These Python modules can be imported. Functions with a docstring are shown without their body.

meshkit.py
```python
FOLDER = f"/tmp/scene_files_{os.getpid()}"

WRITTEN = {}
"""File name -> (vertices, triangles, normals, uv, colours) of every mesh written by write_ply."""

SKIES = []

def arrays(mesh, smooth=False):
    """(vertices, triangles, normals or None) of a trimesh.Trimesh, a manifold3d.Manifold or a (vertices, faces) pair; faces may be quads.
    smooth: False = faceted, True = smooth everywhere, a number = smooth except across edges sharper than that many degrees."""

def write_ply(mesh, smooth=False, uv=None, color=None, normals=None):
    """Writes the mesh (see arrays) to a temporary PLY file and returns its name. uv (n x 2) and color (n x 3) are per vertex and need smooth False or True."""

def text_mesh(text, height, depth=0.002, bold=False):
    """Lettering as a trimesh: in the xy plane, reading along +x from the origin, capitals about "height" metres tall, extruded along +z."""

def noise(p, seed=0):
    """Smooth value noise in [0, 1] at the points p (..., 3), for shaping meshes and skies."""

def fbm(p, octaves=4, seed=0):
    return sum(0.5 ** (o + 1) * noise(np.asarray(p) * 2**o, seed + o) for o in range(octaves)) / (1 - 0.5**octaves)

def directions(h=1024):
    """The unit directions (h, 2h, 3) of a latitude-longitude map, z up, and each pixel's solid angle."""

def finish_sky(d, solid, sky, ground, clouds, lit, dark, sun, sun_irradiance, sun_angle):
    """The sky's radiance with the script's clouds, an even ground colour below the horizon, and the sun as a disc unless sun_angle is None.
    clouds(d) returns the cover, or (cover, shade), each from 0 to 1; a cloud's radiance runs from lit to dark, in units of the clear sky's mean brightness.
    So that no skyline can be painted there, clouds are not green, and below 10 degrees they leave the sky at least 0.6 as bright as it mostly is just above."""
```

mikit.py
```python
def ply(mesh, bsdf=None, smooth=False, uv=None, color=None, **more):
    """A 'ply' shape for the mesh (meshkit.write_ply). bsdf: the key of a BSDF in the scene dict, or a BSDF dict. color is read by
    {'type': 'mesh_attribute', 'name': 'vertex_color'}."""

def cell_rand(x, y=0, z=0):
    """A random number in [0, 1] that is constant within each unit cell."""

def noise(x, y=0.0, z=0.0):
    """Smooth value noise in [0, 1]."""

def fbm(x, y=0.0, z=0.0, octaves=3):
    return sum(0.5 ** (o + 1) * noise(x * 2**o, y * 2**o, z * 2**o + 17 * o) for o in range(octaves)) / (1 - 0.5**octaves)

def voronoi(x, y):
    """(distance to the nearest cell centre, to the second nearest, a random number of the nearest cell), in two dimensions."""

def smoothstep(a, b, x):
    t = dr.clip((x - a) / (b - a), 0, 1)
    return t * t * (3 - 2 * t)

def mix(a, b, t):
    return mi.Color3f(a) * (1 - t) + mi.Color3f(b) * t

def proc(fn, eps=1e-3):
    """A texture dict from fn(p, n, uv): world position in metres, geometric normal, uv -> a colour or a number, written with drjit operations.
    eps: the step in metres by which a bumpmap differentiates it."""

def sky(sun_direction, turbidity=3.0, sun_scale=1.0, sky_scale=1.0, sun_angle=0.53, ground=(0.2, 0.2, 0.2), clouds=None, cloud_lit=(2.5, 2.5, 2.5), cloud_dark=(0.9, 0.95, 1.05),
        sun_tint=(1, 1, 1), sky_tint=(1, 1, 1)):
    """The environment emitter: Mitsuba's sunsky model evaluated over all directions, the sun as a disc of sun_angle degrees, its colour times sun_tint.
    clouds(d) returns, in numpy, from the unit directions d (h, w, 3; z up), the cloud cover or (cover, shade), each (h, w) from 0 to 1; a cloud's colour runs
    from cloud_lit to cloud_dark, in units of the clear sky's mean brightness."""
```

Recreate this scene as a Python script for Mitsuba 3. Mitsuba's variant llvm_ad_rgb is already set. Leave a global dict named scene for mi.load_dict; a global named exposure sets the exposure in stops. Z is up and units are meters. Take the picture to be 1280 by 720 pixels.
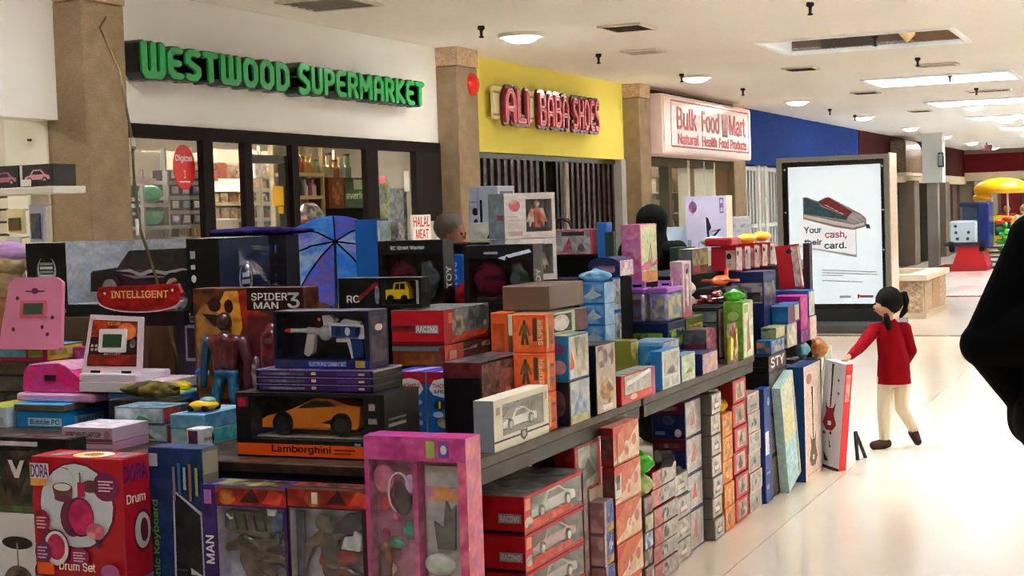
import math, numpy as np, trimesh, mitsuba as mi, drjit as dr, mikit, meshkit, manifold3d
from shapely.geometry import Polygon, LineString, Point
from shapely.ops import unary_union
from shapely import affinity
T = mi.ScalarTransform4f
rng = np.random.RandomState(7)
scene, labels = {}, {}

# ---------------------------------------------------------------- camera, light, exposure
EYE = np.array([0, 0, 1.6]); FWD = np.array([-0.402469, 0.914143, -0.0486]); UP = (0.010589, 0.057735, 0.998276)
scene['camera'] = {'type': 'perspective', 'fov': 37.23, 'fov_axis': 'x', 'near_clip': 0.05, 'far_clip': 300.0,
                   'to_world': T().look_at(origin=EYE.tolist(), target=(EYE + FWD).tolist(), up=UP)}
exposure = 1.92
LAMP = (17.0, 16.0, 14.8)        # radiance of a round downlight
SKYLIGHT = (5.6, 5.75, 5.75)       # radiance of the lit glass on top of a skylight well
SHOP = (15.0, 14.0, 12.0)           # unseen strip lamps lighting the shop interiors
CEIL, WALLX, COLX = 3.14, -6.22, -6.0
BAY = 5.17

# ---------------------------------------------------------------- materials: colours ride in the uv of a mesh (two colours and their blotchy mix)
def code(c):
    if isinstance(c, (int, float)): return float(c)
    c = c.lstrip('#')
    if len(c) == 3: c = ''.join(x * 2 for x in c)
    r, g, b = (int(c[i:i + 2], 16) for i in (0, 2, 4))
    return float((r * 63 + 127) // 255 * 4096 + (g * 63 + 127) // 255 * 64 + (b * 63 + 127) // 255)

def decode(c):
    c = dr.floor(mi.Float(c) + 0.5)
    r = dr.floor(c / 4096.0); g = dr.floor((c - r * 4096.0) / 64.0); b = c - r * 4096.0 - g * 64.0
    return mi.Color3f(*[dr.power(dr.clip(v / 63.0, 0, 1), 2.2) for v in (r, g, b)])

def inks(p, n, uv):
    a, b = decode(uv.x), decode(uv.y)
    t = mikit.smoothstep(0.32, 0.68, mikit.fbm(p.x * 26, p.y * 26, p.z * 26, 2))
    k = dr.select(dr.abs(uv.x - uv.y) > 0.5, 0.84 + 0.32 * mikit.noise(p.x * 70 + 5, p.y * 70, p.z * 70), 1.0)
    return (a * (1 - t) + b * t) * k

def crinkle(p, n, uv):
    return mikit.fbm(p.x * 30, p.y * 30, p.z * 22, 2)

INK = mikit.proc(inks)
CR = mikit.proc(crinkle, eps=2e-3)
scene['m_card'] = {'type': 'twosided', 'bsdf': {'type': 'principled', 'base_color': INK, 'roughness': 0.38, 'specular': 0.45}}
scene['m_gloss'] = {'type': 'twosided', 'bsdf': {'type': 'bumpmap', 'arbitrary': CR, 'scale': 0.006,
                    'bsdf': {'type': 'principled', 'base_color': INK, 'roughness': 0.16, 'specular': 0.6, 'clearcoat': 0.7, 'clearcoat_gloss': 0.95}}}
scene['m_plastic'] = {'type': 'twosided', 'bsdf': {'type': 'principled', 'base_color': INK, 'roughness': 0.2, 'specular': 0.5}}
scene['m_matte'] = {'type': 'twosided', 'bsdf': {'type': 'principled', 'base_color': INK, 'roughness': 0.85, 'specular': 0.2}}
scene['m_cloth'] = {'type': 'twosided', 'bsdf': {'type': 'principled', 'base_color': INK, 'roughness': 0.95, 'specular': 0.1, 'sheen': 0.3}}
scene['m_metal'] = {'type': 'twosided', 'bsdf': {'type': 'principled', 'base_color': INK, 'roughness': 0.32, 'metallic': 0.85}}
scene['m_film'] = {'type': 'thindielectric', 'int_ior': 1.45}
scene['m_translucent'] = {'type': 'principledthin', 'base_color': INK, 'roughness': 0.4, 'diff_trans': 1.1, 'spec_trans': 0.0}
scene['m_glass'] = {'type': 'thindielectric', 'int_ior': 1.5}

def stucco_c(p, n, uv):
    f = mikit.fbm(p.x * 9, p.y * 9, p.z * 9, 4); s = mikit.noise(p.x * 140, p.y * 140, p.z * 140)
    return mikit.mix((0.235, 0.165, 0.10), (0.35, 0.26, 0.165), f) * (0.86 + 0.28 * s)
def stucco_b(p, n, uv): return mikit.fbm(p.x * 110, p.y * 110, p.z * 110, 2)
scene['m_stucco'] = {'type': 'twosided', 'bsdf': {'type': 'bumpmap', 'arbitrary': mikit.proc(stucco_b), 'scale': 0.004,
                     'bsdf': {'type': 'principled', 'base_color': mikit.proc(stucco_c), 'roughness': 0.9, 'specular': 0.2}}}
def floor_c(p, n, uv):
    f = mikit.fbm(p.x * 2.2, p.y * 2.2, 0, 4); s = mikit.noise(p.x * 160, p.y * 160, 0)
    return decode(uv.x) * (0.93 + 0.10 * f + 0.05 * s)
def floor_r(p, n, uv): return 0.10 + 0.10 * mikit.fbm(p.x * 1.3, p.y * 1.3, 3.0, 3)
scene['m_floor'] = {'type': 'twosided', 'bsdf': {'type': 'principled', 'base_color': mikit.proc(floor_c), 'roughness': mikit.proc(floor_r), 'specular': 0.55}}
def ceil_c(p, n, uv):
    s = mikit.noise(p.x * 60, p.y * 60, 1); f = mikit.fbm(p.x * 0.8, p.y * 0.8, 0, 3)
    return mi.Color3f(0.80, 0.775, 0.735) * (0.93 + 0.06 * s + 0.06 * f)
scene['m_ceiling'] = {'type': 'twosided', 'bsdf': {'type': 'principled', 'base_color': mikit.proc(ceil_c), 'roughness': 0.95, 'specular': 0.1}}

# ---------------------------------------------------------------- keys and labels
def free(base):
    if base not in KEYS: KEYS.add(base); return base
    i = COUNT.get(base, 0) + 1
    COUNT[base] = i; k = f'{base}_{i:03d}'; KEYS.add(k); return k
KEYS, COUNT = set(), {}
def part_key(root, part):
    k = f'{root}__{part}'
    if k not in scene and k not in KEYS: KEYS.add(k); return k
    i = COUNT.get(k, 0) + 1
    while f'{k}_{i:03d}' in scene: i += 1
    COUNT[k] = i; KEYS.add(f'{k}_{i:03d}'); return f'{k}_{i:03d}'
def thing(base, label, cat, group=None, kind=None):
    k = free(base)
    labels[k] = {'label': label, 'category': cat}
    if group: labels[k]['group'] = group
    if kind: labels[k]['kind'] = kind
    return k
def struct(base, label, cat=None):
    k = free(base); labels[k] = {'label': label, 'category': cat or base.split('_')[0], 'kind': 'structure'}; return k
def say(key, label): labels[key] = {'label': label}

# ---------------------------------------------------------------- mesh collector
EX, EY, EZ = np.eye(3)
class M:
    def __init__(s): s.v, s.f, s.c, s.n = [], [], [], 0
    def add(s, v, f, A, B=None):
        v = np.asarray(v, float); f = np.asarray(f, int)
        if f.shape[1] == 4: f = np.vstack([f[:, [0, 1, 2]], f[:, [0, 2, 3]]])
        s.v.append(v); s.f.append(f + s.n); s.n += len(v)
        a = code(A); s.c.append(np.tile([a, a if B is None else code(B)], (len(v), 1))); return s
    def tm(s, mesh, A, B=None, angle=None):
        if hasattr(mesh, 'to_mesh'):
            m = mesh.to_mesh(); mesh = trimesh.Trimesh(m.vert_properties[:, :3], m.tri_verts, process=False)
        if angle: mesh = trimesh.graph.smooth_shade(mesh, angle=math.radians(angle), facet_minarea=None)
        return s.add(mesh.vertices, mesh.faces, A, B)
    def box(s, x0, x1, y0, y1, z0, z1, A, B=None, ch=0.0, cols=None):
        """axis box; cols: colours of the faces f(-y) s(+x) t(+z) l(-x) b(+y) u(-z); ch: chamfer"""
        cols = cols or {}
        c = min(ch, (x1 - x0) / 3, (y1 - y0) / 3, (z1 - z0) / 3)
        P = {}
        for nm, ax, sg in (('l', 0, -1), ('s', 0, 1), ('f', 1, -1), ('b', 1, 1), ('u', 2, -1), ('t', 2, 1)):
            lo, hi = np.array([x0, y0, z0]), np.array([x1, y1, z1])
            o = [i for i in range(3) if i != ax]; q = []
            for a, b in ((0, 0), (1, 0), (1, 1), (0, 1)):
                p = np.zeros(3); p[ax] = hi[ax] if sg > 0 else lo[ax]
                p[o[0]] = hi[o[0]] - c if a else lo[o[0]] + c
                p[o[1]] = hi[o[1]] - c if b else lo[o[1]] + c
                q.append(p)
            flip = (sg > 0) == (ax == 1)
            P[nm] = np.array(q)
            col = cols.get(nm, (A, B)); col = col if isinstance(col, tuple) else (col, None)
            s.add(P[nm], [[0, 3, 2, 1]] if flip else [[0, 1, 2, 3]], *col)
        if c > 0:
            allp = np.vstack([P[k] for k in ('l', 's', 'f', 'b', 'u', 't')])
            h = trimesh.convex.convex_hull(allp)
            nrm = np.abs(h.face_normals).max(1) < 0.999
            s.add(h.vertices, h.faces[nrm], A, B)
        return s
    def prism(s, poly, h, A, B=None, fr=None, z=0.0):
        """shapely polygon in the frame fr = (O, U, V, N), from n = z to z + h"""
        for g in getattr(poly, 'geoms', [poly]):
            if g.is_empty or g.area < 1e-9: continue
            m = trimesh.creation.extrude_polygon(g, h, engine='earcut')
            v = m.vertices; f = m.faces
            if fr is not None:
                O, U, V, N = fr
                v = O + v[:, :1] * U + v[:, 1:2] * V + (v[:, 2:3] + z) * N
                if np.dot(np.cross(U, V), N) < 0: f = f[:, ::-1]
            else: v = v + [0, 0, z]
            s.add(v, f, A, B)
        return s
    def xf(s, mat):
        s.v = [np.c_[v, np.ones(len(v))] @ np.asarray(mat)[:3].T for v in s.v]; return s
    def put(s, key, bsdf='m_card', smooth=False, **more):
        v, f, c = np.vstack(s.v), np.vstack(s.f), np.vstack(s.c)
        scene[key] = mikit.ply((v, f), bsdf, smooth=smooth, uv=c, **more); return key

def ell(cx, cy, rx, ry, n=20):
    a = np.arange(n) * 2 * np.pi / n
    return Polygon(np.c_[cx + rx * np.cos(a), cy + ry * np.sin(a)])
def rect(x0, y0, x1, y1): return Polygon([(x0, y0), (x1, y0), (x1, y1), (x0, y1)])
def cyl(p0, p1, r0, r1=None, n=12, cap=True):
    p0, p1 = np.asarray(p0, float), np.asarray(p1, float); r1 = r0 if r1 is None else r1
    t = (p1 - p0) / np.linalg.norm(p1 - p0); a = np.cross(t, EZ if abs(t[2]) < 0.9 else EX); a /= np.linalg.norm(a); b = np.cross(t, a)
    ang = np.arange(n) * 2 * np.pi / n; ring = np.cos(ang)[:, None] * a + np.sin(ang)[:, None] * b
    v = np.vstack([p0 + r0 * ring, p1 + r1 * ring, [p0], [p1]]); i = np.arange(n); j = (i + 1) % n
    f = np.vstack([np.c_[i, j, n + j], np.c_[i, n + j, n + i], np.c_[j, i, i * 0 + 2 * n], np.c_[n + i, n + j, i * 0 + 2 * n + 1]])
    return trimesh.Trimesh(v, f, process=False)
def tube(pts, r, n=8):
    return trimesh.util.concatenate([cyl(a, b, r, n=n) for a, b in zip(pts[:-1], pts[1:])])
def lathe(prof, x=0, y=0, z=0, n=12):
    m = trimesh.creation.revolve(np.array(prof, float), sections=n); m.apply_translation([x, y, z]); return m
_txt = {}
def text(t, bold=True):
    if (t, bold) not in _txt:
        m = meshkit.text_mesh(t, 0.1, 0.02, bold); v = np.array(m.vertices); lo, hi = v.min(0), v.max(0)
        _txt[t, bold] = ((v - lo) / (hi - lo), np.array(m.faces), (hi - lo)[0] / 0.1)
    return _txt[t, bold]
def put_text(m, t, fr, x0, y0, x1, y1, A, h=0.0006, z=0.0, bold=True):
    v, f, _ = text(t, bold); O, U, V, N = fr
    m.add(O + (x0 + v[:, :1] * (x1 - x0)) * U + (y0 + v[:, 1:2] * (y1 - y0)) * V + (z + v[:, 2:3] * h) * N, f, A)

# ---------------------------------------------------------------- print on cartons: elements in face coordinates 0..1
def R(x0, y0, x1, y1, A, B=None, p='print'): return ('g', p, rect(x0, y0, x1, y1), A, B)
def E(cx, cy, rx, ry, A, B=None, p='print'): return ('g', p, ell(cx, cy, rx, ry), A, B)
def P(pts, A, B=None, p='print'): return ('g', p, Polygon(pts).buffer(0), A, B)
def G(geom, A, B=None, p='print'): return ('g', p, geom, A, B)
def W(x0, y0, x1, y1, A, B=None): return ('g', 'window', rect(x0, y0, x1, y1), A, B)
def X(t, x0, y0, x1, y1, A, bold=True): return ('t', 'lettering', t, (x0, y0, x1, y1), A, bold)
def XV(t, x0, y0, x1, y1, A): return ('v', 'lettering', t, (x0, y0, x1, y1), A, True)
def lines(x0, y0, x1, y1, n, A):
    h = (y1 - y0) / (2 * n - 1)
    return [R(x0, y0 + 2 * i * h, x0 + (x1 - x0) * (1 if i % 2 else 0.8), y0 + (2 * i + 1) * h, A) for i in range(n)]
def fit(pts, x0, y0, x1, y1): return [(x0 + a * (x1 - x0), y0 + b * (y1 - y0)) for a, b in pts]
CARP = [(0, .18), (.02, .42), (.2, .52), (.34, .92), (.66, .95), (.82, .58), (.98, .5), (1, .2)]
def car_art(x0, y0, x1, y1, A, glass='223', wheel='222', B=None):
    w, h = x1 - x0, y1 - y0
    o = [P(fit(CARP, x0, y0, x1, y1), A, B, 'picture'), P(fit([(.27, .56), (.38, .84), (.62, .86), (.74, .58)], x0, y0, x1, y1), glass, None, 'picture')]
    for c in (.2, .8): o += [E(x0 + c * w, y0 + .18 * h, .1 * w, .2 * h, wheel, None, 'picture'), E(x0 + c * w, y0 + .18 * h, .055 * w, .11 * h, 'aaa', None, 'picture')]
    return o
def fig_art(x0, y0, x1, y1, A, B, head='a86'):
    q = lambda pts: fit(pts, x0, y0, x1, y1)
    return [P(q([(.3, .45), (.16, 0), (.4, 0), (.5, .38), (.6, 0), (.84, 0), (.7, .45)]), B, None, 'picture'),
            P(q([(.25, .8), (.0, .4), (.14, .36), (.32, .62), (.3, .4), (.7, .4), (.68, .62), (.86, .36), (1, .4), (.75, .8)]), A, None, 'picture'),
            E(x0 + .5 * (x1 - x0), y0 + .89 * (y1 - y0), .13 * (x1 - x0), .11 * (y1 - y0), head, None, 'picture')]
def guitar_art(x0, y0, x1, y1, A):
    q = lambda pts: fit(pts, x0, y0, x1, y1)
    return [P(q([(.46, .35), (.46, .88), (.42, .9), (.44, 1), (.58, 1), (.56, .88), (.54, .35)]), '332', None, 'picture'),
            P(q([(.18, .42), (.34, .34), (.66, .34), (.84, .44), (.74, .26), (.94, .1), (.7, 0), (.3, 0), (.06, .1), (.26, .26)]), A, None, 'picture'),
            R(x0 + .4 * (x1 - x0), y0 + .08 * (y1 - y0), x0 + .6 * (x1 - x0), y0 + .14 * (y1 - y0), 'ddd', None, 'picture')]
BSDF = {'print': 'm_card', 'lettering': 'm_card', 'picture': 'm_card', 'window': 'm_gloss'}
def decorate(root, fr, W_, H_, art, gloss=False):
    """builds the print of one face: every named part is one mesh"""
    by = {}
    for k, e in enumerate(art):
        z = 0.0002 + 0.00035 * k
        m = by.setdefault((e[1], k) if e[0] != 'g' else (e[1], -1), M())
        O, U, V, N = fr
        if e[0] == 'g': m.prism(affinity.scale(e[2], W_, H_, origin=(0, 0)), 0.0004, e[3], e[4], fr, z)
        elif e[0] == 't':
            a, b, c, d = e[3]; put_text(m, e[2], fr, a * W_, b * H_, c * W_, d * H_, e[4], 0.0005, z, e[5])
        else:
            a, b, c, d = e[3]; put_text(m, e[2], (O + c * W_ * U + b * H_ * V, V, -U, N), 0, 0, (d - b) * H_, (c - a) * W_, e[4], 0.0005, z)
    for (p, _), m in by.items(): m.put(part_key(root, p), 'm_gloss' if gloss and p != 'lettering' else BSDF.get(p, 'm_card'))

def carton(base, label, dims, col, f=(), s=(), t=(), rot=0.0, top_open=False, cat='toy box', group=None, gloss=False, cols=None, ch=None, hole=None, B=None, liner='333', lean=None):
    """a printed box. dims = (x0, x1, y0, y1, z0, z1); f, s, t: print of the faces to -y, +x and up; hole = (face, a0, b0, a1, b1, depth): a film window"""
    x0, x1, y0, y1, z0, z1 = dims; w, d, h = x1 - x0, y1 - y0, z1 - z0
    root = thing(base, label, cat, group)
    mat = np.eye(4)
    mat[:3, 3] = (x0, y0, z0)
    if rot or lean:
        c = np.array([w / 2, d / 2, 0]); Rm = trimesh.transformations.rotation_matrix(math.radians(rot), EZ, c)
        if lean: Rm = Rm @ trimesh.transformations.rotation_matrix(math.radians(lean[0]), lean[1], lean[2] if len(lean) > 2 else (0, 0, 0))
        mat = mat @ Rm
    body = M(); ch = (0.0025 if h > 0.05 else 0.001) if ch is None else ch
    if y0 > 8: ch = 0
    if hole is None: body.box(0, w, 0, d, 0, h, col, B, ch, cols)
    else:
        fc, a0, b0, a1, b1, dep = hole
        if fc == 'f':
            X0, X1, Z0, Z1 = a0 * w, a1 * w, b0 * h, b1 * h
            if top_open: Z1 = h - .001
            for q in ((0, X0, 0, dep, 0, h), (X1, w, 0, dep, 0, h), (X0, X1, 0, dep, 0, Z0), (0, w, dep, d, 0, h)) + (() if top_open else ((X0, X1, 0, dep, Z1, h),)):
                body.box(*q, col, B, 0, cols)
            ln = M(); e = 0.0006
            for q in ((X0, X0 + e, 0.003, dep, Z0, Z1), (X1 - e, X1, 0.003, dep, Z0, Z1), (X0, X1, 0.003, dep, Z0, Z0 + e), (X0, X1, dep - e, dep, Z0, Z1)) + (() if top_open else ((X0, X1, 0.003, dep, Z1 - e, Z1),)):
                ln.box(*q, *((liner if isinstance(liner, tuple) else (liner, None))))
            pane = M().add([(X0, .0015, Z0), (X1, .0015, Z0), (X1, .0015, Z1), (X0, .0015, Z1)], [[0, 1, 2, 3]], '000')
            if top_open: pane.add([(X0, .0015, Z1), (X1, .0015, Z1), (X1, dep, Z1), (X0, dep, Z1)], [[0, 1, 2, 3]], '000')
        else:
            Y0, Y1, Z0, Z1 = a0 * d, a1 * d, b0 * h, b1 * h; e = 0.0006
            for q in ((w - dep, w, 0, Y0, 0, h), (w - dep, w, Y1, d, 0, h), (w - dep, w, Y0, Y1, 0, Z0), (w - dep, w, Y0, Y1, Z1, h), (0, w - dep, 0, d, 0, h)):
                body.box(*q, col, B, 0, cols)
            ln = M()
            for q in ((w - dep, w - .003, Y0, Y0 + e, Z0, Z1), (w - dep, w - .003, Y1 - e, Y1, Z0, Z1), (w - dep, w - .003, Y0, Y1, Z0, Z0 + e), (w - dep, w - .003, Y0, Y1, Z1 - e, Z1), (w - dep, w - dep + e, Y0, Y1, Z0, Z1)):
                ln.box(*q, *((liner if isinstance(liner, tuple) else (liner, None))))
            pane = M().add([(w - .0015, Y0, Z0), (w - .0015, Y1, Z0), (w - .0015, Y1, Z1), (w - .0015, Y0, Z1)], [[0, 1, 2, 3]], '000')
        ln.xf(mat).put(part_key(root, 'liner'))
        pane.xf(mat).put(part_key(root, 'window_film'), 'm_film')
    body.xf(mat).put(part_key(root, 'carton'), 'm_gloss' if gloss else 'm_card')
    Rm, o = mat[:3, :3], mat[:3, 3]
    tr = lambda p: Rm @ np.array(p, float) + o
    if f: decorate(root, (tr((0, 0, 0)), Rm @ EX, Rm @ EZ, Rm @ -EY), w, h, f, gloss)
    if s: decorate(root, (tr((w, 0, 0)), Rm @ EY, Rm @ EZ, Rm @ EX), d, h, s, gloss)
    if t: decorate(root, (tr((0, 0, h)), Rm @ EX, Rm @ EY, Rm @ EZ), w, d, t, gloss)
    return root
ORD = ['topmost', 'second highest', 'third highest', 'fourth highest', 'fifth highest', 'sixth highest', 'seventh highest', 'eighth highest']

# ================================================================ SETTING
def slabs(key, rows, bsdf, **kw):
    for r in rows: M().box(*r[:6], r[6], r[7] if len(r) > 7 else None).put(part_key(key, kw.get('part', 'slab')), bsdf)
# floor: large polished slabs, 4 mm recessed joints
fl = struct('floor', 'polished cream mall floor with a grey band and a thin seam', 'floor')
M().box(-12, 3.6, -7, 52, -0.06, -0.012, '665').put(fl, 'm_matte')
cuts = [-7, -2.6, 1.8, 6.2, 10.6, 15.0, 18.28]
for a, b in zip(cuts[:-1], cuts[1:]):
    for x0, x1, c in ((-6.1, -1.834, 'decfb9'), (-1.83, 3.5, 'e0d4c1')):
        M().box(x0, x1, a, b - 0.003, -0.02, 0, c).put(part_key(fl, 'slab'), 'm_floor')
for x0, x1 in ((-6.1, -1.834), (-1.83, 3.5)):
    M().box(x0, x1, 18.28, 18.5, -0.02, 0, '6b6663').put(part_key(fl, 'slab'), 'm_floor')
    M().box(x0, x1, 18.503, 25.7, -0.02, 0, 'a89c90').put(part_key(fl, 'slab'), 'm_floor')
    M().box(x0, x1, 25.703, 26.1, -0.02, 0, '6e2a2c').put(part_key(fl, 'slab'), 'm_floor')
    for a, b in ((26.103, 31), (31.003, 36), (36.003, 43), (43.003, 51)):
        M().box(x0, x1, a, b - .003, -0.02, 0, 'cfcac2').put(part_key(fl, 'slab'), 'm_floor')
# ceiling with skylight wells
SX0, SX1 = -3.6, -1.88
SKY = [14.15 + 5.2 * k for k in range(-2, 7)]
cl = struct('ceiling', 'cream plaster mall ceiling with skylight wells', 'ceiling')
UNSEEN_X0, UNSEEN_X1 = .45, 2.17  # second skylight row, out of view, placed to light the right-facing sides
c_ = M().box(-6.4, SX0, -7, 51, CEIL, CEIL + .05, 'ddd').box(SX1, UNSEEN_X0, -7, 51, CEIL, CEIL + .05, 'ddd').box(UNSEEN_X1, 3.6, -7, 51, CEIL, CEIL + .05, 'ddd')
e = [-7] + [v for y in SKY for v in (y, y + 1.3)] + [51]
for a, b in zip(e[::2], e[1::2]): c_.box(SX0, SX1, a, b, CEIL, CEIL + .05, 'ddd').box(UNSEEN_X0, UNSEEN_X1, a, b, CEIL, CEIL + .05, 'ddd')
c_.put(cl, 'm_ceiling')
for row, (A0, A1) in enumerate(((SX0, SX1), (UNSEEN_X0, UNSEEN_X1))):
  for k, y in enumerate(SKY):
    w = struct('skylight_well', 'rectangular skylight well in one of two ceiling rows, the right-hand row unseen', 'skylight')
    shut = k == 2 and row == 0
    m = M().box(A0 - .04, A0, y - .04, y + 1.34, CEIL + .02, CEIL + .95, 'e8eef4').box(A1, A1 + .04, y - .04, y + 1.34, CEIL + .02, CEIL + .95, 'e8eef4')
    m.box(A0, A1, y - .04, y, CEIL + .02, CEIL + .95, 'e8eef4').put(part_key(w, 'lining'), 'm_matte')
    if shut:   # the nearest one in view is boarded: dark far wall in two board tones with a pale brace
        fw = M().box(A0, A1, y + 1.3, y + 1.34, CEIL + .02, CEIL + .95, '6a5648')
        fw.box(A0 + .3, A0 + .85, y + 1.29, y + 1.301, CEIL + .03, CEIL + .9, '4c4640').box(A1 - .5, A1, y + 1.29, y + 1.301, CEIL + .03, CEIL + .9, '7a5c48').put(part_key(w, 'far_board'), 'm_matte')
        M().tm(cyl((A0 + .75, y + 1.24, CEIL + .6), (A0 + 1.2, y + 1.24, CEIL + .06), .06), 'f8dca0').put(part_key(w, 'brace'), 'm_matte')
    else: M().box(A0, A1, y + 1.3, y + 1.34, CEIL + .02, CEIL + .95, '5c7086').put(part_key(w, 'far_board'), 'm_matte')
    rim = M()
    for q in ((A0 - .05, A0, y - .05, y + 1.35), (A1, A1 + .05, y - .05, y + 1.35), (A0, A1, y - .05, y), (A0, A1, y + 1.3, y + 1.35)):
        rim.box(*q, CEIL - .02, CEIL + .02, 'f4f8fc')
    rim.put(part_key(w, 'rim'), 'm_matte')
    M().add([(A0, y, CEIL + .94), (A0, y + 1.3, CEIL + .94), (A1, y + 1.3, CEIL + .94), (A1, y, CEIL + .94)], [[0, 1, 2, 3]], 'fff').put(
        part_key(w, 'glass'), 'm_matte', emitter={'type': 'area', 'radiance': {'type': 'rgb', 'value': [v * (.05 if shut else .3 if k == 0 else 1.0) for v in SKYLIGHT]}})  # glass over the near table out of view, dimmed to keep box fronts darker
# lamps, sprinklers, vents
LY = [12.09 + BAY * k for k in range(-1, 8)]
n_ = 0
for row, (X_, ys) in enumerate(((-5.16, LY), (-3.1, [26.3, 31.4, 36.6, 1.75]), (-.7, [1.75] + LY[:6]))):  # right-hand row and nearest lamps out of view, placed to light the near boxes
    for j, y in enumerate(ys):
        if row == 0 and j >= 1: lab = f'round recessed ceiling lamp above the shop fronts, {["nearest", "second nearest", "third nearest", "fourth nearest", "fifth nearest", "sixth nearest", "seventh nearest", "eighth nearest"][j - 1]} of its row'
        elif row == 1: lab = f'round ceiling lamp beside the skylights, {["nearest in view", "middle", "farthest", "unseen_near"][j]} of its row'
        else: lab = 'round recessed ceiling lamp of the mall, out of view'
        k = thing('ceiling_lamp', lab, 'ceiling lamp', 'round ceiling lamps')
        M().tm(lathe([(.158, .0), (.19, .0), (.2, .02), (.2, .03), (.158, .03), (.158, 0)], X_, y, CEIL - .03, 24), 'eeeae2').put(part_key(k, 'trim_ring'), 'm_matte')
        M().tm(lathe([(.156, 0), (.135, -.03), (.09, -.05), (.04, -.058), (0, -.06)][::-1], X_, y, CEIL - .02, 20), 'fff').put(
            part_key(k, 'diffuser'), 'm_matte', emitter={'type': 'area', 'radiance': {'type': 'rgb', 'value': list(LAMP)}})
ORDN = ['nearest', 'second nearest', 'third nearest', 'fourth nearest', 'fifth nearest', 'sixth nearest']
spr = [(-5.2, y) for y in (11.36, 14.1, 16.83, 19.5, 24.9, 27.0)] + [(-2.57, y) for y in (11.67, 14.39, 16.9, 19.43, 22.1)]
for i, (x, y) in enumerate(spr):
    r = 'over the shop fronts' if i < 6 else 'beside the skylights'
    k = thing('ceiling_sprinkler', f'{ORDN[i if i < 6 else i - 6]} small dark sprinkler head on the ceiling {r}', 'sprinkler', 'ceiling sprinklers')
    M().tm(lathe([(0, .03), (.028, .03), (.032, .005), (.014, -.005), (.01, -.05), (.022, -.056), (.022, -.064), (0, -.07)], x, y, CEIL - .03, 10), '3a3632').put(k, 'm_metal')
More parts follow.
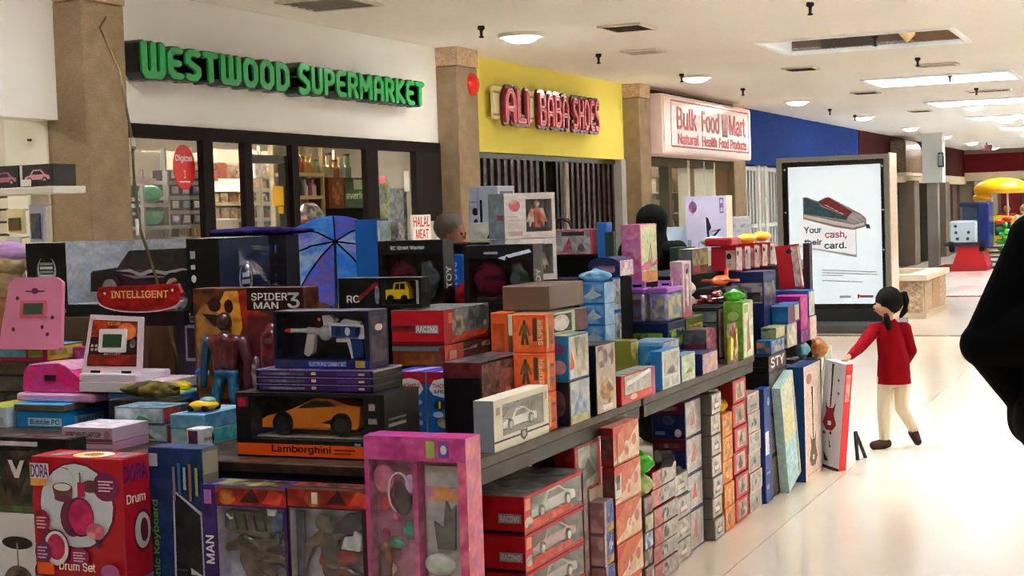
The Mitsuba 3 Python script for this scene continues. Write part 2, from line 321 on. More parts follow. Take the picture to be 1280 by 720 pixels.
for i, (x0, x1, y0, y1, lab) in enumerate(((-5.75, -5.25, 9.2, 9.7, 'grey square ceiling vent above the supermarket sign'), (-4.39, -4.07, 12.0, 12.4, 'dark square ceiling vent beyond the nearest round lamp'),
        (-4.05, -3.75, 17.0, 17.35, 'dark ceiling vent between the skylights and the bulk food shop'), (-4.15, -3.85, 21.4, 21.75, 'dark ceiling vent over the blue shop front'), (-4.2, -3.9, 26.6, 27.0, 'far dark ceiling vent over the corridor'),
        (-4.9, -4.6, 14.0, 14.3, 'pale ceiling vent near the yellow shop front'), (-2.7, -2.3, 17.7, 18.0, 'long pale vent between the two nearest skylights'), (-2.75, -2.2, 22.6, 22.8, 'thin dark slot beyond the second skylight'))):
    k = thing('ceiling_vent', lab, 'vent')
    c = '4b463f' if 'dark' in lab else ('8f8a82' if 'grey' in lab else 'b9b2a8')
    M().box(x0, x1, y0, y1, CEIL - .012, CEIL - .002, '2b2826' if 'dark' in lab else c).put(part_key(k, 'backing'), 'm_matte')
    fr = M()
    for q in ((x0 - .03, x0, y0 - .03, y1 + .03), (x1, x1 + .03, y0 - .03, y1 + .03), (x0, x1, y0 - .03, y0), (x0, x1, y1, y1 + .03)): fr.box(*q, CEIL - .02, CEIL - .002, 'd9d2c6')
    fr.put(part_key(k, 'frame'), 'm_matte')
    n = 5
    for q in range(n):
        yy = y0 + (q + .5) * (y1 - y0) / n; M().box(x0, x1, yy - .012, yy + .012, CEIL - .02, CEIL - .012, c).put(part_key(k, 'slat'), 'm_matte')
# facade: fascias above the lintels, columns, partitions, enclosing walls
def wall(name, lab, q, c, bsdf='m_matte', B=None): k = struct(name, lab, 'wall'); M().box(*q, c, B).put(k, bsdf); return k
LZ = 2.26
wall('wall_left_fascia', 'white wall above the shop left of the near column', (-6.4, WALLX, -7, 7.45, LZ, CEIL), 'f2f2ee')
wall('wall_supermarket_fascia', 'white wall above the supermarket windows', (-6.4, WALLX, 7.75, 12.6, LZ, CEIL), 'f4f4ee')
wall('wall_yellow_fascia', 'yellow wall above the shoe shop', (-6.4, WALLX, 12.95, 17.7, 2.22, CEIL), 'f3e36c')
wall('wall_bulk_fascia', 'dark brown wall behind the bulk food sign', (-6.4, WALLX, 18.05, 23.0, LZ, CEIL), '4a3c30')
wall('wall_blue_fascia', 'blue wall above the white gate', (-6.4, WALLX, 23.0, 32.6, LZ, CEIL), '1d3474', 'm_matte', '223c80')
wall('wall_far_fascia', 'dark maroon wall of the far shops', (-6.4, WALLX, 32.7, 51, 2.3, CEIL), '401a1a')
wall('wall_far_strip', 'beige strip under the far maroon wall', (-6.4, WALLX + .03, 36.5, 50, 2.06, 2.3), 'd8cbb0')
wall('wall_end', 'end wall of the mall corridor', (-6.4, 3.6, 50, 50.2, 0, CEIL), '9d8e7c')
wall('wall_end_band', 'dark maroon band across the end wall', (-6.2, 3.5, 49.85, 50, 2.42, 3.0), '5e1a1c')
wall('wall_end_strip', 'beige strip under the maroon band', (-6.2, 3.5, 49.8, 50, 2.16, 2.42), 'd9c8a8')
wall('wall_right', 'pale wall on the other side of the corridor', (3.5, 3.6, -7, 51, 0, CEIL), 'd8d2c6')
wall('wall_rear', 'pale wall closing the near end of the mall', (-12, 3.6, -7.1, -7, 0, CEIL), 'cfcac2')
wall('wall_shop_back', 'pale back wall inside the shops', (-9.6, -9.5, -7, 51, 0, CEIL), 'cbbfae')
wall('wall_shop_ceiling', 'ceiling inside the shops', (-9.6, -6.4, -7, 51, 2.85, 2.9), 'd8d4ca')
for y, c in ((7.55, 'd6d0c2'), (15.9, 'b8ad9c'), (17.85, '776a5c'), (22.75, '7a6a52'), (32.65, '8a8078')):
    wall('wall_partition', 'partition between two shops', (-9.5, -6.3, y, y + .1, 0, 2.9), c)
# end shops
for i, (x0, x1, c) in enumerate(((-5.9, -5.2, 'b8a890'), (-5.1, -4.5, '6e2426'), (-4.4, -3.7, 'e8e4e0'), (-3.6, -2.9, '50282c'), (-2.8, -2.0, 'd0c8c0'), (-1.8, .5, '8a7060'))):
    k = struct('door', 'shop opening in the end wall', 'door'); M().box(x0, x1, 49.7, 49.85, 0, 2.14, c).put(k, 'm_matte')
for i, (y0, y1, lab) in enumerate(((7.38, 7.78, 'tan stucco column left of the supermarket'), (12.56, 12.99, 'tan stucco column between supermarket and shoe shop'), (17.66, 18.06, 'tan stucco column between shoe shop and bulk food shop'), (22.35, 23.0, 'narrow tan column at the far end of the bulk food shop'))):
    k = struct('column', lab, 'column')
    M().box(-6.5, COLX if i < 3 else -6.12, y0, y1, 0, CEIL - .17, 'aaa', None, .012).put(part_key(k, 'shaft'), 'm_stucco')
    M().box(-6.5, (COLX if i < 3 else -6.12) + .004, y0 - .004, y1 + .004, CEIL - .168, CEIL, 'c8a98c', 'b89a7c').put(part_key(k, 'cap'), 'm_matte')
# far columns with a white box capital
k = struct('column', 'far column with a white box at its top', 'column')
M().box(-5.42, -4.97, 36, 36.5, 2.0, CEIL, 'e6ebe6').put(part_key(k, 'capital'), 'm_matte'); M().box(-5.34, -5.1, 36.1, 36.4, 0, 2.0, '8f8a80').put(part_key(k, 'shaft'), 'm_matte')
sg = thing('wall_monitor', 'small dark screen hung on the white box of the far column', 'screen'); M().box(-5.05, -4.93, 35.9, 35.995, 2.35, 2.68, '2a2c34').put(part_key(sg, 'case'), 'm_plastic')
M().box(-5.03, -4.95, 35.89, 35.9, 2.38, 2.65, '9aa4b8').put(part_key(sg, 'panel'), 'm_plastic')
for i, y in enumerate((38.5, 41.2, 44.0)):
    k = struct('column', 'dark pier of the far shop fronts', 'column'); M().box(-6.4, -6.0, y, y + .8, 0, 2.1, '4a423a' if i % 2 else '7a6e60').put(k, 'm_matte')
for i, (y0, y1) in enumerate(((33.0, 34.9), (35.2, 38.4), (39.4, 41.1), (42.1, 43.9), (44.9, 49.6))):
    k = struct('door', 'glazed far shop front', 'door'); M().box(-6.45, -6.4, y0, y1, 0, 2.2, ('9fb4bc', '6d6058', 'a89a88', '5a4c42', '8a6a5a')[i]).put(part_key(k, 'panel'), 'm_plastic')
    f_ = M()
    for yy in np.linspace(y0, y1 - .07, 4): f_.box(-6.4, -6.33, yy, yy + .07, 0, 2.2, 'dfe6e6' if i == 0 else '5d5a58')
    f_.put(part_key(k, 'frame'), 'm_matte')
aw = thing('shop_awning', 'brown rounded awning sign on the far shop front behind the poster stand', 'awning')
ar = [(0, 0)] + [(1.6 - 1.6 * math.cos(t), .75 * math.sin(t)) for t in np.linspace(0, math.pi / 2, 9)] + [(3.0, .75), (3.0, 0)]
M().prism(Polygon(ar), .35, '8a7868', '7a6656', (np.array([-6.2, 39.4, 2.28]), -EY, EZ, EX)).put(part_key(aw, 'canopy'), 'm_plastic')
M().box(-6.2, -5.82, 36.2, 39.5, 2.2, 2.27, 'd8c8b8').put(part_key(aw, 'edge_strip'), 'm_matte')
es = thing('hanging_exit_box', 'small dark red box hanging from the ceiling far down the corridor', 'sign'); M().box(-5.0, -4.74, 44, 44.1, 2.93, 3.08, '7a1820').put(part_key(es, 'case'), 'm_plastic')
M().box(-4.9, -4.86, 44.03, 44.07, 3.08, CEIL, '555').put(part_key(es, 'rod'), 'm_metal')
# strip lamps out of view, placed to light the shop interiors
for i, (x, y0, y1) in enumerate(((-7.6, 8.2, 15.4), (-7.4, 18.4, 22.4), (-7.6, 3.0, 7.0), (-7.6, 24, 31))):
    k = thing('shop_strip_lamp', 'unseen strip lamp on the ceiling inside a shop', 'lamp', 'unseen strip lamps inside the shops')
    M().box(x - .08, x + .08, y0, y1, 2.78, 2.84, 'ddd').put(part_key(k, 'housing'), 'm_matte')
    M().add([(x - .07, y0, 2.775), (x - .07, y1, 2.775), (x + .07, y1, 2.775), (x + .07, y0, 2.775)], [[0, 1, 2, 3]], 'fff').put(part_key(k, 'diffuser'), 'm_matte', emitter={'type': 'area', 'radiance': {'type': 'rgb', 'value': list(SHOP)}})
# ---------------------------------------------------------------- supermarket front
DK = '1f1a17'
fr = struct('window_frame', 'dark brown metal frame of the supermarket front', 'window')
M().box(-6.27, -6.2, 7.78, 12.56, 2.18, 2.27, DK).put(part_key(fr, 'head'), 'm_matte')
for a, b in ((7.78, 8.02), (8.84, 8.96), (9.35, 9.45), (10.0, 10.09), (11.16, 11.36)):
    M().box(-6.25, -6.2, a, b, 0, 2.18, DK).put(part_key(fr, 'mullion'), 'm_matte')
M().box(-6.26, -6.2, 12.06, 12.56, 0, 2.18, '2a2624').put(part_key(fr, 'blind_panel'), 'm_matte')
for a, b in ((8.02, 8.84), (8.96, 9.35), (11.36, 12.06)):
    M().box(-6.33, -6.21, a, b, 0, .35, DK).put(part_key(fr, 'sill_panel'), 'm_plastic')
for i, (a, b) in enumerate(((8.02, 8.84), (8.96, 9.35), (11.36, 12.06))):
    k = struct(f'window_{i + 1}', ('left', 'second', 'right')[i] + ' glass pane of the supermarket front', 'window')
    M().add([(-6.27, a, .35), (-6.27, b, .35), (-6.27, b, 2.18), (-6.27, a, 2.18)], [[0, 1, 2, 3]], '000').put(k, 'm_glass')
k = struct('door_supermarket', 'glass door of the supermarket with a dark frame', 'door')
m = M()
for q in ((9.45, 9.5, 0, 2.1), (9.95, 10.0, 0, 2.1), (9.5, 9.95, 2.04, 2.1), (9.5, 9.95, 0, .2)): m.box(-6.3, -6.24, *q, '2a2421')
m.put(part_key(k, 'frame'), 'm_plastic'); M().add([(-6.27, 9.5, .2), (-6.27, 9.95, .2), (-6.27, 9.95, 2.04), (-6.27, 9.5, 2.04)], [[0, 1, 2, 3]], '000').put(part_key(k, 'pane'), 'm_glass')
M().tm(cyl((-6.2, 9.55, .9), (-6.2, 9.55, 1.25), .012), 'bbb').put(part_key(k, 'handle'), 'm_metal')
def wallfr(x, y, z): return (np.array([x, y, z], float), EY, EZ, EX)
ov = thing('window_sticker', 'red oval sticker on the left supermarket pane', 'sticker')
M().prism(ell(0, 0, .125, .155, 28), .004, 'e02c34', None, wallfr(-6.265, 8.7, 1.995)).put(part_key(ov, 'disc'), 'm_plastic')
m = M(); put_text(m, 'Digicel', wallfr(-6.26, 8.7, 1.995), -.1, .03, .1, .085, 'fff'); put_text(m, '1', wallfr(-6.26, 8.7, 1.995), -.012, -.075, .014, -.02, 'fd8')
m.prism(rect(-.06, -.105, .06, -.095), .0006, 'fff', None, wallfr(-6.26, 8.7, 1.995)).put(part_key(ov, 'lettering'), 'm_card')
ye = thing('door_notice', 'yellow paper notice on the supermarket door', 'notice')
M().box(-6.262, -6.258, 9.8, 9.965, 1.72, 1.87, 'f5bc1c').put(part_key(ye, 'sheet'), 'm_card'); M().box(-6.262, -6.258, 9.87, 9.94, 1.66, 1.715, 'f0b820').put(part_key(ye, 'tab'), 'm_card')
pp = thing('window_paper', 'narrow white paper strip on the right supermarket pane', 'notice'); M().box(-6.26, -6.255, 11.93, 12.02, 1.83, 2.01, 'f2f0ec').put(pp, 'm_card')
hs = thing('halal_sign', 'white sign with red lettering HALAL MEAT behind the blue carton', 'sign')
M().box(-6.06, -6.04, 11.64, 11.99, 1.4, 1.62, 'f6f2f0').put(part_key(hs, 'board'), 'm_card'); m = M()
put_text(m, 'HALAL', wallfr(-6.04, 11.64, 1.4), .02, .115, .33, .205, 'c81828'); put_text(m, 'MEAT', wallfr(-6.04, 11.64, 1.4), .06, .01, .3, .095, 'c81828'); m.put(part_key(hs, 'lettering'))
M().tm(cyl((-6.06, 11.8, 0), (-6.06, 11.8, 1.4), .015), '777').tm(cyl((-6.06, 11.8, 0), (-6.06, 11.8, .02), .16), '777').put(part_key(hs, 'stand'), 'm_metal')
po = thing('white_sign_post', 'white narrow post beside the halal sign', 'post'); M().box(-6.1, -6.0, 12.02, 12.13, 0, 1.56, 'e8e4de').put(part_key(po, 'post'), 'm_matte'); M().box(-6.0, -5.995, 12.03, 12.12, 1.46, 1.5, '333').put(part_key(po, 'stripe'), 'm_card')
# channel letters
STK = {'W': ([[(0, 1), (0, .14), (.12, 0), (.73, 0), (.85, .14), (.85, 1)], [(.425, 1), (.425, 0)]], .85), 'E': ([[(.5, 1), (.18, 1), (0, .8), (0, .2), (.18, 0), (.5, 0)], [(0, .5), (.42, .5)]], .5),
       'S': ([[(.5, .96), (.38, 1), (.14, 1), (0, .86), (0, .64), (.5, .36), (.5, .14), (.36, 0), (.1, 0), (0, .05)]], .5), 'T': ([[(0, 1), (.55, 1)], [(.275, 1), (.275, 0)]], .55),
       'O': ([[(.16, 1), (.42, 1), (.58, .78), (.58, .22), (.42, 0), (.16, 0), (0, .22), (0, .78), (.16, 1)]], .58), 'D': ([[(0, 0), (0, 1), (.34, 1), (.54, .78), (.54, .22), (.34, 0), (0, 0)]], .54),
       'U': ([[(0, 1), (0, .16), (.14, 0), (.4, 0), (.54, .16), (.54, 1)]], .54), 'P': ([[(0, 0), (0, 1), (.38, 1), (.52, .86), (.52, .6), (.38, .46), (.1, .46)]], .52),
       'R': ([[(0, 0), (0, 1), (.38, 1), (.52, .86), (.52, .6), (.38, .46), (.1, .46)], [(.3, .46), (.54, 0)]], .54), 'M': ([[(0, 0), (0, 1), (.38, .4), (.76, 1), (.76, 0)]], .76),
       'A': ([[(0, 0), (0, .74), (.18, 1), (.4, 1), (.58, .74), (.58, 0)], [(0, .38), (.58, .38)]], .58), 'K': ([[(0, 0), (0, 1)], [(.52, 1), (0, .5), (.54, 0)]], .54),
       'L': ([[(0, 1), (0, 0), (.46, 0)]], .46), 'I': ([[(0, 0), (0, 1)]], .02), 'B': ([[(0, 0), (0, 1), (.38, 1), (.5, .86), (.5, .66), (.38, .53), (0, .53)], [(.38, .53), (.56, .38), (.56, .15), (.4, 0), (0, 0)]], .56),
       'H': ([[(0, 0), (0, 1)], [(.54, 0), (.54, 1)], [(0, .5), (.54, .5)]], .54)}
def glyph(ch, r): return unary_union([LineString(p).buffer(r, 6) for p in STK[ch][0]])
def channel_sign(root, word, y0, y1, z0, h, x0, depth, ret, face, r=.13, rim=None, big=0.0):
    ws = [STK[c][1] + 2 * r for c in word]; gap = .04; tot = sum(ws) + gap * (len(word) - 1); sc = (y1 - y0) / tot; y = y0
    for i, c in enumerate(word):
        hh = h + (big if i == 0 else 0); g = glyph(c, r)
        g = affinity.affine_transform(g, [sc, 0, 0, hh / (1 + 2 * r), r * sc, r * hh / (1 + 2 * r)])
        k = part_key(root, 'letter'); F = wallfr(x0, y, z0 - (big * .5 if i == 0 else 0))
        M().prism(g if rim is None else g.buffer(rim), depth, ret, None, F).put(k, 'm_plastic')
        M().prism(g.buffer(-.008), .016, face, None, F, depth).put(k + '__face', 'm_plastic'); KEYS.add(k)
        if rim is not None: M().prism(g.buffer(-.016).difference(g.buffer(-.026)), .006, 'f0a8b0', None, F, depth + .016).put(k + '__pale_inline', 'm_plastic')  # thin pale pink line inside each letter face
        y += (ws[i] + gap) * sc
sw = thing('supermarket_sign', 'green channel letters WESTWOOD SUPERMARKET on the white wall', 'sign')
channel_sign(sw, 'WESTWOOD', 8.0, 9.78, 2.555, .225, WALLX + .03, .12, '0c1214', '139a48', .17, None, .03)
channel_sign(sw, 'SUPERMARKET', 9.9, 12.0, 2.56, .225, WALLX + .03, .12, '0a1a12', '17a44c', .16, None, .03)
sa = thing('shoe_shop_sign', 'red outlined letters ALI BABA SHOES on the yellow wall', 'sign')
for a, b, w in ((13.78, 14.42, 'ALI'), (14.66, 15.5, 'BABA'), (15.62, 16.46, 'SHOES')): channel_sign(sa, w, a, b, 2.5, .36, WALLX + .1, .03, '4c1018', 'd83c50', .13, .028)
for z in (2.58, 2.8): M().box(WALLX + .01, WALLX + .1, 13.62, 16.4, z - .009, z + .009, '9a8a50').put(part_key(sa, 'rail'), 'm_matte')
for y in (13.72, 14.54, 15.56): M().box(WALLX + .06, WALLX + .09, y - .1, y + .1, 2.54, 2.86, 'efe4b8').put(part_key(sa, 'raceway'), 'm_matte')
# alarm bell on column 2
ab = thing('alarm_bell', 'round red alarm bell on the second tan column', 'alarm bell')
M().tm(lathe([(0, .06), (.03, .06), (.075, .045), (.1, .02), (.105, 0), (0, 0)], n=24), 'd8281c', None, 40).xf(trimesh.transformations.translation_matrix([COLX, 12.86, 2.81]) @ trimesh.transformations.rotation_matrix(math.pi / 2, EY)).put(ab, 'm_plastic', smooth=True)
# ---------------------------------------------------------------- shoe shop: accordion grille
gr = thing('accordion_grille', 'dark brown folding grille closing the shoe shop', 'grille')
for y in np.arange(13.02, 17.5, .085):
    if 15.25 < y < 15.6: continue
    dx = .03 * (int(y / .085) % 2)
    M().box(-6.36 + dx, -6.33 + dx, y, y + .075, .02, 2.2, '382a2a' if int(y * 7) % 3 else '443434', '2a2020').put(part_key(gr, 'slat'), 'm_plastic')
M().box(-6.4, -6.28, 12.99, 17.66, 2.16, 2.22, '2a2222').put(part_key(gr, 'track'), 'm_plastic')
for y in (15.24, 15.6): M().box(-6.38, -6.28, y - .03, y + .03, 0, 2.18, '221c1c').put(part_key(gr, 'post'), 'm_plastic')
wall('wall_shoe_dark', 'dark curtain wall behind the grille', (-6.62, -6.6, 13, 17.6, 0, 2.85), '3a3030')
bx_ = thing('shoe_display', 'pale boxes seen through the gap of the folding grille', 'shoe boxes'); M().box(-6.58, -6.42, 15.3, 15.54, 0, 1.75, '9a9a7a', '6a6a4c').put(part_key(bx_, 'stack'), 'm_card'); M().box(-6.56, -6.44, 15.3, 15.54, 1.8, 2.1, 'a8a890', '5a5a48').put(part_key(bx_, 'stack'), 'm_card')
jm = struct('trim_1', 'pale grey jamb at the far end of the grille', 'trim'); M().box(-6.34, -6.2, 17.5, 17.66, 0, 2.22, 'b8b6b8').put(jm, 'm_matte')
# ---------------------------------------------------------------- bulk food shop
bs = thing('bulk_food_sign', 'pink-white lightbox sign of the bulk food shop', 'sign')
BX, B0, B1, BZ0, BZ1 = -5.86, 18.12, 22.36, 2.28, 3.04
M().box(WALLX, BX, B0, B1, BZ0, BZ1, 'f4dcd4', None, .015).put(part_key(bs, 'case'), 'm_matte')
F = wallfr(BX, B0, BZ0); Lw, Lh = B1 - B0, BZ1 - BZ0
M().prism(rect(.04, .04, Lw - .04, Lh - .04), .008, 'fbe6e2', 'f8ddd8', F).put(part_key(bs, 'panel'), 'm_plastic')
rr = rect(.3, .1, Lw - .16, Lh - .06).buffer(-.03).buffer(.03)
M().prism(rr.difference(rr.buffer(-.022)), .003, 'b04850', None, F, .008).put(part_key(bs, 'border'), 'm_card')
m = M()
for w, a, b, z0, z1 in (('Bulk', .55, 1.42, .33, .62), ('Food', 1.66, 2.5, .33, .62), ('Mart', 3.02, 3.88, .33, .62)): put_text(m, w, F, a, z0, b, z1, 'c02838', .006, .008)
for w, a, b in (('Natural', .58, 1.5), ('Health', 1.66, 2.36), ('Food', 2.48, 2.96), ('Products', 3.06, 3.94)): put_text(m, w, F, a, .14, b, .28, 'd05060', .006, .008)
m.put(part_key(bs, 'lettering'), 'm_card')
m = M().prism(Polygon([(2.66, .3), (2.92, .3), (2.94, .58), (2.9, .62), (2.68, .62), (2.64, .58)]), .005, 'a03a3a', '8a2c30', F, .008)
for q in range(4): m.prism(rect(2.68 + q * .065, .33, 2.7 + q * .065, .55), .003, 'e8b0a8', None, F, .013)
m.put(part_key(bs, 'bag_emblem'), 'm_card')
fr = struct('window_frame', 'pale frame of the bulk food shop front', 'window')
for a, b in ((18.06, 18.4), (19.36, 19.5), (20.2, 20.32), (20.98, 21.06), (21.5, 21.58)): M().box(-6.34, -6.2, a, b, 0, 2.26, '5c5a48' if a < 18.2 or 19.3 < a < 19.4 else 'e0e0d0').put(part_key(fr, 'mullion'), 'm_matte')
M().box(-6.34, -6.2, 18.06, 22.4, 2.16, 2.27, '5a5444').put(part_key(fr, 'head'), 'm_matte')
wall('wall_bulk_jamb', 'brown wall right of the bulk food windows', (-6.5, -6.22, 21.6, 22.4, 0, 2.27), '6c5638')
for i, (a, b) in enumerate(((18.4, 19.36), (19.5, 20.2), (20.32, 20.98))):
    k = struct(f'window_{i + 4}', ('left', 'middle', 'right')[i] + ' glass pane of the bulk food shop', 'window'); M().add([(-6.27, a, 0), (-6.27, b, 0), (-6.27, b, 2.16), (-6.27, a, 2.16)], [[0, 1, 2, 3]], '000').put(k, 'm_glass')
# white gate under the blue wall
wg = thing('white_gate', 'white barred gate under the blue wall', 'gate')
for y in np.arange(23.06, 27.5, .2): M().tm(cyl((-6.3, y, 0), (-6.3, y, 2.24), .022, n=6), 'eef2f4').put(part_key(wg, 'bar'), 'm_plastic')
for z in (.1, 1.28, 2.2): M().box(-6.32, -6.28, 23, 27.6, z - .03, z + .03, 'eef2f4').put(part_key(wg, 'rail'), 'm_plastic')
for y in (24.3, 24.75): M().box(-6.33, -6.26, y, y + .14, 0, 2.26, 'f4f4f0').put(part_key(wg, 'post'), 'm_plastic')
wall('wall_gate_dark', 'grey-blue shutter behind the white gate', (-6.5, -6.45, 23, 32.6, 0, LZ), '6a7478')
# ---------------------------------------------------------------- left shop: partition with slatwall
k = struct('wall_slat_panel', 'pale slatwall inside the shop left of the near column', 'wall')
M().box(-9, -6.62, 7.42, 7.44, 0, 2.0, '6a6258').put(part_key(k, 'backing'), 'm_matte')
for i in range(24): M().box(-9, -6.62, 7.39, 7.42, .1 + i * .078, .1 + i * .078 + .064, 'd3ccb9').put(part_key(k, 'slat'), 'm_matte')
wall('wall_white_return', 'white wall return beside the slatwall', (-6.62, -6.3, 7.36, 7.5, 0, 2.85), 'e2ddd0')
sd = struct('trim_2', 'small dark camera on the white wall return', 'trim'); M().box(-6.43, -6.41, 7.34, 7.36, 2.14, 2.155, '333').put(sd, 'm_plastic')
st = thing('display_stand', 'white display stand at the left edge beside the near column', 'display stand')
M().box(-6.22, -5.72, 6.72, 7.0, 1.8, 1.84, 'e8e4da', None, .004).put(part_key(st, 'shelf'), 'm_matte'); M().box(-6.02, -5.96, 6.88, 6.96, 0, 1.8, 'd9d4c8').put(part_key(st, 'pole'), 'm_matte'); M().box(-6.25, -5.7, 6.65, 7.05, 0, .05, 'bbb').put(part_key(st, 'base'), 'm_matte')
carton('toy_box', 'black box with a pink car picture on the left end of the white stand', (-6.2, -5.985, 6.75, 6.95, 1.84, 1.965), '181418', f=[R(.02, .05, .98, .95, '221820')] + car_art(.12, .15, .92, .75, 'b06a78') + [R(.0, .02, .25, .3, 'e8e0e0')])
carton('toy_box', 'black box with a pink car picture on the right end of the white stand', (-5.98, -5.745, 6.75, 6.95, 1.84, 1.965), '181418', f=[R(.02, .02, .1, .98, 'd8d4d8')] + car_art(.16, .2, .92, .8, 'f0a0b8') + [R(.06, .04, .36, .34, 'f4f2f4')])
for lab, q, c, pc in (('yellow-topped hanging bag with a brown picture below the white stand', (-6.04, -5.92, 6.7, 6.72, 1.58, 1.72), 'e9dfae', '6a4028'), ('hanging bag with a dark blue card below the white stand', (-6.02, -5.92, 6.66, 6.68, 1.46, 1.565), 'd8d8dc', '1c3070'),
        ('clear hanging bag with a blue header right under the white stand', (-5.88, -5.78, 6.7, 6.72, 1.53, 1.74), 'a8b0c0', '28387a')):
    h = thing('hanging_bag', lab, 'toy bag'); M().box(*q, c).put(part_key(h, 'card'), 'm_gloss')
    M().box(q[0] + .02, q[1] - .02, q[2] - .012, q[2] - .001, q[4] + .02, q[5] - .05, pc, '553').put(part_key(h, 'picture'), 'm_card')
    M().tm(cyl(((q[0] + q[1]) / 2, q[3] + .01, q[5] - .01), ((q[0] + q[1]) / 2, 6.86, q[5] + .0), .004, n=6), '999').put(part_key(h, 'hook'), 'm_metal')
hb = thing('hanging_bag', 'lime and black packet on the slatwall at the left edge', 'toy bag'); M().box(-7.02, -6.86, 7.33, 7.37, 1.42, 1.52, 'c8d838', '383820').put(hb, 'm_gloss')
hb = thing('hanging_bag', 'dark narrow packet on the slatwall beside the hanging bags', 'toy bag'); M().box(-6.8, -6.74, 7.33, 7.37, 1.68, 1.78, '38363c', '777').put(hb, 'm_gloss')
# ---------------------------------------------------------------- goods inside the supermarket
def shelf_unit(lab, x0, x1, y0, y1, zs, c):
    k = thing('shop_shelf', lab, 'shelf')
    for z in zs: M().box(x0, x1, y0, y1, z - .03, z, c).put(part_key(k, 'board'), 'm_matte')
    for y in (y0 - .02, y1):
        for xx in (x0, x1 - .03): M().box(xx, xx + .03, y, y + .02, 0, max(zs) + .25, c).put(part_key(k, 'upright'), 'm_matte')
    M().box(x0 - .02, x0, y0 - .02, y1 + .02, 0, max(zs) + .25, '8a8478').put(part_key(k, 'back'), 'm_matte'); return k
shelf_unit('grey shelf unit with dark boxes behind the left supermarket pane', -7.65, -7.25, 9.84, 10.3, (.4, .8, 1.2, 1.6, 1.715, 1.83, 1.95), '8c8a8a')
shelf_unit('narrow grey shelf unit with green bags behind the left supermarket pane', -7.65, -7.21, 9.5, 9.79, (.4, .8, 1.2, 1.6, 1.775), '8c8a8a')
for r_, z in enumerate((1.6, 1.715, 1.83, 1.95)):
    for i in range(3):
        y = 9.86 + i * .145
        k = thing('shop_carton', 'small dark box with a pale frame on the shelves behind the left pane', 'goods box', 'dark boxes behind the left pane')
        M().box(-7.4, -7.24, y, y + .125, z + .001, z + .084, '3c3a40').put(part_key(k, 'box'), 'm_card'); M().box(-7.24, -7.237, y + .02, y + .1, z + .02, z + .075, ('d8d8e0', 'a8a8b4', '8a8a98')[(i + r_) % 3], '55c' if (i + r_) % 4 == 0 else None).put(part_key(k, 'picture'), 'm_card')
for i, (y, z) in enumerate(((9.53, 1.6), (9.53, 1.776))):
    k = thing('green_bag', 'green bag of goods behind the left pane, ' + ('lower' if i == 0 else 'upper') + ' of two', 'bag'); m = trimesh.creation.icosphere(3); m.apply_scale([.06, .13, .07]); m.apply_translation([-7.28, y + .125, z + .071]); M().tm(m, '2c8a5c', '3c9a6a').put(k, 'm_gloss', smooth=True)
k = thing('shop_counter', 'white counter edge behind the left pane', 'counter'); M().box(-6.9, -6.55, 8.4, 8.76, 1.89, 1.93, 'f4f4f0').put(part_key(k, 'top'), 'm_matte')
M().box(-6.88, -6.84, 8.42, 8.74, 0, 1.89, '909090').put(part_key(k, 'panel'), 'm_matte')
shelf_unit('cream shelf unit behind the second pane and the door', -7.9, -7.4, 10.4, 11.36, (.5, 1.0, 1.5, 1.64, 1.78, 1.9, 1.98), 'e8e0c8')
cols_ = ['b89a68', 'c8b48a', 'd8c8a8', '9a6a48', 'c86a50', 'e8e0d0', '7a5a40', 'e0b0a0']
for r_, z in enumerate((1.5, 1.64, 1.78, 1.98)):
    for i in range(7):
        y = 10.42 + i * .135; h = (.1, .1, .09, .14)[r_] * (.75 + .25 * rng.rand()); c = cols_[(i * 3 + r_) % 8]
        k = thing('shop_packet', 'small packet on the cream shelves behind the second pane and the door', 'packet', 'packets on the cream shelves')
        M().box(-7.58, -7.43, y, y + .1, z + .003, z + h, c, cols_[(i + r_ * 2 + 3) % 8]).put(k, 'm_card')
shelf_unit('second cream shelf unit, seen through the supermarket door', -7.9, -7.4, 11.42, 12.7, (.5, 1.0, 1.5, 1.64, 1.78, 1.9, 2.02), 'e0d8c0')
for r_, z in enumerate((1.5, 1.64, 1.78, 1.9, 2.02)):
    for i in range(9):
        y = 11.44 + i * .138; h = .084 * (.75 + .25 * rng.rand())
        k = thing('shop_packet', 'small packet on the shelves seen through the supermarket door', 'packet', 'packets seen through the door')
        M().box(-7.58, -7.43, y, y + .1, z + .003, z + h, cols_[(i * 5 + r_ * 3) % 8], cols_[(i + r_ * 2 + 1) % 8]).put(k, 'm_card')
for i in range(6):
    k = thing('shop_packet', 'small packet on the narrow shelf under the green bags', 'packet', 'packets under the green bags'); a = 9.51 + (i % 3) * .09; z = 1.203
    M().box(-7.4, -7.25, a, a + .07, z + .001 + (.14 if i > 2 else 0), z + .13 + (.14 if i > 2 else 0), ('44484c', '8a8c90', 'b0a8a0')[i % 3], '666').put(k, 'm_card')
sl = thing('shelf_lamp', 'bright strip lamp along the cream shelves', 'lamp')
M().box(-7.38, -7.36, 10.45, 11.2, 1.905, 1.935, 'fff').put(sl, 'm_matte', emitter={'type': 'area', 'radiance': {'type': 'rgb', 'value': [2.6, 2.2, 1.5]}})
for lab, q, c, B in (('white basket-like box on the shelf behind the door', (-7.42, -7.3, 11.17, 11.34, 1.985, 2.12), 'f0ecec', 'd8c0c8'), ('pink round tag on the second pane', (-6.268, -6.262, 8.99, 9.1, 1.9, 1.98), 'f08078', None),
                     ('white frame with a dark centre low in the second pane', (-7.05, -7.0, 10.06, 10.44, 0, 1.64), 'efe8d8', None)):
    k = thing('shop_carton', lab, 'goods'); M().box(*q, c, B, .01).put(k, 'm_card')
